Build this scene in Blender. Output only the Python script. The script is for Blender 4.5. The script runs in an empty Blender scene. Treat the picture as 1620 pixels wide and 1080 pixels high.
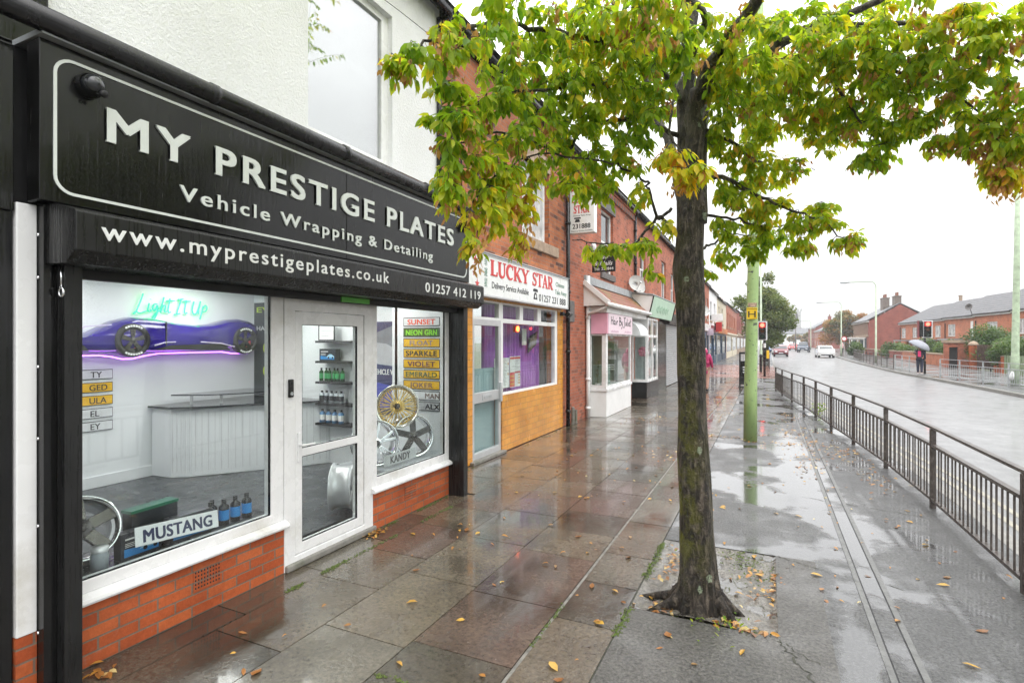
import bpy, bmesh, math, random
import numpy as np
from mathutils import Vector, Matrix
rnd = random.Random(11)
sc = bpy.context.scene
col = sc.collection
rad = math.radians

# ------------------------------------------------------------------ helpers
class MB:
    """collects shapes; build() links them as ONE mesh object"""
    def __init__(s):
        s.v = []; s.f = []; s.m = []; s.t = []
    def add(s, vs, fs, mi=0, t=0.0):
        o = len(s.v); s.v += [tuple(p) for p in vs]
        for f in fs:
            s.f.append([i + o for i in f]); s.m.append(mi); s.t.append(t)
        return s
    def box(s, x0, x1, y0, y1, z0, z1, mi=0, t=0.0):
        vs = [(x, y, z) for z in (z0, z1) for y in (y0, y1) for x in (x0, x1)]
        return s.add(vs, [(0, 2, 3, 1), (4, 5, 7, 6), (0, 1, 5, 4), (2, 6, 7, 3), (0, 4, 6, 2), (1, 3, 7, 5)], mi, t)
    def obox(s, c, ax, ay, az, mi=0, t=0.0):
        """box from centre and three half-axis vectors"""
        c = Vector(c); ax, ay, az = Vector(ax), Vector(ay), Vector(az)
        vs = [c + ax * i + ay * j + az * k for k in (-1, 1) for j in (-1, 1) for i in (-1, 1)]
        return s.add(vs, [(0, 2, 3, 1), (4, 5, 7, 6), (0, 1, 5, 4), (2, 6, 7, 3), (0, 4, 6, 2), (1, 3, 7, 5)], mi, t)
    def bar(s, a, b, w, h, mi=0):
        a, b = Vector(a), Vector(b); d = (b - a)
        n = d.normalized(); up = Vector((0, 0, 1)) if abs(n.z) < .9 else Vector((1, 0, 0))
        r = n.cross(up).normalized(); u = r.cross(n)
        return s.obox((a + b) / 2, d / 2, r * w / 2, u * h / 2, mi)
    def prism(s, poly, axis, a, b, mi=0, t=0.0):
        n = len(poly)
        def P(p, c):
            return {'x': (c, p[0], p[1]), 'y': (p[0], c, p[1]), 'z': (p[0], p[1], c)}[axis]
        vs = [P(p, a) for p in poly] + [P(p, b) for p in poly]
        fs = [tuple(range(n)), tuple(range(2 * n - 1, n - 1, -1))]
        fs += [(i, (i + 1) % n, n + (i + 1) % n, n + i) for i in range(n)]
        return s.add(vs, fs, mi, t)
    def tube(s, pts, r, n=8, mi=0, cap=True, sq=None):
        pts = [Vector(p) for p in pts]; k = len(pts)
        rs = r if isinstance(r, (list, tuple)) else [r] * k
        vs = []; ref = None
        for i, p in enumerate(pts):
            d = (pts[min(i + 1, k - 1)] - pts[max(i - 1, 0)])
            d = d.normalized() if d.length > 1e-9 else Vector((0, 0, 1))
            if ref is None:
                ref = Vector((1, 0, 0)) if abs(d.x) < .8 else Vector((0, 1, 0))
            a = (ref - d * ref.dot(d)).normalized(); b = d.cross(a); ref = a
            for j in range(n):
                t = 2 * math.pi * j / n
                q = 1.0 if sq is None else sq(i, t)
                vs.append(p + (a * math.cos(t) + b * math.sin(t)) * rs[i] * q)
        fs = [(i * n + j, i * n + (j + 1) % n, (i + 1) * n + (j + 1) % n, (i + 1) * n + j) for i in range(k - 1) for j in range(n)]
        if cap:
            fs += [tuple(range(n - 1, -1, -1)), tuple((k - 1) * n + j for j in range(n))]
        return s.add(vs, fs, mi)
    def lathe(s, prof, c, axis=(0, 0, 1), n=24, mi=0):
        """prof = [(radius, height along the axis)]"""
        c = Vector(c); d = Vector(axis).normalized()
        ref = Vector((1, 0, 0)) if abs(d.x) < .8 else Vector((0, 1, 0))
        a = (ref - d * ref.dot(d)).normalized(); b = d.cross(a); vs = []; k = len(prof)
        for r, h in prof:
            for j in range(n):
                t = 2 * math.pi * j / n
                vs.append(c + d * h + (a * math.cos(t) + b * math.sin(t)) * max(r, 1e-4))
        fs = [(i * n + j, i * n + (j + 1) % n, (i + 1) * n + (j + 1) % n, (i + 1) * n + j) for i in range(k - 1) for j in range(n)]
        return s.add(vs, fs, mi)
    def panel(s, axis, c0, c1, u0, u1, z0, z1, holes=(), mi=0):
        """slab with rectangular openings as one connected shell; axis 'x': normal X, u=Y; 'y': normal Y, u=X"""
        us = sorted({u0, u1, *[min(max(q, u0), u1) for h in holes for q in h[:2]]})
        zs = sorted({z0, z1, *[min(max(q, z0), z1) for h in holes for q in h[2:]]})
        def solid(i, j):
            if i < 0 or j < 0 or i >= len(us) - 1 or j >= len(zs) - 1: return False
            u, z = (us[i] + us[i + 1]) / 2, (zs[j] + zs[j + 1]) / 2
            return not any(h[0] < u < h[1] and h[2] < z < h[3] for h in holes)
        idx = {}; vs = []; fs = []
        def V(i, j, c):
            k = (i, j, c)
            if k not in idx:
                idx[k] = len(vs)
                vs.append((c, us[i], zs[j]) if axis == 'x' else (us[i], c, zs[j]))
            return idx[k]
        for i in range(len(us) - 1):
            for j in range(len(zs) - 1):
                if not solid(i, j): continue
                fs.append((V(i, j, c1), V(i + 1, j, c1), V(i + 1, j + 1, c1), V(i, j + 1, c1)))
                fs.append((V(i, j, c0), V(i, j + 1, c0), V(i + 1, j + 1, c0), V(i + 1, j, c0)))
                for (di, dj, e) in ((-1, 0, ((i, j), (i, j + 1))), (1, 0, ((i + 1, j + 1), (i + 1, j))), (0, -1, ((i + 1, j), (i, j))), (0, 1, ((i, j + 1), (i + 1, j + 1)))):
                    if not solid(i + di, j + dj):
                        a, b = e
                        fs.append((V(*a, c0), V(*b, c0), V(*b, c1), V(*a, c1)))
        return s.add(vs, fs, mi)
    def xform(s, mtx):
        s.v = [tuple(mtx @ Vector(p)) for p in s.v]; return s
    def build(s, name, mats, parent=None, smooth=False, bevel=0.0, recalc=True, seg=2):
        me = bpy.data.meshes.new(name)
        off = wloc(parent)
        me.from_pydata([(x - off[0], y - off[1], z - off[2]) for x, y, z in s.v], [], s.f)
        if recalc:
            bm = bmesh.new(); bm.from_mesh(me)
            bmesh.ops.recalc_face_normals(bm, faces=bm.faces); bm.to_mesh(me); bm.free()
        if not isinstance(mats, (list, tuple)): mats = [mats]
        for m in mats: me.materials.append(m)
        if len(mats) > 1: me.polygons.foreach_set('material_index', s.m)
        if any(s.t):
            at = me.attributes.new('tint', 'FLOAT', 'FACE'); at.data.foreach_set('value', s.t)
        if smooth: me.polygons.foreach_set('use_smooth', [True] * len(me.polygons))
        o = bpy.data.objects.new(name, me); col.objects.link(o)
        if parent is not None: o.parent = parent
        if bevel:
            b = o.modifiers.new('edge', 'BEVEL'); b.width = bevel; b.segments = seg; b.limit_method = 'ANGLE'; b.angle_limit = rad(40)
        if smooth and smooth != 'all':
            pass
        return o

def wloc(o):
    l = Vector((0, 0, 0))
    while o is not None:
        l += o.location; o = o.parent
    return l
def tag(o, label, cat, group=None):
    o['label'] = label; o['category'] = cat
    if group: o['group'] = group
    return o
def thing(name, label, cat, loc=(0, 0, 0), group=None):
    o = bpy.data.objects.new(name, None); o.location = loc; o.empty_display_size = .2
    col.objects.link(o); return tag(o, label, cat, group)
def struct(o, kind='structure'):
    o['kind'] = kind; return o
def dup(o, loc=None, rz=None, parent=None, label=None):
    """a copy of a thing with its parts and sub-parts"""
    c = o.copy(); col.objects.link(c)
    if parent is not None: c.parent = parent
    if loc is not None: c.location = loc
    if rz is not None: c.rotation_euler = (0, 0, rz)
    if label: c['label'] = label
    for ch in [k for k in bpy.data.objects if k.parent == o]:
        dup(ch, parent=c)
    return c
def sharp(o, ang=35):
    me = o.data
    me.polygons.foreach_set('use_smooth', [True] * len(me.polygons))
    try: me.set_sharp_from_angle(angle=rad(ang))
    except Exception: pass
    return o

_FC = {}
def glyphs(text, bold=0.0, depth=0.0, spacing=1.0, shear=0.0):
    cu = bpy.data.curves.new('text', 'FONT'); cu.body = text; cu.size = 1.0
    cu.offset = 0.0; cu.extrude = depth; cu.space_character = spacing; cu.shear = shear
    cu.resolution_u = 4
    ob = bpy.data.objects.new('text', cu)
    me = bpy.data.meshes.new_from_object(ob)
    vs = [tuple(v.co) for v in me.vertices]; fs = [tuple(p.vertices) for p in me.polygons]
    bpy.data.objects.remove(ob); bpy.data.curves.remove(cu); bpy.data.meshes.remove(me)
    return vs, fs
def fit(vs, w=None, h=None, cap=None):
    xs = [v[0] for v in vs]; ys = [v[1] for v in vs]
    x0, x1, y0, y1 = min(xs), max(xs), min(ys), max(ys)
    sy = (h / (y1 - y0)) if h else (cap / .73 if cap else w / (x1 - x0))
    sx = (w / (x1 - x0)) if w else sy
    return [((x - x0) * sx, y * sy if not h else (y - y0) * sy, z) for x, y, z in vs]
def letter(mb, text, face, c, u, z, w=None, h=None, cap=None, bold=0.0, depth=.004, spacing=1.0, shear=0.0, mi=0, align='l'):
    """letters on a plane: face '+x' reads along +Y, '-y' along +X, '-x' along -Y; u,z = left end and baseline"""
    vs, fs = glyphs(text, bold, 0.0, spacing, shear)
    vs = fit(vs, w, h, cap)
    if align == 'r':
        m = max(v[0] for v in vs); vs = [(x - m, y, q) for x, y, q in vs]
    if align == 'c':
        m = max(v[0] for v in vs) / 2; vs = [(x - m, y, q) for x, y, q in vs]
    def P(x, y, d):
        if face == '+x': return (c + d, u + x, z + y)
        if face == '-y': return (u + x, c - d, z + y)
        return (c - d, u - x, z + y)
    n = len(vs)
    # side walls on boundary edges give the letters thickness
    cnt = {}
    for f in fs:
        for i in range(len(f)):
            e = (f[i], f[(i + 1) % len(f)]); k = tuple(sorted(e)); cnt.setdefault(k, []).append(e)
    sides = [(e[0][1], e[0][0], e[0][0] + n, e[0][1] + n) for e in cnt.values() if len(e) == 1]
    em = (cap / .73) if cap else ((h or .1) / .9)
    b_ = bold * em
    for k, (ox, oy) in enumerate(((0, 0), (-b_, -b_ * .6), (b_, b_ * .6), (-b_, b_ * .6), (b_, -b_ * .6)) if bold else ((0, 0),)):
        d2 = depth - .00035 * k
        mb.add([P(x + ox, y + oy, d2) for x, y, _ in vs] + [P(x + ox, y + oy, 0.0) for x, y, _ in vs], list(fs) + sides, mi)
    return mb
def word_parts(name, text, mat, parent, *a, **k):
    """one part for each word of a line of lettering"""
    b = MB(); letter(b, text, *a, **k); ax = 1 if a[0] == '+x' else 0
    iv = sorted((min(b.v[i][ax] for i in f), max(b.v[i][ax] for i in f)) for f in b.f); gaps = []; e = iv[0][1]
    for lo, hi in iv:
        if lo > e: gaps.append((lo - e, (lo + e) / 2))
        e = max(e, hi)
    cuts = sorted(c for _, c in sorted(gaps, reverse=True)[:len(text.split()) - 1])
    for w in range(len(cuts) + 1):
        q = MB(); q.v = b.v; q.f = [f for f in b.f if sum(b.v[f[0]][ax] > c for c in cuts) == w]
        used = sorted({i for f in q.f for i in f}); mp = {i: j for j, i in enumerate(used)}
        q.v = [b.v[i] for i in used]; q.f = [[mp[i] for i in f] for f in q.f]; q.m = [0] * len(q.f); q.t = [0.0] * len(q.f)
        q.build(name, mat, parent)

# ------------------------------------------------------------------ materials
def newmat(name):
    m = bpy.data.materials.new(name); m.use_nodes = True
    nt = m.node_tree; nt.nodes.clear()
    out = nt.nodes.new('ShaderNodeOutputMaterial')
    return m, nt, out
class N:
    """tiny node-graph writer"""
    def __init__(s, nt): s.nt = nt
    def n(s, typ, ins=None, **kw):
        nd = s.nt.nodes.new('ShaderNode' + typ)
        for k, v in kw.items(): setattr(nd, k, v)
        for k, v in (ins or {}).items():
            sock = nd.inputs[k]
            if hasattr(v, 'is_output') or isinstance(v, bpy.types.NodeSocket): s.nt.links.new(v, sock)
            else: sock.default_value = v
        return nd
    def math(s, op, a, b=0.0, clamp=False):
        return s.n('Math', {0: a, 1: b}, operation=op, use_clamp=clamp).outputs[0]
    def mix(s, f, a, b, mode='MIX'):
        nd = s.n('Mix', None, data_type='RGBA', blend_type=mode)
        for i, v in ((0, f), (6, a), (7, b)):
            if isinstance(v, bpy.types.NodeSocket): s.nt.links.new(v, nd.inputs[i])
            else: nd.inputs[i].default_value = v if i == 0 or len(v) == 4 else (*v, 1)
        return nd.outputs[2]
    def ramp(s, f, stops, interp='LINEAR'):
        nd = s.n('ValToRGB', {0: f}); cr = nd.color_ramp; cr.interpolation = interp
        while len(cr.elements) < len(stops): cr.elements.new(.5)
        for e, (p, c) in zip(cr.elements, stops):
            e.position = p; e.color = (*c, 1) if len(c) == 3 else c
        return nd.outputs[0]
    def noise(s, scale, vec=None, detail=4, rough=.55, dist=0.0, col=False):
        ins = {'Scale': scale, 'Detail': detail, 'Roughness': rough, 'Distortion': dist}
        if vec is not None: ins['Vector'] = vec
        return s.n('TexNoise', ins).outputs[1 if col else 0]
    def rng(s, v, a, b, c=0.0, d=1.0):
        return s.n('MapRange', {0: v, 1: a, 2: b, 3: c, 4: d}).outputs[0]
    def pos(s): return s.n('NewGeometry').outputs['Position']
    def bump(s, h, strength=.3, dist=.01, normal=None):
        ins = {'Height': h, 'Strength': strength, 'Distance': dist}
        if normal is not None: ins['Normal'] = normal
        return s.n('Bump', ins).outputs[0]
    def bsdf(s, out, **kw):
        b = s.n('BsdfPrincipled')
        for k, v in kw.items():
            sock = b.inputs[k]
            if isinstance(v, bpy.types.NodeSocket): s.nt.links.new(v, sock)
            elif isinstance(v, tuple) and len(v) == 3 and sock.type == 'RGBA': sock.default_value = (*v, 1)
            else: sock.default_value = v
        s.nt.links.new(b.outputs[0], out.inputs[0]); return b
def simple(name, c, rough=.5, var=.12, scale=6.0, bump=0.0, bscale=60.0, metal=0.0, spec=.5, dirt=None, dscale=2.0, coat=0.0):
    m, nt, out = newmat(name); g = N(nt)
    v = g.noise(scale, g.pos(), 5)
    lo = tuple(x * (1 - var) for x in c); hi = tuple(min(1, x * (1 + var)) for x in c)
    colr = g.ramp(v, [(.3, lo), (.7, hi)])
    if dirt:
        d = g.rng(g.noise(dscale, g.pos(), 8, .65), .52, .72)
        colr = g.mix(d, colr, dirt)
    kw = {'Base Color': colr, 'Roughness': g.rng(g.noise(scale * 2.3, g.pos(), 3), .3, .7, max(0.02, rough - .08), min(1, rough + .08)), 'Metallic': metal, 'Specular IOR Level': spec, 'Coat Weight': coat}
    if bump: kw['Normal'] = g.bump(g.noise(bscale, g.pos(), 3), bump, .004)
    g.bsdf(out, **kw); return m
def emit(name, c, s, base=None):
    m, nt, out = newmat(name); g = N(nt)
    g.bsdf(out, **{'Base Color': base or c, 'Emission Color': c, 'Emission Strength': s, 'Roughness': .4}); return m
def boxuv(g):
    """brick coordinates in metres: (Y,Z) on walls facing X, (X,Z) on walls facing Y, (X,Y) on flats"""
    ge = g.n('NewGeometry'); p = g.n('SeparateXYZ', {0: ge.outputs['Position']}); n = g.n('SeparateXYZ', {0: ge.outputs['True Normal']})
    ax = g.math('GREATER_THAN', g.math('ABSOLUTE', n.outputs[0]), .7)
    az = g.math('GREATER_THAN', g.math('ABSOLUTE', n.outputs[2]), .7)
    u = g.n('Mix', {0: ax, 2: p.outputs[0], 3: p.outputs[1]}, data_type='FLOAT').outputs[0]
    w = g.n('Mix', {0: az, 2: p.outputs[2], 3: p.outputs[1]}, data_type='FLOAT').outputs[0]
    return g.n('CombineXYZ', {0: u, 1: w}).outputs[0]
def brick(name, c1, c2, mortar, bw=.225, rh=.075, ms=.005, rough=.8, dark=None, darkamt=.35, bump=.6, bias=0.0, spec=.3, wet=0.0):
    m, nt, out = newmat(name); g = N(nt); uv = boxuv(g)
    b = g.n('TexBrick', {'Vector': uv, 'Color1': (*c1, 1), 'Color2': (*c2, 1), 'Mortar': (*mortar, 1), 'Scale': 1.0, 'Mortar Size': ms, 'Mortar Smooth': .15, 'Bias': bias, 'Brick Width': bw, 'Row Height': rh}, offset=.5)
    colr = b.outputs[0]
    if dark:
        # some fired-dark bricks: a second brick pattern with the same layout picks them
        k = g.n('TexBrick', {'Vector': uv, 'Color1': (0, 0, 0, 1), 'Color2': (1, 1, 1, 1), 'Mortar': (0, 0, 0, 1), 'Scale': 1.0, 'Mortar Size': ms, 'Bias': -.05, 'Brick Width': bw, 'Row Height': rh}, offset=.5)
        pick = g.rng(g.n('RGBToBW', {0: k.outputs[0]}).outputs[0], .72, .9)
        colr = g.mix(g.math('MULTIPLY', pick, darkamt), colr, dark)
    v = g.ramp(g.noise(1.1, g.pos(), 6, .6), [(.3, (.72, .72, .72)), (.7, (1.15, 1.12, 1.1))])
    f = g.ramp(g.noise(45, g.pos(), 4, .7), [(.25, (.8, .8, .8)), (.75, (1.15, 1.15, 1.15))])
    colr = g.mix(1.0, g.mix(1.0, colr, v, 'MULTIPLY'), f, 'MULTIPLY')
    st = g.math('MULTIPLY', g.rng(g.noise(2.3, g.pos(), 8, .72), .52, .70), .55)
    colr = g.mix(st, colr, tuple(x * .45 for x in c2))
    st2 = g.math('MULTIPLY', g.rng(g.noise(5.5, g.pos(), 8, .75), .60, .72), .35)
    colr = g.mix(st2, colr, tuple(min(1, x * .8 + .16) for x in mortar))
    h = g.math('ADD', g.math('MULTIPLY', g.math('SUBTRACT', 1.0, b.outputs[1]), 1.0), g.math('MULTIPLY', g.noise(90, g.pos(), 3), .35))
    g.bsdf(out, **{'Base Color': colr, 'Roughness': g.rng(g.noise(3, g.pos(), 4), .3, .7, rough - .12, rough + .1), 'Specular IOR Level': spec, 'Normal': g.bump(h, bump, .006)})
    return m
def glassmat(name, tint=(1, 1, 1), f0=.05, drops=False):
    m, nt, out = newmat(name); g = N(nt)
    lw = g.n('LayerWeight', {'Blend': .5})
    p5 = g.math('POWER', lw.outputs['Facing'], 5.0)
    fr = g.math('ADD', f0, g.math('MULTIPLY', p5, 1 - f0), True)
    gl = g.n('BsdfGlossy', {'Color': (1, 1, 1, 1), 'Roughness': .0})
    tr = g.n('BsdfTransparent', {'Color': (*tint, 1)})
    if drops:
        v = g.n('TexVoronoi', {'Vector': g.pos(), 'Scale': 85.0, 'Randomness': 1.0}).outputs[0]
        where = g.rng(g.noise(1.6, g.pos(), 5, .6), .54, .66)
        d = g.math('MULTIPLY', g.rng(v, .2, .32, 1, 0), where)
        nb = g.bump(d, 1.0, .003); nt.links.new(nb, gl.inputs['Normal'])
        fr = g.math('ADD', fr, g.math('MULTIPLY', d, .25), True)
    ms = g.n('MixShader', {0: fr, 1: tr.outputs[0], 2: gl.outputs[0]})
    nt.links.new(ms.outputs[0], out.inputs[0]); return m

# ------------------------------------------------------------------ palette
upvc = simple('white_plastic', (.80, .80, .80), .28, .04, 3, dirt=(.55, .53, .48), dscale=1.3)
def render_mat():
    m, nt, out = newmat('white_render'); g = N(nt); p = g.pos()
    c = g.ramp(g.noise(1.2, p, 6, .6), [(.3, (.78, .78, .78)), (.7, (.88, .88, .89))])
    sp = g.rng(g.noise(7, p, 6, .7), .66, .74)
    c = g.mix(g.math('MULTIPLY', sp, .35), c, (.42, .38, .32))
    h = g.math('ADD', g.noise(38, p, 5, .65), g.math('MULTIPLY', g.noise(120, p, 3), .4))
    g.bsdf(out, **{'Base Color': c, 'Roughness': .85, 'Normal': g.bump(h, .75, .02)}); return m
white_render = render_mat()
def wet_black(name, base=.012, rough=.16, streak=1.0):
    m, nt, out = newmat(name); g = N(nt); p = g.pos()
    mp = g.n('Mapping', {'Vector': p, 'Scale': (60, 60, 3.0)}).outputs[0]
    st = g.noise(1.0, mp, 4, .6)
    r = g.rng(st, .35, .7, max(.04, rough - .1), rough + .18)
    d = g.n('TexVoronoi', {'Vector': p, 'Scale': 140.0}).outputs[0]
    h = g.math('ADD', g.math('MULTIPLY', st, .5 * streak), g.math('MULTIPLY', g.rng(d, .1, .3, 1, 0), .35))
    c = g.ramp(g.noise(2, p, 6, .65), [(.3, (base * .7,) * 3), (.75, (base * 2.0,) * 3)])
    g.bsdf(out, **{'Base Color': c, 'Roughness': r, 'Normal': g.bump(h, .3, .004), 'Specular IOR Level': .36}); return m
black_panel = wet_black('black_sign_panel', .006, .12)
black_metal = wet_black('black_powder_coat', .010, .30, .5)
black_board = wet_black('black_gloss_board', .005, .10, .8)
black_pipe = simple('black_plastic', (.010, .010, .011), .26, .3, 5, spec=.4)
black_matt = simple('black_matt', (.012, .012, .013), .6, .3, 5)
lettermat = simple('pale_grey_letters', (.66, .69, .66), .35, .05)
white_paint = simple('white_paint', (.80, .80, .79), .45, .06, 3, dirt=(.6, .58, .52), dscale=1.1)
silver = simple('aluminium', (.62, .63, .64), .38, .08, 4, metal=.6)
chrome = simple('chrome', (.80, .81, .82), .08, .05, 4, metal=1)
steel = simple('galvanised_steel', (.46, .48, .49), .45, .2, 9, metal=.55)
gold = simple('gold_lacquer', (.62, .42, .13), .25, .12, 4, metal=.85)
gunmetal = simple('gunmetal', (.10, .095, .09), .25, .15, 4, metal=.9)
orange_brick = brick('orange_brick', (.54, .135, .045), (.38, .078, .026), (.20, .155, .12), ms=.006, rough=.5, bump=.5)
lucky_brick = brick('old_red_brick', (.52, .185, .075), (.34, .105, .052), (.27, .21, .17), dark=(.075, .045, .04), darkamt=.85, rough=.75)
hair_brick = brick('red_brick', (.50, .155, .085), (.40, .115, .065), (.33, .25, .2), dark=(.16, .075, .055), darkamt=.6, rough=.78)
estate_brick = brick('estate_brick', (.56, .195, .10), (.48, .155, .08), (.40, .3, .23), rough=.85)
gable_brick = brick('dark_red_brick', (.33, .082, .062), (.27, .068, .052), (.24, .14, .11), rough=.85)
orange_tile = brick('orange_glazed_tile', (.78, .36, .055), (.68, .28, .04), (.46, .22, .05), bw=.21, rh=.105, ms=.006, rough=.22, bump=.25, spec=.5)
stone = simple('sandstone', (.34, .25, .18), .8, .25, 9, .3, 60)
stone_grey = simple('dark_stone', (.12, .11, .105), .7, .3, 9, .3)
concrete = simple('concrete', (.22, .21, .19), .5, .25, 12, .4, 150, dirt=(.10, .11, .06))
lead = simple('lead_flashing', (.34, .36, .37), .5, .2, 8, .3, 20)
glass = glassmat('window_glass', (.93, .96, .95), .04)
glass_drops = glassmat('rainy_glass', (.93, .96, .955), .034, True)
def dark_glass():
    m, nt, out = newmat('dark_window'); g = N(nt)
    c = g.ramp(g.noise(.9, g.pos(), 3), [(.35, (.03, .035, .04)), (.65, (.10, .11, .115))])
    g.bsdf(out, **{'Base Color': c, 'Roughness': .05, 'Specular IOR Level': .8}); return m
dark_pane = dark_glass()
net_pane = simple('net_curtained_window', (.45, .46, .46), .12, .5, 3, spec=.7)
slate = brick('grey_slate', (.17, .175, .19), (.13, .135, .15), (.06, .06, .07), bw=.3, rh=.28, ms=.012, rough=.4, bump=.9)
def roof_tiles(name, c1, c2, moss, pitch_x=.16, pitch_z=.12, ms=.006, rough=.45):
    m, nt, out = newmat(name); g = N(nt); p = g.n('SeparateXYZ', {0: g.pos()})
    row = g.math('FRACT', g.math('DIVIDE', p.outputs[2], pitch_z))
    uv = g.n('CombineXYZ', {0: p.outputs[1], 1: p.outputs[2]}).outputs[0]
    b = g.n('TexBrick', {'Vector': uv, 'Color1': (*c1, 1), 'Color2': (*c2, 1), 'Mortar': tuple(x * .3 for x in c1) + (1,), 'Scale': 1.0, 'Mortar Size': ms, 'Brick Width': pitch_x, 'Row Height': pitch_z}, offset=.5)
    mo = g.rng(g.noise(2.2, g.pos(), 7, .65), .5, .62)
    c = g.mix(g.math('MULTIPLY', mo, .8), b.outputs[0], moss)
    h = g.math('ADD', g.math('SUBTRACT', 1.0, row), g.math('MULTIPLY', b.outputs[1], -.4))
    g.bsdf(out, **{'Base Color': c, 'Roughness': rough, 'Specular IOR Level': .3, 'Normal': g.bump(h, .9, .03)}); return m
red_tiles = roof_tiles('red_clay_tiles', (.30, .10, .055), (.24, .075, .045), (.22, .19, .05))
grey_tiles = roof_tiles('grey_concrete_tiles', (.155, .155, .165), (.115, .115, .125), (.15, .145, .14), .33, .26, .028, .62)
purple = simple('purple_car_paint', (.016, .003, .19), .16, .25, 2, coat=.6)
rubber = simple('black_rubber', (.012, .012, .012), .55, .2, 9)
red_paint = simple('red_paint', (.52, .03, .035), .4, .1)
redtxt = simple('red_lettering', (.62, .05, .05), .5, .15, 8)
greentxt = simple('green_lettering', (.10, .22, .16), .5, .15, 8)
blacktxt = simple('black_lettering', (.02, .02, .024), .5, .15, 8)
sign_white = simple('white_sign_face', (.80, .81, .80), .3, .04, 2, dirt=(.66, .65, .6), dscale=1.0)
plate_yellow = simple('yellow_plate', (.80, .46, .015), .3, .06)
plate_white = simple('white_plate', (.74, .75, .76), .3, .05)
room_white = simple('white_emulsion', (.80, .82, .83), .6, .03, 1.2)
room_floor = simple('dark_wood_floor', (.055, .06, .066), .3, .3, 3)
glass_black = simple('black_glass', (.02, .022, .025), .06, .1, 3, spec=.7)
pink = simple('pink_sign', (.82, .42, .55), .35, .05)
pinklt = simple('pale_pink_sign', (.86, .70, .77), .35, .05)
mint = simple('mint_fabric', (.52, .70, .55), .55, .06, 2)
cream = simple('cream_paint', (.70, .63, .48), .6, .08)
tealglass = simple('etched_glass', (.28, .40, .42), .15, .15, 1.5, spec=.7)
curtain_m = simple('purple_curtain', (.42, .16, .56), .8, .15, 5)
red_light = emit('red_signal_light', (1.0, .05, .03), 9)
amber_light = emit('amber_led', (1.0, .12, .02), 14)
panel_light = emit('led_ceiling_panel', (1.0, .98, .95), 12)
neon_green = emit('green_neon', (.03, 1.0, .24), 1.25)
led_purple = emit('violet_led', (.55, .14, 1.0), 5)

# ---- wet ground
def wet_ground(name, stops, tex_scale, tex_amt, r_wet, r_dry, bump, puddle_lo, puddle_hi, use_tint=True, bdist=.004, damp=(.35, .65), pscale=.55, stain=None, hi=(1.12,) * 3, coat=(.12, .75), pool=None):
    m, nt, out = newmat(name); g = N(nt); p = g.pos()
    if use_tint:
        c = g.ramp(g.n('Attribute', attribute_name='tint').outputs['Fac'], stops, 'CONSTANT' if len(stops) > 3 else 'LINEAR')
    else:
        c = g.ramp(g.noise(.8, p, 6, .6), stops)
    big = g.ramp(g.noise(2.6, p, 7, .65), [(.28, (.66, .66, .66)), (.72, hi)])
    fine = g.ramp(g.noise(tex_scale, p, 4, .75), [(.3, (1 - tex_amt,) * 3), (.7, (1 + tex_amt,) * 3)])
    c = g.mix(1.0, g.mix(1.0, c, big, 'MULTIPLY'), fine, 'MULTIPLY')
    if stain: c = g.mix(g.rng(g.noise(1.4, p, 8, .7), .58, .68, 0, .7), c, stain)
    pn = g.noise(pscale, p, 5, .55)
    if pool:
        sx = g.n('SeparateXYZ', {0: p}).outputs
        for (cx, wx, cy, wy, amt) in pool:
            ex = g.math('POWER', g.math('DIVIDE', g.math('SUBTRACT', sx[0], cx), wx), 2.0); ey = g.math('POWER', g.math('DIVIDE', g.math('SUBTRACT', sx[1], cy), wy), 2.0)
            pn = g.math('ADD', pn, g.math('MULTIPLY', g.math('POWER', 2.718, g.math('MULTIPLY', g.math('ADD', ex, ey), -1.0)), amt))
    pud = g.rng(pn, puddle_lo, puddle_hi)
    c = g.mix(pud, c, g.mix(1.0, c, (.55, .55, .56), 'MULTIPLY'))
    r = g.rng(g.noise(2.3, p, 6, .65), damp[0], damp[1], r_wet, r_dry)
    r = g.n('Mix', {0: pud, 2: r, 3: .07}, data_type='FLOAT').outputs[0]
    h = g.math('ADD', g.noise(tex_scale, p, 3, .7), g.math('MULTIPLY', g.noise(tex_scale * .3, p, 3), .5))
    h = g.math('MULTIPLY', h, g.math('SUBTRACT', 1.0, g.math('MULTIPLY', pud, .96)))
    nb = g.bump(h, bump, bdist)
    rip = g.noise(16, p, 2, .5); nb2 = g.bump(rip, .10, .012, nb)
    g.bsdf(out, **{'Base Color': c, 'Roughness': r, 'Normal': nb2, 'Specular IOR Level': .5, 'Coat Weight': g.math('ADD', coat[0], g.math('MULTIPLY', g.math('MAXIMUM', pud, g.rng(g.noise(1.7, p, 5, .6), .5, .7)), coat[1])), 'Coat Roughness': .07, 'Coat IOR': 1.33})
    return m
flag_mat = wet_ground('wet_stone_flags', [(0, (.132, .108, .077)), (.2, (.112, .090, .063)), (.4, (.105, .073, .055)), (.6, (.070, .060, .045)), (.8, (.118, .103, .078)), (.95, (.135, .132, .125))], 34, .5, .10, .34, .45, .52, .62, pscale=.7, coat=(.45, .55), stain=(.05, .044, .034), bdist=.008)
asphalt_mat = wet_ground('wet_footway_asphalt', [(0, (.075, .075, .075)), (1, (.125, .125, .124))], 48, .75, .34, .6, 1.0, .53, .585, coat=(.08, .85), pool=[(.42, .36, 9.0, 5.0, .13), (-.25, .45, 7.2, 1.6, .05), (.50, .10, 3.4, 1.5, .13), (1.0, .25, 3.0, .9, .10), (.75, .1, 4.0, 3.0, .10)], use_tint=False, bdist=.014, pscale=.9)
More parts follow.
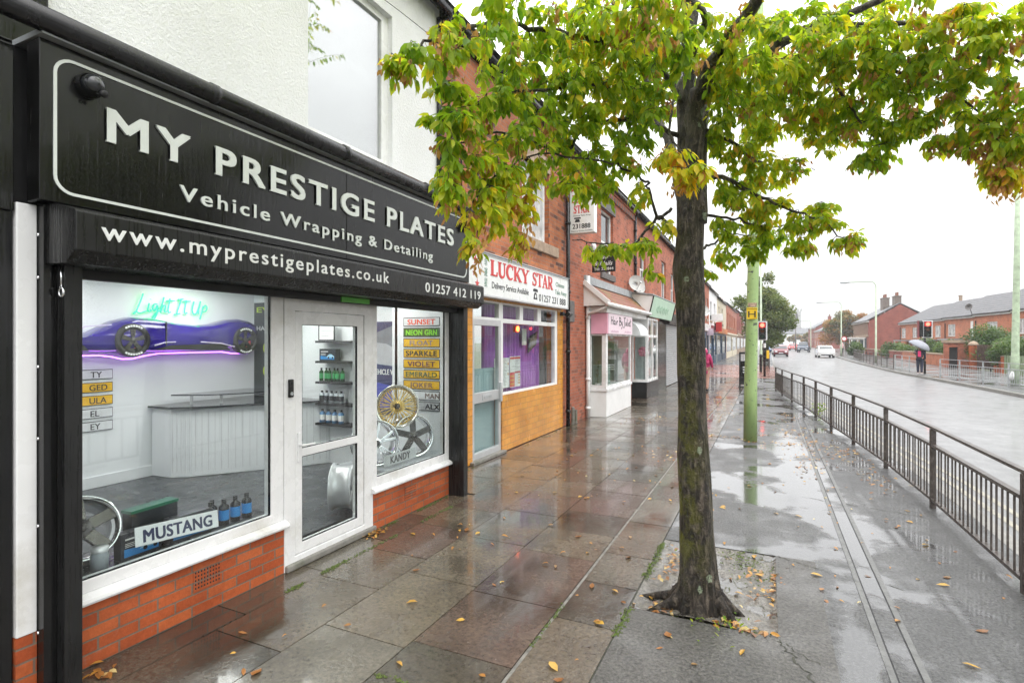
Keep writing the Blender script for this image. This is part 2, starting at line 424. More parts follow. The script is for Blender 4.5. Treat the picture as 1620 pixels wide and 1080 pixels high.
patch_mat = wet_ground('coarse_asphalt_patch', [(0, (.07, .066, .06)), (1, (.115, .109, .10))], 46, .8, .36, .62, 1.0, .60, .64, coat=(.05, .6), pool=[(-.6, .35, 2.75, .38, .22), (-.05, .3, 2.5, .3, .14)], use_tint=False, bdist=.008)
road_mat = wet_ground('wet_road_asphalt', [(0, (.15, .15, .15)), (1, (.22, .22, .222))], 60, .3, .30, .46, .35, .60, .76, coat=(.10, .30), use_tint=False, bdist=.004, pscale=.3)
kerb_mat = simple('kerb_concrete', (.20, .19, .17), .35, .25, 7, .4, 90)
joint_mat = simple('dark_joint_grit', (.045, .045, .032), .7, .4, 20, .5, 90)
soil_mat = wet_ground('wet_soil', [(0, (.10, .085, .066)), (1, (.25, .235, .21))], 30, .6, .10, .5, 1.0, .52, .56, use_tint=False, bdist=.012, pscale=3.0)
moss_mat = simple('moss', (.08, .115, .018), .8, .45, 60, .9, 200)
red_paving = wet_ground('red_block_paving', [(0, (.24, .10, .08)), (1, (.32, .15, .12))], 50, .3, .12, .4, .4, .55, .66, use_tint=False)
yellow_line = simple('yellow_line_paint', (.30, .275, .21), .35, .3, 14, dirt=(.2, .19, .17), dscale=9)
white_line = simple('white_line_paint', (.66, .66, .64), .35, .2, 8)
earth_mat = simple('verge_ground', (.07, .08, .04), .7, .4, 1.0)

# ---- plants
def leaf_material(name, stops, trans=.5, rough=.38):
    m, nt, out = newmat(name); g = N(nt)
    t = g.n('Attribute', attribute_name='tint').outputs['Fac']
    c = g.ramp(t, stops)
    v = g.ramp(g.noise(35, g.pos(), 3), [(.3, (.82, .82, .82)), (.7, (1.15, 1.15, 1.1))])
    c = g.mix(1.0, c, v, 'MULTIPLY')
    b = g.n('BsdfPrincipled', {'Base Color': c, 'Roughness': rough, 'Specular IOR Level': .45})
    c2 = g.mix(1.0, c, (1.66, 1.66, 1.1), 'MULTIPLY')
    tr = g.n('BsdfTranslucent', {'Color': c2})
    ms = g.n('MixShader', {0: trans, 1: b.outputs[0], 2: tr.outputs[0]})
    nt.links.new(ms.outputs[0], out.inputs[0]); return m
leaf_mat = leaf_material('hornbeam_leaves', [(0, (.09, .21, .018)), (.3, (.225, .36, .022)), (.52, (.38, .475, .03)), (.70, (.55, .54, .035)), (.86, (.70, .54, .03)), (.95, (.74, .42, .04)), (1, (.48, .22, .04))], .60)
bract_mat = leaf_material('dry_seed_bracts', [(0, (.42, .22, .06)), (.5, (.55, .32, .11)), (1, (.30, .12, .04))], .4, .6)
fallen_mat = leaf_material('fallen_leaves', [(0, (.56, .33, .05)), (.3, (.42, .19, .04)), (.5, (.34, .14, .035)), (.75, (.17, .075, .03)), (.9, (.52, .36, .16)), (1, (.62, .50, .22))], .12, .3)
hedge_mat = leaf_material('hedge_leaves', [(0, (.03, .075, .016)), (.5, (.06, .12, .022)), (1, (.13, .20, .03))], .3)
far_green = leaf_material('far_tree_leaves', [(0, (.07, .11, .035)), (.6, (.13, .18, .055)), (1, (.24, .24, .07))], .35)
autumn_mat = leaf_material('autumn_tree_leaves', [(0, (.06, .09, .025)), (.4, (.13, .14, .03)), (.7, (.30, .16, .03)), (1, (.42, .16, .03))], .3)
def bark_mat():
    m, nt, out = newmat('wet_bark'); g = N(nt); p = g.pos()
    mp = g.n('Mapping', {'Vector': p, 'Scale': (34, 34, 11)}).outputs[0]
    r = g.noise(1.0, mp, 6, .65, .6)
    c = g.ramp(r, [(.33, (.006, .005, .004)), (.5, (.04, .031, .024)), (.68, (.19, .155, .12))])
    z = g.n('SeparateXYZ', {0: p}).outputs[2]
    side = g.n('SeparateXYZ', {0: g.n('NewGeometry').outputs['Normal']})
    low = g.rng(z, .1, .5, 0, 1); hi = g.rng(z, 1.1, 2.4, 1, .25)
    mossn = g.rng(g.noise(7, p, 7, .72), .44, .56)
    mk = g.math('MULTIPLY', g.math('MULTIPLY', mossn, g.math('MULTIPLY', low, hi)), g.rng(side.outputs[0], -.9, .7, 1.0, .15))
    c = g.mix(g.math('MULTIPLY', mk, .9), c, (.17, .17, .012))
    lv = g.n('TexVoronoi', {'Vector': g.n('Mapping', {'Vector': p, 'Scale': (1, 1, .8)}).outputs[0], 'Scale': 5.2, 'Randomness': 1.0})
    lc = g.rng(g.math('ADD', lv.outputs[0], g.math('MULTIPLY', g.noise(24, p, 5, .7), .20)), .225, .24, 1, 0)
    lc = g.math('MULTIPLY', lc, g.rng(g.noise(70, p, 3), .38, .5))
    c = g.mix(g.math('MULTIPLY', lc, .9), c, (.30, .36, .24))
    sp = g.rng(g.n('TexVoronoi', {'Vector': p, 'Scale': 60.0}).outputs[0], .13, .18, 1, 0)
    sp = g.math('MULTIPLY', sp, g.rng(g.noise(6, p, 3), .5, .6))
    c = g.mix(sp, c, (.28, .29, .16))
    h = g.math('ADD', r, g.math('MULTIPLY', g.noise(60, p, 5, .7), .5))
    g.bsdf(out, **{'Base Color': c, 'Roughness': g.rng(g.noise(5, p, 4), .35, .65, .22, .55), 'Specular IOR Level': .4, 'Normal': g.bump(h, 1.0, .05)}); return m
bark = bark_mat()
twig_mat = simple('dark_twig', (.022, .017, .013), .5, .4, 20)
def pole_paint():
    m, nt, out = newmat('green_painted_pole'); g = N(nt); p = g.pos()
    mp = g.n('Mapping', {'Vector': p, 'Scale': (6, 6, 1.2)}).outputs[0]
    c = g.ramp(g.noise(1.0, mp, 6, .6), [(.3, (.24, .37, .13)), (.55, (.33, .46, .19)), (.8, (.42, .52, .27))])
    ch = g.math('MAXIMUM', g.rng(g.noise(9, p, 7, .7), .62, .64), g.math('MULTIPLY', g.rng(g.noise(22, p, 6, .75), .60, .63), .8))
    c = g.mix(ch, c, (.06, .07, .055))
    g.bsdf(out, **{'Base Color': c, 'Roughness': .42, 'Normal': g.bump(g.math('ADD', g.math('SUBTRACT', 1.0, ch), g.math('MULTIPLY', g.noise(18, p, 5), .8)), .5, .006)}); return m
pole_green = pole_paint()
pole_pale = simple('pale_green_pole', (.42, .50, .36), .4, .18, 4, dirt=(.25, .28, .2))
def rail_paint():
    m, nt, out = newmat('weathered_brown_rail_paint'); g = N(nt); p = g.pos()
    c = g.ramp(g.noise(14, p, 6, .7), [(.3, (.04, .033, .03)), (.55, (.085, .07, .062)), (.75, (.22, .20, .185))])
    g.bsdf(out, **{'Base Color': c, 'Roughness': .38, 'Normal': g.bump(g.noise(80, p, 4), .25, .002)}); return m
rail_brown = rail_paint()

# ------------------------------------------------------------------ shop with black fascia (first terrace building)
FX = -3.49      # shopfront plane
WX = -4.03      # upper wall plane of the terrace
def frame_x(name, X0, X1, y0, y1, z0, z1, holes, mat, parent, bevel=.006):
    return MB().panel('x', X0, X1, y0, y1, z0, z1, holes).build(name, mat, parent, bevel=bevel)
def pane_x(X, holes, parent, mat=None, name='pane'):
    b = MB()
    for (a, c, z0, z1) in holes: b.box(X - .004, X + .004, a - .008, c + .008, z0 - .008, z1 + .008)
    return b.build(name, mat or glass, parent)

shop = thing('white_shop_building', 'white rendered shop building with black fascia and orange brick under its windows', 'building', (WX, 3.7, 0))
MB().panel('x', -4.33, WX, .30, 6.22, 3.0, 6.35, [(3.9, 5.2, 3.88, 5.70)]).build('wall', white_render, shop)
# ground floor: stall risers
for (a, b_, va, holes) in ((1.535, 3.13, 2.48, 0), (4.20, 5.60, 4.82, 0)):
    w = MB().box(-3.60, FX, a, b_, 0, .37).build('stall_riser', orange_brick, shop)
    v = MB(); v.panel('x', FX + .0, FX + .004, va - .11, va + .11, .165, .315, [(va - .1 + .0215 * i, va - .1 + .0215 * i + .011, .178 + .026 * j, .178 + .026 * j + .014) for i in range(9) for j in range(5)])
    v.box(FX - .0015, FX + .0015, va - .108, va + .108, .167, .313, 1)
    v.build('air_brick', [orange_brick, black_matt], w)
# windows: frame, pane, sill
for (y0, y1, holes) in ((1.60, 3.12, [(1.665, 3.0, .50, 2.30)]), (4.20, 5.60, [(4.262, 5.51, .51, 2.30)])):
    wf = frame_x('window', -3.565, FX + .002, y0, y1, .425, 2.36, holes, upvc, shop)
    pane_x(-3.525, holes, wf, glass_drops)
    s = MB(); s.prism([(-3.60, .37), (-3.44, .37), (-3.435, .385), (-3.44, .405), (FX + .004, .425), (-3.60, .425)], 'y', y0 - (.0 if y0 < 2 else .03), y1 + .02)
    s.build('sill', upvc, wf, bevel=.004)
    bead = MB()
    for (a, c, z0, z1) in holes:
        bead.panel('x', -3.518, FX - .006, a - .014, c + .014, z0 - .014, z1 + .014, [(a + .004, c - .004, z0 + .004, z1 - .004)])
    bead.build('gasket', black_pipe, wf)
# door
df = frame_x('door_frame', -3.57, FX + .006, 3.125, 4.198, .0, 2.36, [(3.235, 4.075, .10, 2.10)], upvc, shop)
dl = frame_x('door', -3.555, FX - .004, 3.24, 4.07, .105, 2.095, [(3.318, 3.985, .19, .895), (3.318, 3.985, .965, 1.99)], upvc, shop)
dp = pane_x(-3.525, [(3.318, 3.985, .19, .895), (3.318, 3.985, .965, 1.99)], dl)
MB().box(FX - .005, FX + .010, 3.262, 3.292, .86, 1.10).tube([(FX + .01, 3.277, 1.0), (FX + .045, 3.277, 1.0), (FX + .055, 3.30, 1.0), (FX + .055, 3.40, .997)], .010, 8).build('handle', upvc, dl, bevel=.003)
MB().panel('x', -3.518, FX - .008, 3.306, 3.997, .178, .907, [(3.322, 3.981, .194, .891)]).panel('x', -3.518, FX - .008, 3.306, 3.997, .953, 2.002, [(3.322, 3.981, .969, 1.986)]).build('gasket', black_pipe, dl)
MB().box(-3.62, -3.455, 3.13, 4.22, 0.0, .055).build('doorstep', concrete, shop, bevel=.012)
MB().box(FX - .3, FX - .11, 3.125, 4.2, .0, .10).build('threshold', concrete, shop)
# upper window
uh = [(3.94, 5.09, 3.98, 5.62)]
uw = frame_x('window', -4.17, -4.10, 3.88, 5.22, 3.90, 5.72, uh, upvc, shop)
pane_x(-4.135, uh, uw, glassmat('clear_window_glass', (.93, .95, .95), .28))
MB().box(-4.26, -4.24, 3.86, 5.25, 3.9, 5.75).build('blind', simple('pale_blind', (.30, .32, .31), .7, .05), uw)
MB().box(-4.20, -3.98, 3.86, 5.24, 3.83, 3.878).build('sill', upvc, uw, bevel=.005)
MB().box(-4.33, -3.23, 1.42, 5.76, 3.372, 3.40).build('flat_roof', lead, shop)
g_ = MB().tube([(-3.235, .2, 3.445), (-3.235, 5.80, 3.43)], .062, 14)
for yy in (1.1, 2.3, 3.5, 4.7, 5.72): g_.tube([(-3.235, yy, 3.44), (-3.235, yy + .05, 3.44)], .067, 14)
g_.build('gutter', black_pipe, shop, smooth=True)
MB().tube([(-4.0, 6.17, 3.42), (-4.0, 6.17, 6.2)], .035, 10).build('downpipe', black_pipe, shop, smooth=True)
MB().tube([(-3.86, .2, 6.27), (-3.86, 6.2, 6.27)], .06, 10).build('eaves_gutter', black_pipe, shop, smooth=True)
MB().prism([(-3.80, 6.34), (-7.9, 8.8), (-12.0, 6.34)], 'y', .25, 6.22).build('roof', slate, shop)
MB().box(-4.20, -3.42, .2, 1.382, 0, 3.36).box(-3.5, -3.40, .9, 1.38, 2.5, 3.33).build('pilaster_boards', black_board, shop, bevel=.006)
MB().box(-3.62, -3.40, 1.387, 1.474, .36, 2.55).build('corner_trim', upvc, shop, bevel=.006)
MB().box(-3.62, -3.405, 1.387, 1.474, 0, .358).build('corner_brick', orange_brick, shop)
MB().box(-4.028, -3.97, .25, 1.78, 3.40, 6.2).build('black_cladding', black_board, shop, bevel=.01)
MB().tube([(-3.33, .95, 3.56), (-3.30, 1.36, 3.50)], .04, 10).tube([(-3.30, 1.30, 3.508), (-3.30, 1.37, 3.498)], .046, 10).build('waste_pipe', black_pipe, shop, smooth=True)
# the rooms behind the glass
MB().box(-7.42, -7.30, 1.30, 6.05, .10, 2.75).box(-7.3, -4.30, 5.95, 6.05, .10, 2.75).box(-7.3, -3.60, 1.20, 1.30, .10, 2.75).box(-4.30, -3.57, 5.60, 5.68, .10, 2.75).box(-4.34, -4.26, 5.60, 6.05, .10, 2.75).build('interior_wall', room_white, shop)
MB().box(-7.30, -3.60, 1.30, 5.95, 2.70, 2.75).build('ceiling', room_white, shop)
MB().box(-7.30, -3.60, 1.30, 5.95, .04, .10).build('floor', room_floor, shop)
MB().box(-7.29, -7.27, 1.30, 4.6, .10, .24).build('skirting', room_white, shop, bevel=.004)
MB().box(-3.56, -3.50, 1.40, 5.65, 2.36, 3.37).build('lintel', black_matt, shop)

for yy, xx in ((4.9, -4.35), (2.3, -5.2), (3.7, -5.2), (5.1, -5.6), (3.0, -6.6), (4.7, -6.6)):
    lp = MB().box(xx - .32, xx + .32, yy - .32, yy + .32, 2.672, 2.699).build('ceiling_light', upvc, shop)
    MB().box(xx - .29, xx + .29, yy - .29, yy + .29, 2.664, 2.671).build('diffuser', panel_light, lp)
# ---- fascia sign
def rrect(y0, y1, z0, z1, r, n=6):
    pts = []
    for cy, cz, a0 in ((y1 - r, z1 - r, 0), (y0 + r, z1 - r, 90), (y0 + r, z0 + r, 180), (y1 - r, z0 + r, 270)):
        for i in range(n + 1):
            a = rad(a0 + 90 * i / n); pts.append((cy + r * math.cos(a), cz + r * math.sin(a)))
    return pts
def ring(mb, X0, X1, o, i, mi=0):
    n = len(o); vs = [(X1, *p) for p in o] + [(X1, *p) for p in i] + [(X0, *p) for p in o] + [(X0, *p) for p in i]
    fs = []
    for k in range(n):
        l = (k + 1) % n
        fs += [(k, l, n + l, n + k), (2 * n + k, k, l, 2 * n + l)[::-1], (n + k, n + l, 3 * n + l, 3 * n + k)]
    return mb.add(vs, fs, mi)
sign = thing('fascia_sign', 'long black shop fascia with pale raised lettering and a thin rounded border line', 'sign', (-3.28, 3.5, 2.95))
MB().box(-3.40, -3.28, 1.43, 3.602, 2.56, 3.368).box(-3.40, -3.28, 3.605, 5.72, 2.56, 3.368).build('panel', black_panel, sign, bevel=.003)
b = MB(); ring(b, -3.281, -3.274, rrect(1.487, 5.655, 2.607, 3.312, .09), rrect(1.502, 5.640, 2.622, 3.297, .076)); b.build('border', lettermat, sign)
word_parts('lettering', 'MY PRESTIGE PLATES', lettermat, sign, '+x', -3.281, 1.735, 2.948, w=3.60, cap=.190, bold=.030, depth=.016, spacing=1.22)
word_parts('lettering', 'Vehicle Wrapping & Detailing', lettermat, sign, '+x', -3.281, 2.14, 2.722, w=2.775, cap=.098, bold=.020, depth=.012, spacing=1.25)

# ---- roller shutter
sh = thing('roller_shutter', 'black roller shutter box with white lettering and side rails over the shop window', 'shutter', (-3.2, 3.6, 0))
hs = MB().prism([(-3.50, 2.552), (-3.276, 2.552), (-3.10, 2.512), (-3.08, 2.497), (-3.08, 2.305), (-3.16, 2.245), (-3.50, 2.245)], 'y', 1.49, 5.73).build('housing', black_metal, sh, bevel=.006)
MB().box(-3.42, -3.36, 1.63, 5.58, 2.19, 2.243).build('bottom_bar', black_matt, sh, bevel=.004)
for (a, c) in ((1.537, 1.618), (5.59, 5.685)):
    q = MB().box(-3.50, -3.28, a, c, 0, 2.244); q.box(-3.34, -3.335, a - .0025, a, .02, 2.23)
    q.build('guide_rail', black_metal, sh, bevel=.004)
q = MB().box(-3.52, -3.345, 1.476, 1.535, 0, 2.55)
for z in (.35, .9, 1.35, 1.72, 2.18, 2.40):
    q.lathe([(0, .006), (.007, .004), (.009, 0)], (-3.40, 1.476, z), (0, -1, 0), 10, 1)
q.build('side_board', [black_board, chrome], sh)
word_parts('web_lettering', 'www.myprestigeplates.co.uk', sign_white, sh, '+x', -3.081, 1.605, 2.372, w=2.32, cap=.100, bold=.014, depth=.004, spacing=1.22)
word_parts('phone_lettering', '01257 412 119', sign_white, sh, '+x', -3.081, 4.50, 2.345, w=1.14, cap=.098, bold=.016, depth=.004, spacing=1.1)
q = MB().tube([(-3.30, 1.532, 2.235), (-3.30, 1.532, 2.13)], .006, 8); 
q.tube([(-3.30 + .02 * math.sin(t * .524), 1.532, 2.105 + .026 * math.cos(t * .524)) for t in range(13)], .006, 8); q.build('pull_ring', chrome, sh, smooth=True)
q = MB().box(-3.435, -3.375, 1.530, 1.5365, 1.53, 1.70)
for i in range(7): q.box(-3.425 + .006 * i, -3.422 + .006 * i, 1.5292, 1.530, 1.545, 1.60 + .01 * ((i * 5) % 7), 1)
q.lathe([(.014, 0), (.014, .0008)], (-3.405, 1.530, 1.672), (0, -1, 0), 16, 1); q.lathe([(.010, 0), (.010, .0012)], (-3.405, 1.530, 1.672), (0, -1, 0), 16, 0)
q.build('sticker', [sign_white, blacktxt], sh)

# ---- cameras on the fascia
def dome_cam(loc, label):
    t = thing('dome_camera', label, 'camera', loc, 'dome cameras on the black fascia')
    x, y, z = loc
    MB().lathe([(.0, 0), (.062, 0), (.064, .028), (.058, .045)], loc, (1, 0, 0), 24).build('base', black_pipe, t, smooth=True)
    MB().lathe([(.052, .040), (.052, .060), (.046, .085), (.030, .103), (.0, .110)], loc, (1, 0, .0), 24).build('dome', glass_black, t, smooth=True)
    MB().lathe([(.018, .09), (.020, .112), (.012, .118), (0, .118)], (x, y + .005, z - .01), (1, .25, -.35), 14).build('lens', black_matt, t, smooth=True)
dome_cam((-3.279, 1.64, 3.205), 'black dome camera at the rain-streaked end of the fascia beside the first raised letter')
dome_cam((-3.279, 5.60, 3.215), 'small black dome camera at the leafy end of the black fascia')
bell = thing('video_doorbell', 'slim dark video doorbell on the white door frame', 'doorbell', (FX, 3.18, 1.47))
MB().box(FX + .006, FX + .028, 3.158, 3.202, 1.40, 1.545).build('case', black_metal, bell, bevel=.006)
MB().lathe([(.0, .004), (.013, .004), (.015, 0)], (FX + .028, 3.18, 1.43), (1, 0, 0), 16).build('button', steel, bell)
MB().lathe([(.0, .004), (.008, .004), (.010, 0)], (FX + .028, 3.18, 1.515), (1, 0, 0), 16).build('lens', glass_black, bell)
fire = thing('exit_light', 'small green sign over the shop door under the shutter', 'sign', (-3.40, 3.80, 2.20))
MB().box(-3.362, -3.345, 3.62, 3.98, 2.196, 2.24).build('panel', simple('green_sign', (.12, .5, .06), .4), fire)

# ---- things inside the shop
def plate(text, face, c, u, z, w=.52, h=.111, mat=None, txt=None, label='', border=True, cap=.066, rz=0):
    loc = (u, c, z) if face == '-y' else (c, u, z)
    t = thing('number_plate', label, 'number plate', loc, 'show plates in the shop')
    if face == '-y':
        MB().box(u, u + w, c - .006, c, z, z + h).build('backing', blacktxt if border else mat, t, bevel=.003)
        if border: MB().box(u + .010, u + w - .010, c - .008, c - .006, z + .010, z + h - .010).build('face', mat, t)
    else:
        MB().box(c, c + .006, u, u + w, z, z + h).build('backing', blacktxt if border else mat, t, bevel=.003)
        if border: MB().box(c + .006, c + .008, u + .006, u + w - .006, z + .007, z + h - .007).build('face', mat, t)
    tail = text.startswith(' '); text = text.strip()
    b = MB(); ww = min(w * .84, .068 * len(text)); u = u + (w * .97 - ww) / 2 if tail else u
    cc = c - .008 if face == '-y' else c + .008
    if not border: cc = c - .006 if face == '-y' else c + .006
    letter(b, text, face, cc, u + (w - ww) / 2, z + (h - cap) / 2, w=ww, cap=cap, bold=.03, depth=.0025, spacing=1.05)
    b.build('lettering', txt or blacktxt, t); return t
PLT = [('SUNSET', plate_white, simple('orange_letters', (.85, .08, .02), .4), 'white show plate with bright red letters topmost in its column'),
       ('NEON GRN', simple('dark_green_plate', (.05, .14, .02), .4), simple('green_letters', (.28, .75, .04), .4), 'dark plate with neon green letters'),
       ('FLOAT', plate_yellow, simple('mauve_letters', (.30, .25, .30), .4), 'yellow plate with pale floating letters'),
       ('SPARKLE', plate_yellow, blacktxt, 'yellow plate with black sparkle letters'),
       ('VIOLET', plate_yellow, simple('violet_letters', (.10, .015, .06), .4), 'yellow plate with dark violet letters'),
       ('EMERALD', plate_yellow, simple('emerald_letters', (.05, .10, .03), .4), 'yellow plate with dark green letters'),
       ('JOKER', plate_yellow, simple('plum_letters', (.22, .12, .09), .4), 'yellow plate lowest of the yellow ones behind the gold wheel'),
       ('   MAN', plate_white, simple('brown_letters', (.20, .14, .12), .4), 'white plate with brown letters half behind the gold wheel'),
       ('   ALX', simple('silver_plate', (.50, .51, .52), .3), blacktxt, 'grey plate with black letters lowest in its column')]
for i, (tx, m_, c_, lb) in enumerate(PLT):
    plate(tx, '-y', 5.596, -4.16, 2.038 - .1305 * i, .545, .112, m_, c_, lb)
for i, (tx, m_, lb) in enumerate((('TY', plate_white, 'white plate topmost in the column below the purple car'), ('GED', plate_yellow, 'upper yellow plate below the purple car'), ('ULA', plate_yellow, 'lower yellow plate below the purple car'), ('EL', plate_white, 'white plate just under the two yellow ones'), ('EY', plate_white, 'white plate at the bottom of the column below the purple car'))):
    t = thing('number_plate', lb, 'number plate', (-7.29, 3.4, 1.5), 'show plates in the shop')
    z = 1.395 - .155 * i
    MB().box(-7.296, -7.285, 3.36, 3.92, z, z + .118).build('backing', blacktxt, t, bevel=.003)
    MB().box(-7.285, -7.282, 3.368, 3.912, z + .008, z + .110).build('face', m_, t)
    b = MB(); letter(b, tx, '+x', -7.282, 3.90 - .2 - .012 * len(tx), z + .022, cap=.074, bold=.012, depth=.002); b.build('lettering', blacktxt, t)
pm = plate('MUSTANG', '+x', 0, -.29, -.056, .58, .118, plate_white, simple('navy_letters', (.03, .035, .09), .45), 'white plate with dark blue letters leaning on boxes in the window', border=False, cap=.078)
pm.location = (-3.575, 2.33, .60); pm.rotation_euler = (rad(-5), rad(-12), rad(3))
for c_ in pm.children:
    # bring the plate's centre onto its empty
    c_.data.transform(Matrix.Translation((0, -.29, -.056)))
pk = plate('KANDY', '+x', -3.60, 4.50, .545, .56, .115, simple('clear_plate', (.55, .57, .58), .25), simple('carbon_letters', (.05, .05, .052), .35), 'pale plate with carbon letters standing in front of the chrome wheel', border=False, cap=.078)

# purple half-car on the back wall
car = thing('car_wall_art', 'glossy purple half sports car mounted on the white back wall', 'wall art', (-7.3, 4.6, 1.9))
top = [(3.05, 1.74), (3.25, 1.86), (3.45, 1.90), (3.62, 1.96), (3.85, 2.09), (4.05, 2.155), (4.3, 2.155), (4.6, 2.10), (4.9, 2.075), (5.15, 2.10), (5.4, 2.17), (5.58, 2.19), (5.75, 2.165), (5.88, 2.10), (5.91, 1.98), (5.86, 1.80)]
bot = [(5.72, 1.76), (5.3, 1.72), (4.35, 1.71), (4.0, 1.70), (3.5, 1.72), (3.1, 1.70)]
out_ = top + bot
nP = len(out_); cy = sum(p[0] for p in out_) / nP; cz = 1.93
vs = [(-7.295, *p) for p in out_]
fs = []
for k, (s_, d_) in enumerate(((.985, .10), (.93, .17), (.80, .215), (.5, .24))):
    vs += [(-7.295 + d_, cy + (p[0] - cy) * (1 - (1 - s_) * .35), cz + (p[1] - cz) * s_) for p in out_]
for k in range(4):
    fs += [(k * nP + i, k * nP + (i + 1) % nP, (k + 1) * nP + (i + 1) % nP, (k + 1) * nP + i) for i in range(nP)]
fs.append(tuple(range(4 * nP, 5 * nP)))
sharp(MB().add(vs, fs).build('body', purple, car), 28)
MB().box(-7.06, -7.044, 4.42, 4.435, 1.80, 2.10).prism([(4.25, 1.74), (5.35, 1.725), (5.25, 1.82), (4.5, 1.80)], 'x', -7.2, -7.048).build('side_skirt', black_matt, car)
MB().prism([(3.08, 1.76), (3.55, 1.74), (3.5, 1.80), (3.3, 1.86), (3.12, 1.82)], 'x', -7.2, -7.058).build('bumper_vent', black_matt, car)
def art_wheel(y, z, r):
    w = MB().lathe([(r, -.06), (r, .02), (r * .96, .04), (r * .74, .04), (r * .72, .0)], (-7.07, y, z), (1, 0, 0), 36).build('wheel', rubber, car, smooth=True)
    b = MB().lathe([(r * .73, .02), (r * .68, .035), (r * .66, .0), (.0, -.01)], (-7.07, y, z), (1, 0, 0), 36)
    for k in range(5):
        a = k * 1.2566 + .3; ca, sa = math.cos(a), math.sin(a)
        b.prism([(y + ca * .02 - sa * .018, z + sa * .02 + ca * .018), (y + ca * .02 + sa * .018, z + sa * .02 - ca * .018), (y + ca * r * .68 + sa * .03, z + sa * r * .68 - ca * .03), (y + ca * r * .68 - sa * .03, z + sa * r * .68 + ca * .03)], 'x', -7.068, -7.045 + .001 * k)
    b.lathe([(.03, 0), (.03, .03), (0, .035)], (-7.07, y, z), (1, 0, 0), 16)
    b.build('rim', gunmetal, w)
    MB().prism([(y + .03, z - .1), (y + .10, z - .07), (y + .10, z + .05), (y + .05, z + .09)], 'x', -7.078, -7.062).build('caliper', red_paint, w)
    lt = MB()
    for a0 in range(60, 121, 10):
        for sgn in (1, -1):
            a = rad(a0 * sgn); lt.obox((-7.0295, y + math.cos(a) * r * .86, z + math.sin(a) * r * .86), (.0015, 0, 0), (0, -math.sin(a) * .012, math.cos(a) * .012), (0, math.cos(a) * .012, math.sin(a) * .012))
    lt.build('tyre_lettering', sign_white, w)
art_wheel(4.02, 1.865, .205); art_wheel(5.60, 1.865, .20)
sw = MB()
for (a, b_) in (((4.28, 1.80), (4.42, 1.84)), ((4.42, 1.84), (4.55, 1.845)), ((4.9, 1.845), (5.2, 1.825)), ((5.2, 1.825), (5.42, 1.775)), ((3.12, 1.88), (3.3, 1.95)), ((3.3, 1.95), (3.42, 1.96)), ((3.42, 1.96), (3.5, 2.02)), ((3.5, 2.02), (3.78, 2.05))): sw.bar((-7.05, *a), (-7.05, *b_), .012, .014)
sw.build('trim_line', simple('pale_trim', (.62, .55, .72), .3), car)
led = MB().tube([(-7.16, 3.1, 1.685), (-7.16, 3.7, 1.685), (-7.16, 3.84, 1.665), (-7.16, 3.95, 1.635), (-7.16, 4.08, 1.635), (-7.16, 4.2, 1.665), (-7.16, 4.4, 1.695), (-7.16, 5.3, 1.70), (-7.16, 5.45, 1.675), (-7.16, 5.72, 1.67)], .008, 6)
led.build('led_strip', led_purple, car)

def stroke_points(strokes, sx, sz):
    out = []
    for s in strokes:
        pts = [Vector((x * sx, z * sz, 0)) for x, z in s]
        if len(pts) > 2:   # Catmull-Rom
            q = [pts[0]] + pts + [pts[-1]]; r = []
            for i in range(1, len(q) - 2):
                for k in range(5):
                    t = k / 5; a, b_, c, d = q[i - 1], q[i], q[i + 1], q[i + 2]
                    r.append(.5 * ((2 * b_) + (c - a) * t + (2 * a - 5 * b_ + 4 * c - d) * t * t + (3 * b_ - a - 3 * c + d) * t ** 3))
            r.append(pts[-1]); pts = r
        out.append(pts)
    return out
LIU = [[(.55, 1.35), (.35, .7), (.12, .1), (-.02, -.05), (.10, .12), (.35, .02), (.75, .18)],
       [(.92, .72), (.82, .25), (.95, .15), (1.05, .3)], [(1.0, .98), (1.01, 1.0)],
       [(1.42, .68), (1.22, .66), (1.12, .35), (1.28, .25), (1.42, .6), (1.40, .1), (1.25, -.3), (1.10, -.3), (1.35, .05), (1.6, .3)],
       [(1.85, 1.2), (1.68, .5), (1.62, .1), (1.75, .55), (1.92, .6), (1.88, .2), (2.0, .2)],
       [(2.25, 1.15), (2.12, .4), (2.15, .15), (2.28, .2)], [(2.0, .92), (2.25, .98), (2.55, 1.0)],
       [(2.75, 1.1), (3.15, 1.18)], [(2.98, 1.14), (2.82, .55), (2.68, .05)], [(2.48, 0.0), (2.7, .05), (2.9, .12)],
       [(3.35, 1.1), (3.22, .4), (3.25, .12), (3.4, .2)], [(3.1, .98), (3.35, 1.02), (3.65, 1.05)],
       [(3.88, 1.05), (3.75, .45), (3.85, .1), (4.05, .2), (4.25, .7), (4.35, 1.1), (4.2, .4), (4.2, .12)],
       [(4.55, .75), (4.42, .2), (4.3, -.25)], [(4.5, .55), (4.68, .8), (4.82, .65), (4.72, .38), (4.5, .3)]]
neon = thing('neon_sign', 'green handwritten neon sign above the purple car', 'neon sign', (-7.28, 4.65, 2.3))
b = MB()
for pts in stroke_points(LIU, .205, .19): b.tube([(-7.262, 4.15 + p.x, 2.21 + p.y) for p in pts], .0095, 6)
b.build('tube', neon_green, neon, smooth=True)

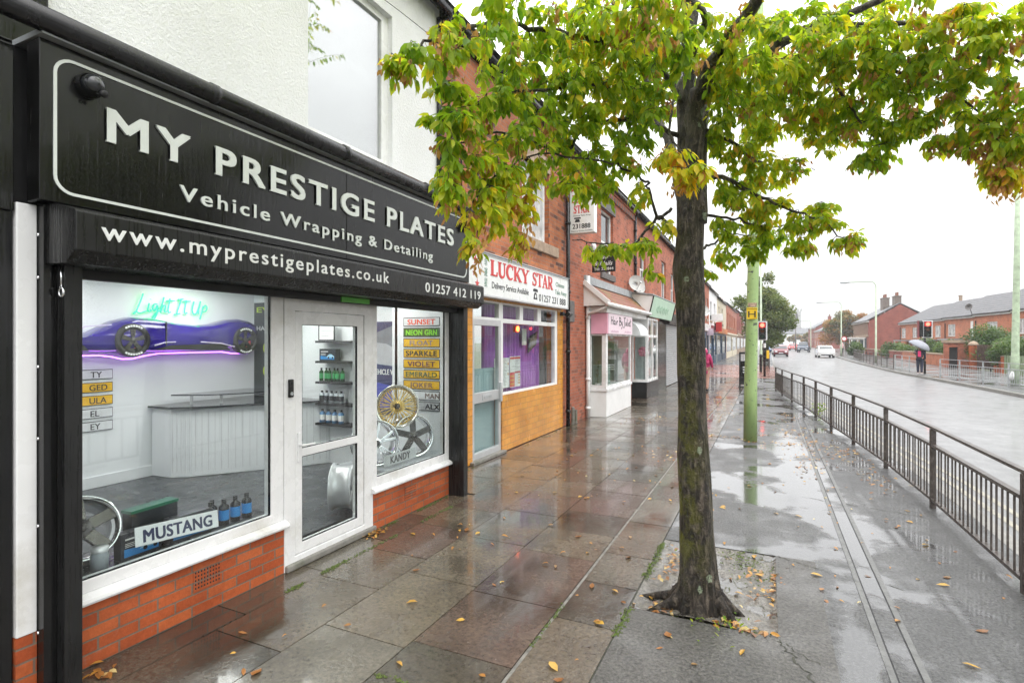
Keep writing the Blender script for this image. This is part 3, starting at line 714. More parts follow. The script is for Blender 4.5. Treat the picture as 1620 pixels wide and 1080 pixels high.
ctr = thing('sales_counter', 'white sales counter with a dark glass top and a curved front', 'counter', (-6.6, 5.0, .1))
path = [(-7.28, 4.38), (-6.92, 4.40), (-6.72, 4.55), (-6.5, 4.85), (-6.25, 5.2), (-5.95, 5.55), (-5.72, 5.94), (-7.28, 5.94)]
MB().prism(path, 'z', .10, .99).build('base', room_white, ctr, bevel=.01)
refl = MB()  # lines painted on the plain counter for railing bars reflected in the glass
for i in range(1, 6):
    (x0, y0), (x1, y1) = path[i], path[i + 1]
    if i == 6: continue
    for k in range(5):
        f = (k + .5) / 5; d = Vector((x1 - x0, y1 - y0, 0)).normalized(); nrm = Vector((d.y, -d.x, 0))
        c = Vector((x0 + (x1 - x0) * f, y0 + (y1 - y0) * f, .55)) + nrm * .003
        refl.obox(c, d * .004, nrm * .003, (0, 0, .38))
refl.build('reflection_line', simple('grey_reflection', (.66, .67, .68), .6), ctr)
big = [(-6.95 + (x + 6.95) * 1.0 + (.06 if x > -7 else 0), y - .05 if y < 5.8 else y) for x, y in path]
MB().prism(big, 'z', .99, 1.015).build('glass_top', glass_black, ctr)
st = MB()
for (x, y) in ((-6.7, 4.95), (-6.35, 5.45), (-6.95, 4.7)): st.tube([(x, y, 1.015), (x, y, 1.13)], .02, 10)
st.build('riser', silver, ctr)
MB().prism([(-7.15, 4.55), (-6.75, 4.75), (-6.25, 5.5), (-6.6, 5.85), (-7.1, 5.7)], 'z', 1.13, 1.145).build('display_shelf', glass_black, ctr)
mm = [simple('bottle_black', (.015, .017, .02), .25), simple('bottle_green', (.02, .10, .03), .2), simple('bottle_blue', (.12, .30, .55), .2), simple('bottle_amber', (.45, .2, .05), .2), simple('bottle_clear', (.5, .55, .58), .15)]
bl = simple('blue_label', (.02, .22, .55), .4)
def bottle_proto(mat, lab, h=.19, r=.036, name='bottle'):
    t = thing(name, 'bottle', 'bottle', (0, 0, 0))
    MB().lathe([(0, 0), (r, 0), (r, h * .70), (r * .85, h * .76), (r * .40, h * .82), (r * .40, h * .86)], (0, 0, 0), (0, 0, 1), 16).build('body', mat, t, smooth=True)
    MB().lathe([(r * .46, h * .85), (r * .46, h), (0, h)], (0, 0, 0), (0, 0, 1), 12).build('cap', black_pipe, t, smooth=True)
    MB().lathe([(r * 1.015, h * .2), (r * 1.015, h * .6)], (0, 0, 0), (0, 0, 1), 16).build('label', lab, t, smooth=True)
    return t
bp = bottle_proto(mm[0], bl, .19)
WB = [(-3.72, 2.66), (-3.70, 2.755), (-3.70, 2.85), (-3.76, 2.70), (-3.70, 2.95)]
for i, (x, y) in enumerate(WB):
    o = bp if i == 0 else dup(bp); o.location = (x, y, .475); o.rotation_euler = (0, 0, .4 * i)
    o['label'] = 'black car care bottle with a blue label on the window ledge beside the boxes'; o['group'] = 'black bottles on the window ledge'
wl = thing('window_ledge', 'dark display ledge behind the big shop window glass', 'ledge', (-3.75, 2.3, .1))
MB().box(-3.98, -3.60, 1.40, 3.10, .40, .475).box(-3.98, -3.94, 1.40, 3.10, .10, .40).build('board', room_floor, wl)
wl2 = thing('window_ledge', 'dark display ledge under the wheels in the narrower shop window', 'ledge', (-3.85, 4.9, .1))
MB().box(-4.25, -3.60, 4.52, 5.59, .44, .505).box(-4.25, -4.21, 4.52, 5.59, .10, .44).build('board', simple('grey_ledge', (.42, .44, .46), .4), wl2)
def product_box(x, y, z, sx, sy, sz, rz, mat, label, picture=True):
    t = thing('product_box', label, 'box', (0, 0, 0), 'boxes in the shop window')
    MB().box(-sx / 2, sx / 2, -sy / 2, sy / 2, 0, sz).build('carton', mat, t, bevel=.003)
    if picture:
        q = MB(); k = sx / 2 + .0015
        q.prism([(-sy * .42, .02), (sy * .42, .02), (sy * .42, sz * .30), (-sy * .42, sz * .42)], 'x', k - .001, k, 0)
        q.prism([(-sy * .05, sz * .28), (sy * .02, sz * .45), (sy * .14, sz * .56), (sy * .27, sz * .55), (sy * .36, sz * .44), (sy * .42, sz * .38), (sy * .42, sz * .26)], 'x', k, k + .001, 1)
        for yy in (.08, .33): q.lathe([(.0, .001), (.014, .001), (.014, 0)], (k + .001, sy * yy, sz * .27), (1, 0, 0), 12, 2)
        q.box(k, k + .001, -sy * .40, sy * .05, sz * .74, sz * .80, 3)
        for i in range(3): q.box(k, k + .001, -sy * .40, -sy * .1, sz * (.48 + .06 * i), sz * (.50 + .06 * i), 3)
        q.build('artwork', [bl, simple('pale_blue_car', (.35, .6, .75), .3), black_matt, sign_white], t)
    t.location = (x, y, z); t.rotation_euler = (0, 0, rz); return t
bk = simple('black_carton', (.015, .018, .024), .35); gk = simple('green_carton', (.02, .14, .08), .35)
product_box(-3.68, 2.13, .475, .07, .26, .17, .05, bk, 'black box with a blue car picture under the tilted white plate nearer the black rail')
product_box(-3.69, 2.47, .475, .07, .30, .17, -.02, bk, 'black box with a blue car picture beside the small bottles')
pbx = product_box(-3.78, 2.27, .475, .09, .32, .255, .08, bk, 'green topped box standing behind the tilted white plate', False)
lid_ = MB().box(-.048, .048, -.165, .165, .2555, .275).build('lid', gk, None); lid_.parent = pbx
def jar(x, y, label):
    t = thing('jar', label, 'jar', (x, y, .475), 'jars in the corner of the shop window')
    MB().lathe([(0, 0), (.045, 0), (.047, .10), (.042, .115)], (x, y, .475), (0, 0, 1), 18).build('body', simple('grey_jar', (.30, .33, .36), .3), t, smooth=True)
    MB().lathe([(.045, .115), (.046, .145), (0, .145)], (x, y, .475), (0, 0, 1), 18).build('lid', silver, t, smooth=True)
jar(-3.63, 1.74, 'grey jar with a silver lid tight against the black shutter rail'); jar(-3.63, 1.88, 'grey jar with a silver lid next to the black boxes')

def wheel(loc, face, r, width, rimmat, lipmat, style, label):
    t = thing('alloy_wheel', label, 'wheel', (0, 0, 0), 'alloy wheels in the shop window')
    w2 = width / 2
    MB().lathe([(r * .97, -w2), (r, -w2), (r, -w2 + .01), (r * .90, -w2 + .03), (r * .86, -w2 * .3), (r * .86, w2 * .5), (r * .93, w2 - .025), (r, w2 - .012), (r, w2), (r * .96, w2), (r * .86, w2 - .035), (r * .82, w2 * .35), (r * .82, -w2 * .9), (r * .93, -w2 + .008), (r * .97, -w2)], (0, 0, 0), (1, 0, 0), 48).build('barrel', lipmat, t, smooth=True)
    b = MB(); x0 = w2 * .45
    if style == 'mesh':
        b.lathe([(r * .84, x0 - .01), (r * .84, x0 + .012), (r * .79, x0 + .015), (r * .79, x0 - .01)], (0, 0, 0), (1, 0, 0), 40)
        for k in range(20):
            a = k * math.pi / 10
            for da in (.24, -.24):
                a2 = a + da
                b.bar((x0 + .012, math.cos(a) * r * .2, math.sin(a) * r * .2), (x0 + .004, math.cos(a2) * r * .81, math.sin(a2) * r * .81), .009, .014)
        b.lathe([(r * .24, x0 - .01), (r * .24, x0 + .02), (r * .16, x0 + .026), (r * .10, x0 + .012), (0, x0 + .012)], (0, 0, 0), (1, 0, 0), 28)
    else:
        for k in range(5):
            a = k * 1.2566 + .35
            for da, wd in (((0, .07),) if style == 'five' else ((.2, .032), (-.2, .032))):
                a2 = a + da; c1, s1 = math.cos(a + da * .3), math.sin(a + da * .3); c2, s2 = math.cos(a2), math.sin(a2)
                b.obox(((x0 + w2 * .3) + 0, (c1 * .05 + c2 * r * .88) / 2, (s1 * .05 + s2 * r * .88) / 2), (.012 + .001 * k, 0, 0), ((0), (c2 * r * .88 - c1 * .05) / 2, (s2 * r * .88 - s1 * .05) / 2), (0, -s2 * wd / 2, c2 * wd / 2))
        b.lathe([(.055, x0 - .02), (.055, x0 + w2 * .3 + .012), (.03, x0 + w2 * .3 + .022), (0, x0 + w2 * .3 + .022)], (0, 0, 0), (1, 0, 0), 24)
    b.build('spokes', rimmat, t, bevel=.004 if style != 'mesh' else 0)
    MB().lathe([(.028, 0), (.03, .006), (0, .009)], (x0 + (.014 if style == 'mesh' else w2 * .3 + .022), 0, 0), (1, 0, 0), 20).build('centre_cap', gunmetal, t, smooth=True)
    f = Vector(face).normalized()
    t.location = loc; t.rotation_euler = (0, math.asin(-f.z), math.atan2(f.y, f.x)); return t
wheel((-3.93, 5.16, 1.09), (.62, -.75, .10), .25, .30, gold, simple('polished_lip', (.70, .68, .62), .15, metal=.9), 'mesh', 'gold mesh alloy wheel with a deep polished lip on top of two other wheels')
wheel((-3.88, 4.70, .745), (.80, -.55, .12), .245, .20, chrome, chrome, 'split', 'bright chrome split spoke wheel under the gold one')
wheel((-3.78, 5.24, .745), (.80, -.55, .12), .245, .16, gunmetal, chrome, 'five', 'dark five spoke alloy wheel beside the chrome one')
wheel((-3.95, 4.30, .36), (.85, .5, .0), .24, .22, silver, silver, 'split', 'silver wheel on the floor behind the glass door')
wheel((-3.82, 1.86, .68), (.85, -.2, .5), .20, .2, gunmetal, chrome, 'five', 'chrome rimmed wheel in the window corner behind two grey jars')

# shelves on the inner wall behind the door
SX0, SX1 = -5.80, -5.35
def shelf(z, label):
    t = thing('wall_shelf', label, 'shelf', (SX0, 5.9, z), 'black shelves behind the shop door')
    MB().box(SX0, SX1 + .2, 5.74, 5.948, z - .03, z).build('board', black_matt, t)
    return t
ZS = (1.86, 1.575, 1.285, .98, .70)
for z, lb in zip(ZS, ('black shelf carrying the framed certificate', 'black shelf carrying a boxed car kit', 'black shelf carrying the dark green bottles', 'black shelf carrying grey tubs', 'lowest black shelf carrying pale blue bottles')): shelf(z, lb)
cf = thing('framed_certificate', 'framed certificate leaning on the top shelf', 'frame', (-5.6, 5.85, 1.86))
MB().panel('y', 5.80, 5.815, -5.80, -5.50, 1.862, 2.15, [(-5.785, -5.515, 1.877, 2.135)]).build('frame', black_matt, cf)
q = MB().box(-5.785, -5.515, 5.806, 5.812, 1.877, 2.135)
for i in range(6): q.box(-5.75, -5.75 + .2 - .03 * (i % 3), 5.8045, 5.806, 2.10 - .035 * i, 2.106 - .035 * i, 1)
q.build('paper', [sign_white, simple('grey_print', (.35, .35, .38), .5)], cf)
product_box(-5.62, 5.84, 1.576, .10, .30, .17, -rad(90), bk, 'dark car kit box on the shelf under the certificate')
gp = bottle_proto(mm[1], simple('green_label', (.05, .35, .12), .4), .19, .03)
for i in range(6):
    o = gp if i == 0 else dup(gp); o.location = (-5.77 + .075 * i, 5.83 + .02 * (i % 2), 1.286)
    o['label'] = 'dark green bottle in the row on the middle shelf'; o['group'] = 'green bottles on the middle shelf'
tp = bottle_proto(mm[4], mm[0], .17, .036)
for i in range(5):
    o = tp if i == 0 else dup(tp); o.location = (-5.76 + .09 * i, 5.83, .981)
    o['label'] = 'grey tub in the row on the fourth shelf down'; o['group'] = 'grey tubs on the fourth shelf'
cp = bottle_proto(mm[2], sign_white, .19, .04)
for i in range(4):
    o = cp if i == 0 else dup(cp); o.location = (-5.74 + .115 * i, 5.82, .701)
    o['label'] = 'pale blue bottle on the lowest shelf'; o['group'] = 'blue bottles on the lowest shelf'
# banner and poster
bn = thing('display_banner', 'dark display board with yellow and white print behind the counter', 'banner', (-6.8, 5.94, 1.2))
MB().box(-7.26, -6.35, 5.925, 5.946, 1.02, 2.45).build('board', simple('black_board_print', (.03, .04, .045), .4), bn)
q = MB()
letter(q, 'EVERY', '-y', 5.925, -7.20, 2.30, w=.75, cap=.085, bold=.02, depth=.002, mi=0)
letter(q, 'HARD WEAR', '-y', 5.925, -7.20, 2.02, w=.75, cap=.07, bold=.02, depth=.002, mi=1)
letter(q, 'COVERS', '-y', 5.925, -6.80, 1.90, w=.40, cap=.07, bold=.02, depth=.002, mi=1)
for (x, z, m_) in ((-6.95, 1.75, 0), (-6.6, 1.68, 0), (-6.95, 1.40, 0), (-6.55, 1.36, 1)):
    q.lathe([(.11, 0), (.11, .002), (.09, .003), (.085, 0)], (x, 5.925, z), (0, -1, 0), 24, m_)
q.build('print', [simple('lime_print', (.55, .72, .05), .4), sign_white], bn)
po = thing('car_poster', 'tall poster of a grey car and purple print beside the plate column', 'poster', (-4.7, 5.94, 1.4))
MB().box(-4.95, -4.40, 5.93, 5.948, .85, 2.12).build('sheet', simple('poster_ground', (.055, .06, .13), .35), po)
q = MB().prism([(-4.93, 1.62), (-4.42, 1.60), (-4.42, 1.98), (-4.6, 2.06), (-4.93, 1.95)], 'y', 5.928, 5.93, 0)
q.prism([(-4.93, 1.55), (-4.42, 1.50), (-4.42, 1.70), (-4.7, 1.82), (-4.93, 1.84)], 'y', 5.926, 5.928, 1)
q.prism([(-4.93, .95), (-4.42, .95), (-4.42, 1.22), (-4.93, 1.30)], 'y', 5.926, 5.928, 3)
letter(q, 'VEHICLE WRAP', '-y', 5.926, -4.92, 1.40, w=.50, cap=.075, bold=.02, depth=.002, mi=2)
q.build('print', [simple('slate_print', (.20, .22, .24), .4), simple('car_print', (.42, .44, .46), .4), sign_white, simple('blue_print', (.09, .10, .42), .4)], po)

# ------------------------------------------------------------------ Chinese takeaway
def ribbon(mb, pts, w, face_x, k=0, depth=.006, mi=0):
    """flat stroke on a plane facing +X; pts (y,z), w width or list"""
    n = len(pts); L = []; Rr = []
    for i, p in enumerate(pts):
        a = Vector(pts[max(i - 1, 0)]); b = Vector(pts[min(i + 1, n - 1)]); d = (b - a).normalized(); nn = Vector((-d.y, d.x))
        ww = (w[i] if isinstance(w, (list, tuple)) else w) / 2
        L.append(Vector(p) + nn * ww); Rr.append(Vector(p) - nn * ww)
    X1 = face_x + depth + .0006 * k
    vs = [(X1, *p) for p in L] + [(X1, *p) for p in Rr] + [(face_x, *p) for p in L] + [(face_x, *p) for p in Rr]
    fs = [(i, i + 1, n + i + 1, n + i) for i in range(n - 1)]
    fs += [(2 * n + i, 2 * n + i + 1, i + 1, i) for i in range(n - 1)] + [(n + i, n + i + 1, 3 * n + i + 1, 3 * n + i) for i in range(n - 1)]
    fs += [(0, n, 3 * n, 2 * n), (n - 1, 2 * n - 1, 4 * n - 1, 3 * n - 1)]
    mb.add(vs, fs, mi)
def arc(cx, cy, rx, ry, a0, a1, n=10):
    return [(cx + rx * math.cos(rad(a0 + (a1 - a0) * i / n)), cy + ry * math.sin(rad(a0 + (a1 - a0) * i / n))) for i in range(n + 1)]
T, t_ = .22, .10
SERIF = {
 'L': ([([(.2, 0), (.2, 1)], T), ([(.03, .04), (.42, .04)], .08), ([(.03, .96), (.37, .96)], .08), ([(.2, .05), (.66, .05)], .1), ([(.64, .0), (.67, .28)], .09)], .72),
 'U': ([([(.2, 1), (.2, .35)] + arc(.45, .32, .25, .28, 180, 360)[1:] , [T, T] + [T - .012 * i for i in range(10)]), ([(.70, .32), (.70, 1)], t_), ([(.03, .96), (.38, .96)], .08), ([(.55, .96), (.85, .96)], .08)], .86),
 'C': ([(arc(.48, .5, .36, .46, 50, 310, 16), [.1, .12, .15, .18, .2, .22, .23, .23, .23, .23, .22, .2, .18, .15, .13, .11, .1]), ([(.74, 1.0), (.74, .68)], .08)], .82),
 'K': ([([(.2, 0), (.2, 1)], T), ([(.03, .04), (.37, .04)], .08), ([(.03, .96), (.37, .96)], .08), ([(.30, .42), (.74, .96)], t_), ([(.40, .55), (.78, .03)], T), ([(.6, .96), (.9, .96)], .08), ([(.62, .04), (.96, .04)], .08)], .95),
 'Y': ([([(.12, .98), (.46, .45)], T), ([(.80, .98), (.46, .45)], t_), ([(.46, .5), (.46, 0)], T), ([(.0, .96), (.34, .96)], .08), ([(.64, .96), (.95, .96)], .08), ([(.28, .04), (.64, .04)], .08)], .95),
 'S': ([([(.62, .74), (.56, .9), (.38, .95), (.2, .88), (.16, .72), (.26, .58), (.5, .45), (.62, .3), (.56, .12), (.38, .05), (.18, .1), (.11, .28)], [.09, .1, .12, .15, .18, .2, .21, .2, .18, .14, .1, .09]), ([(.64, 1.0), (.64, .7)], .07), ([(.1, .0), (.1, .3)], .07)], .76),
 'T': ([([(.44, 0), (.44, 1)], T), ([(.04, .95), (.84, .95)], .1), ([(.05, 1), (.05, .72)], .07), ([(.83, 1), (.83, .72)], .07), ([(.26, .04), (.62, .04)], .08)], .88),
 'A': ([([(.13, .03), (.44, 1)], t_), ([(.42, 1), (.74, .03)], T), ([(.22, .33), (.64, .33)], .08), ([(.0, .04), (.3, .04)], .08), ([(.56, .04), (.93, .04)], .08)], .93),
 'R': ([([(.2, 0), (.2, 1)], T), ([(.03, .04), (.37, .04)], .08), ([(.2, .95), (.46, .95)] + arc(.48, .73, .2, .22, 90, -90, 8)[1:] + [(.25, .51)], [.1, .1, .12, .15, .19, .21, .21, .19, .15, .12, .1, .1]), ([(.03, .96), (.3, .96)], .08), ([(.42, .5), (.72, .03)], T), ([(.62, .04), (.92, .04)], .08)], .92)}
def serif(mb, text, X, y, z, w, h, mi=0):
    adv = sum(SERIF[c][1] if c != ' ' else .35 for c in text); s = w / adv; u = 0
    for c in text:
        if c == ' ': u += .35; continue
        for k, (pts, wd) in enumerate(SERIF[c][0]):
            if isinstance(wd, (list, tuple)): wd = (list(wd) + [wd[-1]] * 40)[:len(pts)]
            n0 = len(mb.v)
            ribbon(mb, [(p[0], p[1]) for p in pts], wd, 0, k, .006, mi)
            mb.v[n0:] = [(X + a, y + (u + b) * s, z + q * h) for a, b, q in mb.v[n0:]]
        u += SERIF[c][1]
def star(mb, X, y, z, r, mi=0):
    mb.prism([(y + (r if i % 2 == 0 else r * .4) * math.sin(i * math.pi / 5), z + (r if i % 2 == 0 else r * .4) * math.cos(i * math.pi / 5)) for i in range(10)], 'x', X, X + .004, mi)

lk = thing('takeaway_building', 'red brick takeaway with orange glazed tiles under a white sign board', 'building', (WX, 8.7, 0))
MB().panel('x', -4.33, WX, 6.22, 11.21, 0, 6.3, [(6.95, 10.90, .02, 2.55), (8.95, 10.30, 3.80, 5.25)]).build('wall', lucky_brick, lk)
MB().panel('x', -4.25, -4.0, 6.80, 11.02, .012, 2.552, [(7.08, 8.08, .03, 2.5), (8.08, 10.74, .95, 2.5)]).build('stall_riser', orange_tile, lk)
MB().box(WX - .005, -3.97, 9.0 - .35, 10.72, 3.60, 3.80).build('sill', stone, lk, bevel=.01)
lw = frame_x('window', -4.20, -4.13, 8.95, 10.30, 3.80, 5.25, [(9.02, 9.60, 3.87, 5.18), (9.66, 10.23, 3.87, 5.18)], upvc, lk)
pane_x(-4.165, [(9.02, 9.60, 3.87, 5.18), (9.66, 10.23, 3.87, 5.18)], lw, net_pane)
MB().panel('x', -4.33, -4.02, 8.90, 10.35, 5.25, 5.55).build('lintel', stone, lk, bevel=.01)
sfd = [(7.085, 8.07, .94, 2.195)]
sfh = [(7.14, 8.0, 2.235, 2.47), (8.15, 8.83, 2.235, 2.47), (8.98, 9.66, 2.235, 2.47), (9.84, 10.60, 2.235, 2.47), (8.15, 10.60, .985, 2.16)]
sf = frame_x('shopfront_frame', -4.10, WX + .01, 7.08, 10.74, .95, 2.5, sfh + sfd, white_paint, lk)
pane_x(-4.06, sfh, sf, glass)
ld = frame_x('door', -4.09, WX + .012, 7.08, 8.075, .04, 2.20, [(7.17, 7.99, .14, .90), (7.17, 7.99, 1.06, 2.10)], silver, lk)
pane_x(-4.055, [(7.17, 7.99, .14, .90), (7.17, 7.99, 1.06, 2.10)], ld, glass)
MB().box(WX + .01, WX + .022, 7.42, 7.74, .93, 1.02).box(WX + .022, WX + .026, 7.45, 7.71, .955, .995, 1).build('letterbox', [silver, steel], ld, bevel=.003)
MB().box(WX + .01, WX + .05, 7.995, 8.06, .86, 1.18).build('handle', silver, ld, bevel=.008)
MB().box(-4.20, -3.93, 7.0, 8.12, .0, .05).build('doorstep', concrete, lk, bevel=.01)
MB().box(-4.14, -4.13, 7.12, 8.05, .1, 1.42).build('etched_panel', tealglass, ld)
# room behind the takeaway glass
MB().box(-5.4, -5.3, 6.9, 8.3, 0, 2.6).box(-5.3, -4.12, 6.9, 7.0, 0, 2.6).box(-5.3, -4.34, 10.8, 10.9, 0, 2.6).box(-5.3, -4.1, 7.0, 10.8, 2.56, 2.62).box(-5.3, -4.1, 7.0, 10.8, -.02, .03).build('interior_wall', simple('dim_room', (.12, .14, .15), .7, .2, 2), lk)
def pipe(name, pts, r, mat, parent, clips=()):
    q = MB().tube(pts, r, 12)
    for z in clips: q.tube([(pts[0][0], pts[0][1], z), (pts[0][0], pts[0][1], z + .06)], r * 1.3, 12)
    return q.build(name, mat, parent, smooth=True)
pipe('downpipe', [(-3.94, 11.2, .0), (-3.94, 11.2, 6.2)], .045, black_pipe, lk, (.3, 1.6, 2.9, 4.4))
pipe('gutter', [(-3.9, 6.22, 6.25), (-3.9, 11.2, 6.25)], .065, black_pipe, lk)
MB().prism([(-3.80, 6.34), (-7.9, 8.8), (-12.0, 6.34)], 'y', 6.225, 11.2).build('roof', slate, lk)
MB().box(-4.33, -3.95, 6.23, 11.2, 6.12, 6.30).build('soffit_board', black_pipe, lk)
q = MB().tube([(-4.0, 6.75, 3.3), (-4.0, 6.75, 4.6), (-4.0, 6.4, 5.2)], .014, 8).tube([(-4.0, 7.25, 3.30), (-4.0, 7.25, 5.2)], .014, 8)
q.tube([(-4.0, 6.75, 3.45)] + [(-4.0, 6.75 + .5 * i / 8, 3.36 - .10 * math.sin(math.pi * i / 8)) for i in range(9)], .012, 8)
q.build('cable', black_pipe, lk, smooth=True)
MB().box(-4.03, -3.93, 11.30, 11.62, 2.28, 2.75).build('vent_box', stone_grey, lk, bevel=.01)
lamp = thing('security_lamp', 'small black floodlight under the end of the white sign', 'lamp', (-4.0, 10.95, 2.42))
MB().box(-4.03, -3.93, 10.85, 10.95, 2.40, 2.48).tube([(-3.93, 10.9, 2.44), (-3.86, 10.9, 2.43)], .015, 8).obox((-3.82, 10.9, 2.42), (.03, 0, -.03), (0, .09, 0), (.04, 0, .04)).build('body', black_pipe, lamp, bevel=.006)

ls = thing('shop_sign', 'white sign board with big red serif letters and red stars', 'sign', (-3.9, 8.8, 2.85))
MB().box(-4.028, -3.85, 6.66, 10.93, 2.535, 3.175).build('board', sign_white, ls, bevel=.008)
MB().panel('x', -3.852, -3.838, 6.655, 10.935, 2.53, 3.18, [(6.68, 10.91, 2.555, 3.155)]).build('trim', silver, ls)
MB().prism([(-4.028, 3.178), (-3.82, 3.178), (-3.82, 3.19), (-4.028, 3.27)], 'y', 6.62, 10.95).build('flashing', lead, ls)
q = MB(); serif(q, 'LUCKY', -3.85, 7.36, 2.865, 1.50, .245, 0); q.build('red_lettering', redtxt, ls)
q = MB(); serif(q, 'STAR', -3.85, 8.99, 2.865, 1.05, .245, 0); q.build('red_lettering', redtxt, ls)
q = MB()
star(q, -3.85, 6.90, 3.04, .085); star(q, -3.85, 6.86, 2.85, .055); star(q, -3.85, 7.03, 2.87, .04); star(q, -3.85, 6.95, 2.70, .07); star(q, -3.85, 7.03, 3.09, .018)
q.build('star', redtxt, ls)
q = MB()
for i, ch in enumerate('幸運星'): letter(q, ch, '+x', -3.85, 7.17, 2.99 - .155 * i, w=.10, h=.125, depth=.003)
q.build('green_character', greentxt, ls)
q = MB(); letter(q, 'Chinese', '+x', -3.85, 10.20, 2.955, w=.50, cap=.095, bold=.006, depth=.003); q.build('green_lettering', greentxt, ls)
word_parts('green_lettering', 'Take Away', greentxt, ls, '+x', -3.85, 10.16, 2.80, w=.68, cap=.095, bold=.006, depth=.003)
word_parts('black_lettering', 'Delivery Service Available', blacktxt, ls, '+x', -3.85, 7.42, 2.675, w=1.42, cap=.105, bold=.010, depth=.003)
word_parts('black_lettering', '01257 231 888', blacktxt, ls, '+x', -3.85, 9.32, 2.605, w=1.46, cap=.135, bold=.018, depth=.003, spacing=1.05)
q = MB()
q.prism([(9.06, 2.62), (9.24, 2.62), (9.22, 2.70), (9.18, 2.745), (9.12, 2.745), (9.08, 2.70)], 'x', -3.85, -3.847).prism([(9.04, 2.76), (9.26, 2.76), (9.26, 2.80), (9.20, 2.815), (9.10, 2.815), (9.04, 2.80)], 'x', -3.85, -3.847)
q.lathe([(0, .005), (.032, .005), (.032, 0)], (-3.85, 9.15, 2.675), (1, 0, 0), 14, 1)
q.build('telephone_symbol', [blacktxt, sign_white], ls)

# curtain, menus and lights in the takeaway window
cu = thing('curtain', 'purple pleated curtain behind the takeaway window', 'curtain', (-4.5, 9.4, 1.0))
n = 150; vs = []; fs = []
for i in range(n + 1):
    y = 8.16 + 2.5 * i / n; x = -4.42 + .028 * math.sin(i * .82) + .012 * math.sin(i * .31)
    vs += [(x, y, .9), (x + .01 * math.sin(i * .5), y, 2.5), (x - .02, y, .9), (x - .02, y, 2.5)]
for i in range(n):
    a = i * 4; fs += [(a, a + 4, a + 5, a + 1), (a + 2, a + 3, a + 7, a + 6)]
MB().add(vs, fs).build('cloth', curtain_m, cu, smooth=True, recalc=False)
mn = thing('menu_poster', 'white takeaway menu sheets with red headings taped inside the window', 'poster', (-4.2, 8.6, 1.3))
q = MB().box(-4.20, -4.195, 8.17, 8.75, 1.03, 1.56).build('sheet', sign_white, mn)
MB().box(-4.192, -4.187, 8.762, 9.22, 1.02, 1.58).build('sheet', sign_white, mn)
q = MB()
for c in range(2):
    for r in range(22):
        q.box(-4.195, -4.194, 8.21 + .27 * c, 8.21 + .27 * c + .10 + .08 * ((r * 7 + c) % 3) / 2, 1.53 - .021 * r, 1.538 - .021 * r, 0)
for r in range(4): q.box(-4.195, -4.194, 8.40 + .29 * (r % 2), 8.44 + .29 * (r % 2), 1.16 + .09 * r, 1.20 + .09 * r, 2)
q.box(-4.187, -4.186, 8.77, 8.97, 1.03, 1.29, 1)
q.box(-4.187, -4.186, 8.98, 9.21, 1.27, 1.30, 1).box(-4.187, -4.186, 8.78, 9.21, 1.53, 1.565, 1)
for r in range(20): q.box(-4.187, -4.186, 8.99, 9.10 + .05 * (r % 3), 1.05 + .0235 * r, 1.058 + .0235 * r, 0)
for r in range(4): q.box(-4.187, -4.186, 9.13, 9.20, 1.07 + .05 * r, 1.10 + .05 * r, 2)
for r in range(3): q.box(-4.186, -4.185, 8.79, 8.95, 1.06 + .07 * r, 1.10 + .07 * r, 2)
q.build('print', [simple('grey_print_fine', (.40, .40, .42), .5), redtxt, simple('food_print', (.62, .30, .06), .5)], mn)
lt = thing('led_lamp', 'glowing red and amber lamp at the top of the takeaway window', 'lamp', (-4.2, 9.02, 2.08))
MB().box(-4.22, -4.17, 8.96, 9.16, 2.02, 2.14).build('case', redtxt, lt, bevel=.01)
MB().lathe([(0, .012), (.05, .012), (.05, 0)], (-4.17, 9.06, 2.08), (1, 0, 0), 18).build('bulb', amber_light, lt)
pc = thing('picture_frame', 'dark tilted picture in front of the purple curtain', 'frame', (-4.3, 10.2, 1.8))
MB().prism([(9.9, 1.62), (10.28, 1.78), (10.38, 2.06), (10.0, 1.95)], 'x', -4.34, -4.31).build('frame', stone_grey, pc, bevel=.008)
MB().prism([(9.95, 1.68), (10.26, 1.80), (10.34, 2.02), (10.03, 1.92)], 'x', -4.31, -4.305).build('picture', simple('brown_picture', (.20, .16, .10), .4), pc)
vs_ = MB()
wst = thing('wall_certificate', 'small white notice pinned on the purple curtain', 'notice', (-4.33, 9.9, 1.9))
MB().box(-4.335, -4.325, 9.62, 9.82, 1.78, 2.10).build('sheet', sign_white, wst)

def box_sign(name, label, face_y, x0, x1, z0, z1, th, mat_):
    t = thing(name, label, 'sign', ((x0 + x1) / 2, face_y, z0))
    MB().box(x0, x1, face_y, face_y + th, z0, z1).build('box', mat_, t, bevel=.012); return t
ps = box_sign('projecting_sign', 'white projecting box sign with red serif words and a phone number half hidden by leaves', 11.24, -3.93, -3.36, 4.20, 5.32, .20, sign_white)
q = MB()
for tx, z in (('LUCKY', 4.86), ('STAR', 4.63)):
    b2 = MB(); serif(b2, tx, 0, 0, 0, .42 if tx == 'LUCKY' else .36, .17)
    o_ = -3.86 if tx == 'LUCKY' else -3.83
    q.add([(o_ + y, 11.24 - x, z + zz) for x, y, zz in b2.v], b2.f)
def star_y(mb, x, y, z, r): mb.prism([(x + (r if i % 2 == 0 else r * .4) * math.sin(i * math.pi / 5), z + (r if i % 2 == 0 else r * .4) * math.cos(i * math.pi / 5)) for i in range(10)], 'y', y - .004, y)
for x, r in ((-3.84, .05), (-3.72, .04), (-3.58, .05), (-3.46, .035)): star_y(q, x, 11.24, 5.16 + .02 * math.sin(x * 30), r)
q.build('red_lettering', redtxt, ps)
q = MB(); letter(q, '231888', '-y', 11.24, -3.85, 4.30, w=.40, cap=.105, bold=.02, depth=.003); letter(q, 'Delivery Service Available', '-y', 11.24, -3.88, 4.235, w=.48, cap=.03, depth=.003)
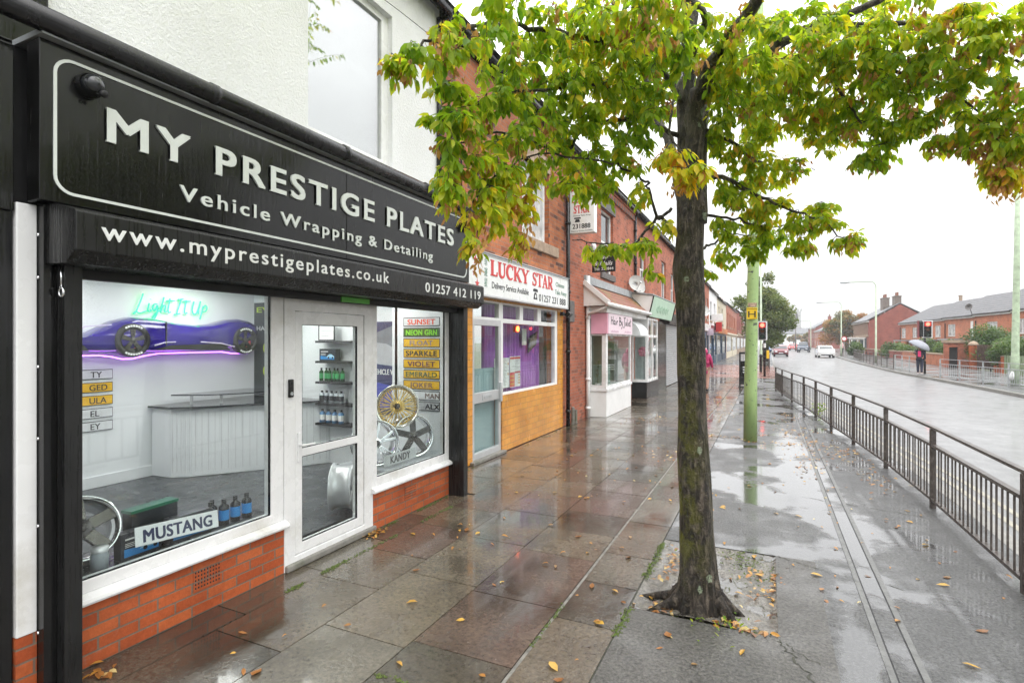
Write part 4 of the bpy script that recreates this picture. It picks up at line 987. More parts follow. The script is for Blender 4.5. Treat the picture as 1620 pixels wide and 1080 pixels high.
letter(q, 'Chinese Take Away', '-y', 11.24, -3.84, 4.565, w=.40, cap=.03, depth=.003)
q.prism([(-3.80, 4.44), (-3.68, 4.44), (-3.70, 4.50), (-3.78, 4.50)], 'y', 11.236, 11.24).prism([(-3.82, 4.51), (-3.66, 4.51), (-3.67, 4.54), (-3.81, 4.54)], 'y', 11.236, 11.24); q.build('black_lettering', blacktxt, ps)
MB().box(-4.03, -3.93, 11.31, 11.36, 4.4, 4.45).box(-4.03, -3.93, 11.31, 11.36, 5.05, 5.10).build('bracket', black_pipe, ps)

# ------------------------------------------------------------------ hair salon
hb = thing('hair_salon_building', 'red brick hair salon with a white bay front under a small tiled roof', 'building', (WX, 14.6, 0))
hh = [(12.82, 17.6, .02, 2.7), (14.10, 15.35, 3.72, 5.45)]
MB().panel('x', -4.33, WX, 11.215, 18.04, 0, 6.12, hh).build('wall', hair_brick, hb)
def sash(parent, y0, y1, z0, z1, Xf=WX, sill=stone_grey, mat_=upvc, pane=None, name='window'):
    m_ = (z0 + z1) / 2; mid = (y0 + y1) / 2
    hs_ = [(y0 + .06, mid - .03, z0 + .06, m_ - .03), (mid + .03, y1 - .06, z0 + .06, m_ - .03), (y0 + .06, y1 - .06, m_ + .03, z1 - .06)]
    f = MB().panel('x', Xf - .16, Xf - .08, y0, y1, z0, z1, hs_).build(name, mat_, parent, bevel=.005)
    b = MB()
    for (a, c, e, g2) in hs_: b.box(Xf - .125, Xf - .115, a - .008, c + .008, e - .008, g2 + .008)
    b.build('pane', pane or dark_pane, f)
    MB().box(Xf - .16, Xf + .06, y0 - .08, y1 + .08, z0 - .17, z0 - .002).build('sill', sill, f, bevel=.008)
    return f
sash(hb, 14.10, 15.35, 3.72, 5.45)
MB().box(-4.10, -3.99, 13.95, 15.5, 5.452, 5.70).build('lintel', stone_grey, hb)
q = MB()
for i in range(46): q.box(WX, WX + .07, 11.3 + i * .147, 11.3 + i * .147 + .075, 5.83, 5.95, i % 2)
q.box(WX, WX + .05, 11.22, 18.03, 5.951, 6.02).box(WX, WX + .08, 11.22, 18.03, 6.023, 6.10).build('cornice', [hair_brick, stone_grey], hb)
pipe('gutter', [(-3.9, 11.22, 6.14), (-3.9, 18.03, 6.14)], .06, black_pipe, hb)
pipe('downpipe', [(-3.97, 18.0, 2.8), (-3.97, 18.0, 6.1)], .045, black_pipe, hb, (3.3, 4.4, 5.5))
pipe('waste_pipe', [(-3.96, 12.72, 0), (-3.96, 12.72, .9), (-3.96, 12.72, 3.45)], .05, white_paint, hb, (.2, .9, 2.4))
MB().prism([(-3.82, 6.20), (-7.9, 8.6), (-12.0, 6.20)], 'y', 11.22, 18.04).build('roof', slate, hb)
for yy in (11.55, 11.75): MB().tube([(-3.95, yy, 0), (-3.95, yy, .38 if yy < 11.6 else .3)], .04, 10).build('gully_pipe', concrete, hb)
# bay
MB().prism([(-4.03, 12.84), (-3.55, 12.90), (-3.55, 15.5), (-4.03, 15.5)], 'z', 0, .63).build('bay_wall', white_paint, hb, bevel=.008)
MB().prism([(-4.03, 12.82), (-3.52, 12.87), (-3.52, 15.53), (-4.03, 15.53)], 'z', .632, .70).build('bay_sill', upvc, hb, bevel=.006)
bh = [(13.02, 14.26, .76, 1.99), (14.34, 15.42, .76, 1.99)]
bh = [(13.02, 15.42, .76, 1.99)]
bw = MB().panel('x', -3.61, -3.55, 12.905, 15.5, .70, 2.55, bh).build('bay_window', upvc, hb, bevel=.006)
pane_x(-3.58, bh, bw, glass)
sh_ = [(-3.92, -3.66, .78, 1.99), (-3.95, -3.65, 2.08, 2.48)]
bs = MB().panel('y', 12.865, 12.905, -4.03, -3.55, .70, 2.55, sh_[:1]).build('bay_side', upvc, hb, bevel=.006)
MB().box(-3.93, -3.65, 12.88, 12.888, .77, 2.0).build('pane', glass, bs)
MB().box(-4.0, -3.62, 15.46, 15.5, .70, 2.55).build('bay_end', upvc, hb)
# lean-to roof
MB().prism([(-4.03, 3.28), (-3.42, 2.76), (-3.42, 2.72), (-4.03, 2.72)], 'y', 12.62, 17.5).build('porch_roof', red_tiles, hb)
MB().prism([(-4.03, 3.262), (-3.44, 2.77), (-3.44, 2.71), (-4.03, 2.71)], 'y', 12.585, 12.62).build('porch_gable', white_paint, hb)
MB().bar((-4.03, 12.56, 3.30), (-3.40, 12.56, 2.765), .05, .11).build('barge_board', white_paint, hb)
MB().box(-4.03, -3.97, 12.6, 17.5, 3.262, 3.46).build('flashing', lead, hb)
MB().box(-4.03, -3.50, 12.75, 17.45, 2.551, 2.708).build('porch_fascia', white_paint, hb, bevel=.006)
pipe('porch_gutter', [(-3.40, 12.5, 2.73), (-3.40, 17.55, 2.73)], .055, white_paint, hb)
pipe('porch_downpipe', [(-3.42, 12.62, 2.71), (-3.60, 12.62, 2.62), (-3.94, 12.62, 2.5)], .03, white_paint, hb)
# salon door with its hood
dd = MB().panel('x', -4.10, -4.02, 15.52, 17.55, .0, 2.55, [(16.05, 16.95, .1, 2.0), (16.05, 16.95, 2.1, 2.48)]).build('door', upvc, hb)
pane_x(-4.06, [(16.05, 16.95, .1, 2.0), (16.05, 16.95, 2.1, 2.48)], dd, dark_pane)
MB().tube([(-4.0, 16.9, .85), (-3.96, 16.9, .9), (-3.96, 16.9, 1.25), (-4.0, 16.9, 1.3)], .015, 8).build('handle', steel, dd)
hood = [(-4.0, 2.52)] + [(-4.0 + .62 * math.sin(rad(a)), 2.02 + .50 * math.cos(rad(a))) for a in range(10, 91, 10)] + [(-4.0, 2.02)]
MB().prism(hood, 'y', 16.0, 17.2).build('door_hood', simple('white_hood', (.72, .74, .74), .4), hb)
# salon interior
MB().box(-6.6, -6.5, 12.8, 17.5, 0, 2.6).box(-6.5, -4.05, 12.75, 12.85, .7, 2.6).box(-6.5, -4.05, 15.5, 15.6, 0, 2.6).box(-6.5, -3.65, 12.9, 15.45, 2.56, 2.62).box(-6.5, -3.65, 12.9, 15.45, .55, .62).build('interior_wall', simple('sage_room', (.36, .38, .28), .7, .1, 2), hb)
dk = thing('display_stand', 'grey green display cabinet behind the salon window', 'cabinet', (-3.95, 14.2, .7))
MB().box(-4.2, -3.9, 13.9, 14.55, .70, 1.22).build('cabinet', simple('sage_paint', (.24, .32, .27), .5), dk, bevel=.01)
MB().box(-3.9, -3.89, 13.96, 14.49, .98, 1.18).build('drawer_front', simple('pale_sage', (.42, .50, .44), .5), dk)
for k, (x, y, h, lb) in enumerate(((-3.80, 13.0, .55, 'tall thin plant in the salon side window'), (-3.75, 13.35, .42, 'leafy plant in the salon bay beside its corner post'))):
    t = thing('potted_plant', lb, 'plant', (x, y, .70))
    MB().lathe([(0, 0), (.05, 0), (.07, .12), (.06, .12), (0, .10)], (x, y, .70), (0, 0, 1), 14).build('pot', white_paint, t)
    q = MB()
    for i in range(46):
        a = rnd.uniform(0, 6.28); r0 = rnd.uniform(.02, .13); z = .80 + rnd.random() * h; d = Vector((math.cos(a), math.sin(a), rnd.uniform(-.2, .6))).normalized() * .06
        s2 = Vector((-d.y, d.x, 0)).normalized() * .018; c = Vector((x + math.cos(a) * r0 * .4, y + math.sin(a) * r0, z))
        q.add([c - d, c + s2, c + d, c - s2], [(0, 1, 2), (0, 2, 3)], 0, rnd.uniform(.1, 1))
    q.build('foliage', hedge_mat, t, recalc=False)
    MB().tube([(x, y, .8), (x + .01, y, .8 + h)], .006, 6).build('stem', twig_mat, t)
hs1 = thing('shop_sign', 'pink sign board with handwritten black words over the bay window', 'sign', (-3.5, 14.2, 2.2))
MB().box(-3.545, -3.50, 12.93, 15.45, 2.035, 2.54).build('board', pinklt, hs1, bevel=.006)
MB().box(-3.92, -3.50, 12.815, 12.86, 2.035, 2.54).build('side_board', pink, hs1, bevel=.006)
HBJ = [[(.1, 1.0), (.05, .0)], [(.6, 1.05), (.5, .0)], [(.05, .5), (.58, .55)], [(1.1, .5), (.8, .5), (.75, .1), (1.0, .15), (1.12, .5), (1.1, .05), (1.25, .1)], [(1.45, .5), (1.4, .05)], [(1.5, .8), (1.51, .83)], [(1.7, .5), (1.65, .0)], [(1.68, .3), (1.85, .52), (1.98, .48)],
       [(2.5, 1.0), (2.42, .0)], [(2.4, 1.0), (2.8, .95), (2.85, .65), (2.5, .52)], [(2.5, .52), (2.95, .4), (2.85, .05), (2.42, .0)], [(3.1, .5), (3.2, .1), (3.35, .15)], [(3.5, .55), (3.35, .0), (3.15, -.4), (3.05, -.3)],
       [(4.1, 1.05), (4.02, .2), (3.9, -.25), (3.7, -.15)], [(3.85, 1.02), (4.4, 1.08)], [(4.4, .5), (4.38, .1), (4.55, .08), (4.68, .5), (4.68, .05)], [(4.95, 1.0), (4.88, .1), (5.0, .05)], [(5.2, .5), (5.15, .05)], [(5.25, .8), (5.26, .83)], [(5.45, .28), (5.7, .35), (5.65, .52), (5.48, .42), (5.45, .12), (5.65, .05), (5.8, .15)], [(6.0, .95), (5.95, .1), (6.1, .05)], [(5.82, .6), (6.2, .66)]]
q = MB()
for k, pts in enumerate(stroke_points(HBJ, .345, .20)):
    ribbon(q, [(13.12 + p.x, 2.27 + p.y) for p in pts], .028, -3.50, k % 3, .004)
for u0 in (13.15, 14.55):
    for i in range(9): q.box(-3.50, -3.496, u0 + .085 * i, u0 + .085 * i + .06, 2.085, 2.085 + .03 + .02 * ((i * 3) % 2), 1)
q.build('lettering', [blacktxt, simple('pink_lettering', (.62, .42, .52), .5)], hs1)
hsn = thing('hanging_sign', 'small black hanging sign with white lettering on an iron bracket', 'sign', (-3.6, 12.8, 3.5))
MB().box(-3.88, -3.30, 12.78, 12.81, 3.53, 3.99).build('board', simple('black_sign_board', (.012, .011, .014), .4), hsn, bevel=.006)
q = MB(); letter(q, 'Tel: 231844', '-y', 12.78, -3.83, 3.575, w=.48, cap=.07, bold=.012, depth=.003)
letter(q, '& Nails', '-y', 12.78, -3.83, 3.69, w=.46, cap=.11, bold=.008, depth=.003, shear=.35); letter(q, 'Hair', '-y', 12.78, -3.76, 3.85, w=.32, cap=.10, bold=.008, depth=.003, shear=.35); q.build('lettering', sign_white, hsn)
q = MB().tube([(-4.03, 12.795, 4.06), (-3.32, 12.795, 4.06)], .012, 8).tube([(-4.02, 12.795, 3.9), (-4.02, 12.795, 4.3)], .012, 8).tube([(-3.98 + .10 * math.cos(rad(a)), 12.795, 4.18 + .10 * math.sin(rad(a))) for a in range(-90, 200, 20)], .009, 6)
for x in (-3.78, -3.40): q.tube([(x, 12.795, 3.985), (x, 12.795, 4.06)], .006, 6)
q.build('bracket', black_pipe, hsn, smooth=True)
wlamp = thing('wall_lamp', 'small clear wall lamp beside the hanging sign bracket', 'lamp', (-3.95, 13.0, 4.1))
MB().lathe([(.0, 0), (.05, .03), (.08, .16), (.06, .24), (.0, .28)], (-3.93, 13.05, 4.05), (0, 0, 1), 14).build('shade', simple('frosted_shade', (.7, .72, .72), .3), wlamp, smooth=True)
MB().box(-4.03, -3.99, 13.01, 13.09, 4.0, 4.2).build('base', black_pipe, wlamp)
def dish(loc, r, face, label):
    t = thing('satellite_dish', label, 'satellite dish', loc, 'satellite dishes on the shop fronts')
    f = Vector(face).normalized(); c = Vector(loc) + Vector((.28, 0, 0))
    MB().lathe([(r, .0), (r * .8, -.05), (r * .5, -.085), (0, -.10), (r * .5, -.095), (r * .8, -.06), (r * .98, -.008), (r, 0)], c, f, 28).build('reflector', simple('grey_dish', (.52, .52, .50), .5), t, smooth=True)
    MB().tube([loc, Vector(loc) + Vector((.12, 0, .0)), c - f * .1], .018, 8).build('bracket', steel, t)
    q = MB().tube([c - f * .06 - Vector((0, 0, r * .8)), c + f * r * .9 - Vector((0, 0, r * .3))], .01, 6); q.tube([c + f * r * .85 - Vector((0, 0, r * .3)), c + f * r * 1.05 - Vector((0, 0, r * .25))], .028, 10); q.build('receiver_arm', steel, t)
dish((WX, 17.2, 3.70), .27, (.6, -.75, .3), 'grey satellite dish standing above the tiled porch end')
dish((WX, 17.62, 3.62), .22, (.75, -.6, .25), 'smaller satellite dish tucked behind another dish by the black downpipe')

# ------------------------------------------------------------------ shop with the mint fascia
mb_ = thing('mint_shop_building', 'red brick shop with a mint green sloping fascia and a black bay base', 'building', (WX, 21, 0))
MB().panel('x', -4.33, WX, 18.045, 24.6, 0, 6.12, [(18.2, 19.9, .02, 2.6), (18.95, 19.95, 3.6, 5.25), (23.2, 24.3, 3.6, 5.25)]).build('wall', hair_brick, mb_)
sash(mb_, 18.95, 19.95, 3.6, 5.25); sash(mb_, 23.2, 24.3, 3.6, 5.25)
MB().prism([(-3.82, 6.20), (-7.9, 8.6), (-12.0, 6.20)], 'y', 18.045, 24.6).build('roof', slate, mb_)
pipe('gutter', [(-3.9, 18.05, 6.14), (-3.9, 24.6, 6.14)], .06, black_pipe, mb_)
MB().prism([(-4.03, 17.66), (-3.54, 17.70), (-3.46, 19.4), (-4.03, 19.4)], 'z', 0, .52).build('bay_base', black_board, mb_, bevel=.01)
bw2 = MB().panel('x', -3.56, -3.50, 17.70, 19.4, .53, 2.62, [(17.78, 18.50, .62, 1.98), (18.56, 19.32, .62, 1.98), (17.78, 18.50, 2.06, 2.55), (18.56, 19.32, 2.06, 2.55)]).build('bay_window', upvc, mb_, bevel=.006)
pane_x(-3.53, [(17.78, 18.50, .62, 1.98), (18.56, 19.32, .62, 1.98), (17.78, 18.50, 2.06, 2.55), (18.56, 19.32, 2.06, 2.55)], bw2, glass)
b2 = MB().panel('y', 17.66, 17.70, -4.03, -3.50, .53, 2.62, [(-3.96, -3.58, .62, 2.0)]).build('bay_side', upvc, mb_)
MB().box(-3.97, -3.57, 17.676, 17.684, .61, 2.01).build('pane', glass, b2)
MB().box(-5.5, -5.4, 17.7, 19.4, .5, 2.62).box(-5.4, -3.6, 19.36, 19.40, .5, 2.62).box(-5.4, -3.6, 17.7, 19.36, 2.58, 2.62).box(-5.4, -3.6, 17.7, 19.36, .48, .53).build('interior_wall', simple('pale_room', (.42, .46, .46), .7), mb_)
MB().box(-4.2, -3.75, 19.42, 22.6, 0, 2.62).build('shop_door_panel', black_board, mb_)
MB().box(-3.752, -3.742, 20.3, 20.75, 1.0, 1.4).build('meter_box', simple('teal_box', (.10, .22, .22), .5), mb_)
MB().box(-3.752, -3.744, 20.4, 20.8, .42, .55).build('letterbox', steel, mb_)
ms_ = thing('sloping_fascia', 'mint green sloping sign board with a white cheek and dark trim', 'sign', (-3.4, 19.7, 3))
MB().prism([(-4.028, 3.39), (-3.29, 3.31), (-3.44, 2.66), (-4.028, 2.66)], 'y', 17.46, 17.5).build('cheek', white_paint, ms_)
MB().prism([(-3.36, 3.32), (-3.29, 3.31), (-3.44, 2.66), (-3.51, 2.66)], 'y', 17.50, 22.0).build('board', mint, ms_, bevel=.006)
MB().prism([(-4.028, 3.40), (-3.28, 3.325), (-3.28, 3.36), (-4.028, 3.46)], 'y', 17.42, 22.04).build('top_cover', lead, ms_)
q = MB().tube([(-3.27, 17.455, 3.31), (-3.34, 17.455, 3.0), (-3.43, 17.455, 2.66)], .02, 6).tube([(-4.02, 17.455, 3.41), (-3.28, 17.455, 3.33)], .012, 6).tube([(-4.0, 17.452, 3.3), (-3.7, 17.452, 3.0), (-3.5, 17.452, 2.62)], .01, 6); q.tube([(-3.27, 22.02, 3.31), (-3.43, 22.02, 2.66)], .02, 6); q.build('trim', black_pipe, ms_)
q = MB(); b3 = MB()
for i in range(14): ribbon(b3, arc(.1 + .17 * i, .1, .07, .05 + .04 * (i % 3), 20, 300, 8), .022, 0, i % 3, .004)
sl = Vector((.15, 0, .65)).normalized(); nn = Vector((.65, 0, -.15)).normalized()
q.add([tuple(Vector((-3.40, 18.4 + y, 2.85)) + sl * z + nn * (x + .012)) for x, y, z in b3.v], b3.f)
q.build('lettering', simple('faded_mint_letters', (.40, .60, .46), .5), ms_)
am = thing('neon_lamp', 'small orange glowing lamp in the upper pane of the bay beyond the pink sign', 'lamp', (-3.62, 17.9, 2.3))
MB().lathe([(0, 0), (.06, .02), (.075, .12), (.03, .24), (0, .27)], (-3.70, 18.0, 2.16), (0, 0, 1), 12).build('bulb', emit('amber_glow', (1, .25, .03), 3), am, smooth=True)
MB().box(-3.76, -3.64, 17.94, 18.06, 2.13, 2.16).build('base', black_pipe, am)
fl = thing('flower_arrangement', 'pink flowers on a thin stand in the white bay window', 'flowers', (-3.75, 18.3, .55))
q = MB()
for i in range(70):
    a = rnd.uniform(0, 6.28); e = rnd.uniform(-1, 1.2); c = Vector((-3.75, 18.3, 1.5)) + Vector((math.cos(a) * math.cos(e) * .16, math.sin(a) * math.cos(e) * .2, math.sin(e) * .15))
    d1 = Vector((rnd.uniform(-1, 1), rnd.uniform(-1, 1), rnd.uniform(-1, 1))).normalized() * .05; d2 = d1.cross(Vector((.3, .8, .5))).normalized() * .05
    q.add([c - d1, c + d2, c + d1, c - d2], [(0, 1, 2, 3)])
q.build('bloom', simple('pink_petals', (.80, .32, .45), .5), fl, recalc=False)
MB().tube([(-3.75, 18.3, .53), (-3.75, 18.3, 1.45)], .012, 8).lathe([(0, 0), (.10, 0), (.02, .04)], (-3.75, 18.3, .53), (0, 0, 1), 12).build('stand', black_pipe, fl)

# ------------------------------------------------------------------ further terrace
def terrace(name, label, y0, y1, eave, wallm, win, shopm, shopcol, step=0.0, roofm=None, X=WX, chim=True, fascia_z=(2.6, 3.1)):
    t = thing(name, label, 'building', (X, (y0 + y1) / 2, 0))
    holes = [(a, b, .02, 2.55) for a, b in ((y0 + .3, y1 - .3),)] + [(a, b, 3.5, 5.0) for a, b in win]
    MB().panel('x', X - .3, X, y0, y1, 0, eave, holes).build('wall', wallm, t)
    for a, b in win: sash(t, a, b, 3.5, 5.0, X, stone)
    mid = (y0 + y1) / 2
    sh = [(y0 + .4, mid - .5, .7, 2.4), (mid + .5, y1 - .4, .7, 2.4)]
    f = MB().panel('x', X - .1, X + .02, y0 + .3, y1 - .3, .02, 2.55, sh + [(mid - .42, mid + .42, .1, 2.1)]).build('shopfront_frame', shopcol, t)
    pane_x(X - .05, sh + [(mid - .42, mid + .42, .1, 2.1)], f, dark_pane)
    MB().box(X + .002, X + .16, y0 + .15, y1 - .15, *fascia_z).build('fascia_board', shopm, t, bevel=.01)
    MB().prism([(X + .2, eave + .06), (X - 3.9, eave + 2.4), (X - 8.0, eave + .06)], 'y', y0, y1).build('roof', roofm or slate, t)
    pipe('gutter', [(X + .12, y0, eave + .02), (X + .12, y1, eave + .02)], .06, black_pipe, t)
    if chim:
        c = MB().box(X - 4.3, X - 3.5, y1 - .9, y1 - .1, eave + 1.9, eave + 3.4).build('chimney', wallm, t)
        for k in range(3): MB().lathe([(.10, 0), (.12, .35), (.09, .36)], (X - 3.9, y1 - .75 + .25 * k, eave + 3.4), (0, 0, 1), 10).build('chimney_pot', stone, c)
    return t
teal = simple('dark_blue_shopfront', (.03, .07, .12), .4); dkred = simple('dark_red_fascia', (.20, .03, .04), .4); orange = simple('orange_fascia', (.75, .22, .03), .4)
terrace('shuttered_shop_building', 'brick shop with a pale roller shutter half hidden behind the tree trunk', 24.605, 31.0, 6.1, hair_brick, [(25.6, 26.7), (28.6, 29.7)], black_board, black_board)
rs = thing('roller_shutter', 'closed grey slatted roller shutter between black pillars', 'shutter', (-3.7, 23.6, 0))
q = MB()
for i in range(28): q.prism([(-3.76, .02 + .09 * i), (-3.735, .035 + .09 * i), (-3.735, .085 + .09 * i), (-3.76, .105 + .09 * i)], 'y', 22.65, 26.0)
q.build('slat_curtain', simple('shutter_grey', (.42, .43, .44), .4, metal=.3), rs)
MB().box(-4.0, -3.60, 22.6, 26.1, 2.56, 3.0).build('housing', black_metal, rs, bevel=.02)
terrace('corner_shop_building', 'red brick shop with a glass front and a white fascia past the trunk', 38.2, 43.5, 5.95, hair_brick, [(39.2, 40.3), (41.4, 42.5)], sign_white, teal)
terrace('rendered_shop_building', 'white rendered shop with bluish windows and a hanging white sign', 43.51, 50.5, 5.85, white_render, [(44.3, 45.9), (47.6, 49.2)], dkred, teal)
terrace('cream_shop_building', 'cream rendered shop with a dark blue front and an orange fascia', 50.51, 62.0, 5.7, cream, [(52.0, 53.4), (56, 57.4)], orange, teal)
terrace('orange_brick_building', 'bright orange brick house row with cream window surrounds beyond the orange fascia', 62.01, 84.0, 5.9, orange_brick, [(64, 65.4), (68, 69.4), (72, 73.4), (77, 78.4)], cream, cream, fascia_z=(2.62, 2.8))
terrace('dark_brick_building', 'dark red brick building with a stout chimney far along the shops', 84.01, 108, 6.3, gable_brick, [(87, 88.4), (92, 93.4), (98, 99.4)], stone, stone)
terrace('grey_end_building', 'grey brown end building where the shop row stops', 108.01, 150, 5.2, stone, [(112, 113.4), (120, 121.4), (130, 131.4)], teal, stone, chim=False)
for (y, x0, x1, z0, z1, m_, nm, lb) in ((45.0, -4.0, -3.15, 3.45, 4.0, sign_white, 'projecting_sign', 'blank white projecting sign above the far shops'), (46.0, -3.75, -3.3, 2.65, 3.4, red_paint, 'projecting_sign', 'bright red projecting sign under the white one'), (41.5, -4.0, -3.55, 2.3, 2.8, simple('lilac_sign', (.5, .42, .5), .4), 'projecting_sign', 'small lilac sign low on the far glass shopfront')):
    t = thing(nm, lb, 'sign', (x0, y, z0))
    MB().box(x0, x1, y, y + .15, z0, z1).build('panel', m_, t, bevel=.02)
    MB().box(x0 - .1, x0, y + .05, y + .1, z0 + .1, z1 - .1).build('bracket', black_pipe, t)
dish((WX, 38.0, 3.9), .36, (.8, -.6, .2), 'dark satellite dish on the far corner shop past the trunk')

# ------------------------------------------------------------------ ground, pavement, road
def interp(tab, y):
    for (a, b), (c, d) in zip(tab, tab[1:]):
        if y <= c: return b + (d - b) * (max(y, a) - a) / (c - a)
    return tab[-1][1]
KL = [(-30, 2.12), (7.4, 2.10), (9.5, 2.0), (11.4, 1.82), (13.2, 1.64), (15, 1.48), (16.7, 1.32), (18.4, 1.10), (20.5, .90), (22.6, .74), (26, .60), (32, .55), (42, .55), (60, .52), (80, .55), (100, .7), (120, 1.8), (150, 5.5), (220, 15)]
KR = [(-30, 9.6), (10, 9.2), (20, 8.5), (24.4, 8.05), (29, 7.85), (34.9, 7.55), (38, 7.3), (43, 7.15), (60, 7.2), (80, 7.7), (110, 9.4), (150, 13.0), (220, 22)]
YS = sorted({*[a for a, _ in KL], *[a for a, _ in KR], -10, 0, 3, 5, 50, 70, 95, 130, 180})
def strip(name, fl, fr, z, mat, ys=YS, kind='structure', mi=None):
    vs = []; fs = []
    for y in ys: vs += [(fl(y), y, z), (fr(y), y, z)]
    for i in range(len(ys) - 1): fs.append((2 * i, 2 * i + 1, 2 * i + 3, 2 * i + 2))
    return struct(MB().add(vs, fs).build(name, mat, recalc=False), kind)
kl = lambda y: interp(KL, y); kr = lambda y: interp(KR, y)
q = MB().add([(-500, -500, -.75), (500, -500, -.75), (500, 700, -.75), (-500, 700, -.75)], [(0, 1, 2, 3)])
struct(q.build('ground', earth_mat, recalc=False))
strip('road', lambda y: kl(y) - .05, lambda y: kr(y) + .05, -.12, road_mat)
def kerb(name, f, side):
    q = MB(); ys = YS
    vs = []; fs = []
    for y in ys:
        x = f(y); a, b = (x - .14, x) if side < 0 else (x, x + .14)
        vs += [(a, y, .002), (b, y, .002), (a, y, -.3), (b, y, -.3)]
    for i in range(len(ys) - 1):
        o = 4 * i; fs += [(o, o + 1, o + 5, o + 4), (o, o + 4, o + 6, o + 2), (o + 1, o + 3, o + 7, o + 5)]
    return struct(q.add(vs, fs).build(name, kerb_mat))
kerb('kerb', kl, -1); kerb('kerb', kr, 1)
ysn = [y for y in YS if -10 <= y <= 24]
strip('yellow_line', lambda y: kl(y) + .25, lambda y: kl(y) + .33, -.116, yellow_line, ysn); strip('yellow_line', lambda y: kl(y) + .45, lambda y: kl(y) + .53, -.116, yellow_line, ysn)
def asph(name, x0, x1, y0, y1, mat, z=0.0):
    f0 = x0 if callable(x0) else (lambda y: x0); f1 = x1 if callable(x1) else (lambda y: x1)
    ys = sorted({y0, y1, *[y for y in YS if y0 < y < y1]})
    return strip(name, f0, f1, z, mat, ys)
asph('footway', lambda y: kr(y) + .139, lambda y: max(12.4, kr(y) + 3.5), -30, 220, asphalt_mat)
kin = lambda y: kl(y) - .139
asph('footway', .36, kin, -12, 30, asphalt_mat)
asph('footway', -.87, .36, -12, 3.76, patch_mat)
asph('footway', .06, .36, 3.76, 5.2, patch_mat)
asph('footway', -.87, .36, 5.2, 30, asphalt_mat)
asph('footway', -6, kin, 30.0, 46, red_paving)
asph('footway', -6, kin, 46.0, 220, asphalt_mat)
# flags
q = MB(); cols = [(-4.2, -3.85), (-3.85, -3.21), (-3.49, -3.21), (-3.205, -2.63), (-2.625, -1.99), (-1.985, -1.315), (-1.29, -.88)]
for ci, (x0, x1) in enumerate(cols):
    y = {0: 5.75, 1: 5.75, 2: -3.0, 7: 5.205, 8: 5.205}.get(ci, -3.0 + .37 * ci)
    yend = 5.75 if ci == 2 else 30.0
    while y < yend - .05:
        L = rnd.choice((.62, .75, .9, .9, .6)) if ci > 2 else rnd.choice((.9, 1.2, .75))
        if ci >= 7: L = rnd.choice((.9, 1.5, .75))
        y1 = min(y + L, yend); t = rnd.random() * .93 + .01
        if ci == 6: t = rnd.choice((.85, .7, .82, .3))
        if ci >= 7: t = rnd.choice((.97, .97, .85, .9, .7))
        if y < 14 and ci in (4, 5) and rnd.random() < .25: t = .45
        zz = [rnd.uniform(-.0035, .0) for _ in range(4)]; g2 = .0045
        vs = [(x0 + g2 * .3, y + g2, zz[0]), (x1 - g2 * .3, y + g2, zz[1]), (x1 - g2 * .3, y1 - g2, zz[2]), (x0 + g2 * .3, y1 - g2, zz[3])]
        vs += [(a, b, -.05) for a, b, _ in vs]
        q.add(vs, [(0, 1, 2, 3), (0, 4, 5, 1), (1, 5, 6, 2), (2, 6, 7, 3), (3, 7, 4, 0)], 0, t)
        y = y1
pv = struct(q.build('pavement', flag_mat, recalc=True))
struct(MB().add([(-4.3, -3, -.014), (-.87, -3, -.014), (-.87, 5.2, -.014), (-4.3, 5.2, -.014)], [(0, 1, 2, 3)]).add([(-4.3, 5.2, -.014), (-.87, 5.2, -.014), (-.87, 30, -.014), (-4.3, 30, -.014)], [(0, 1, 2, 3)]).build('pavement_bed', joint_mat, recalc=False))
struct(MB().box(-1.313, -1.292, -3, 16, -.04, -.006).build('mortar_joint', simple('pale_mortar', (.19, .18, .16), .5, .5, 14, .4, 90)))
struct(MB().box(-.8835, -.8705, -3, 5.2, -.05, -.006).build('path_edging', joint_mat))
# drain channel
concrete_d = simple('channel_concrete', (.125, .125, .12), .35, .3, 14, .5, 120)
asph('drain_channel', .605, .64, 2.0, 14.5, concrete_d, .004); asph('drain_channel', .65, .76, 2.0, 14.5, asphalt_mat, .0025); asph('drain_channel', .77, .805, 2.0, 14.5, concrete_d, .004)
for x in (.64, .76): asph('drain_groove', x, x + .01, 2.0, 14.5, black_matt, .0015)
# cracks in the asphalt
def crack(pts, w):
    q = MB()
    for (a, b) in zip(pts, pts[1:]):
        n = 14; prev = None
        for i in range(n + 1):
            f = i / n; x = a[0] + (b[0] - a[0]) * f + rnd.uniform(-.02, .02); y = a[1] + (b[1] - a[1]) * f + rnd.uniform(-.02, .02)
            ww = w * rnd.uniform(.4, 1.2)
            if prev: q.add([(prev[0] - prev[2], prev[1] - prev[2] * .3, .0022), (prev[0] + prev[2], prev[1] + prev[2] * .3, .0022), (x + ww, y + ww * .3, .0022), (x - ww, y - ww * .3, .0022)], [(0, 1, 2, 3)])
            prev = (x, y, ww)
    struct(q.build('crack', joint_mat, recalc=False))
crack([(.06, 3.74), (.20, 3.45), (.27, 3.1), (.25, 2.9)], .006); crack([(.06, 3.74), (.28, 3.55)], .005); crack([(.0, 5.22), (.35, 5.05), (.9, 4.9)], .005); crack([(.36, 7.3), (1.5, 7.0)], .008)
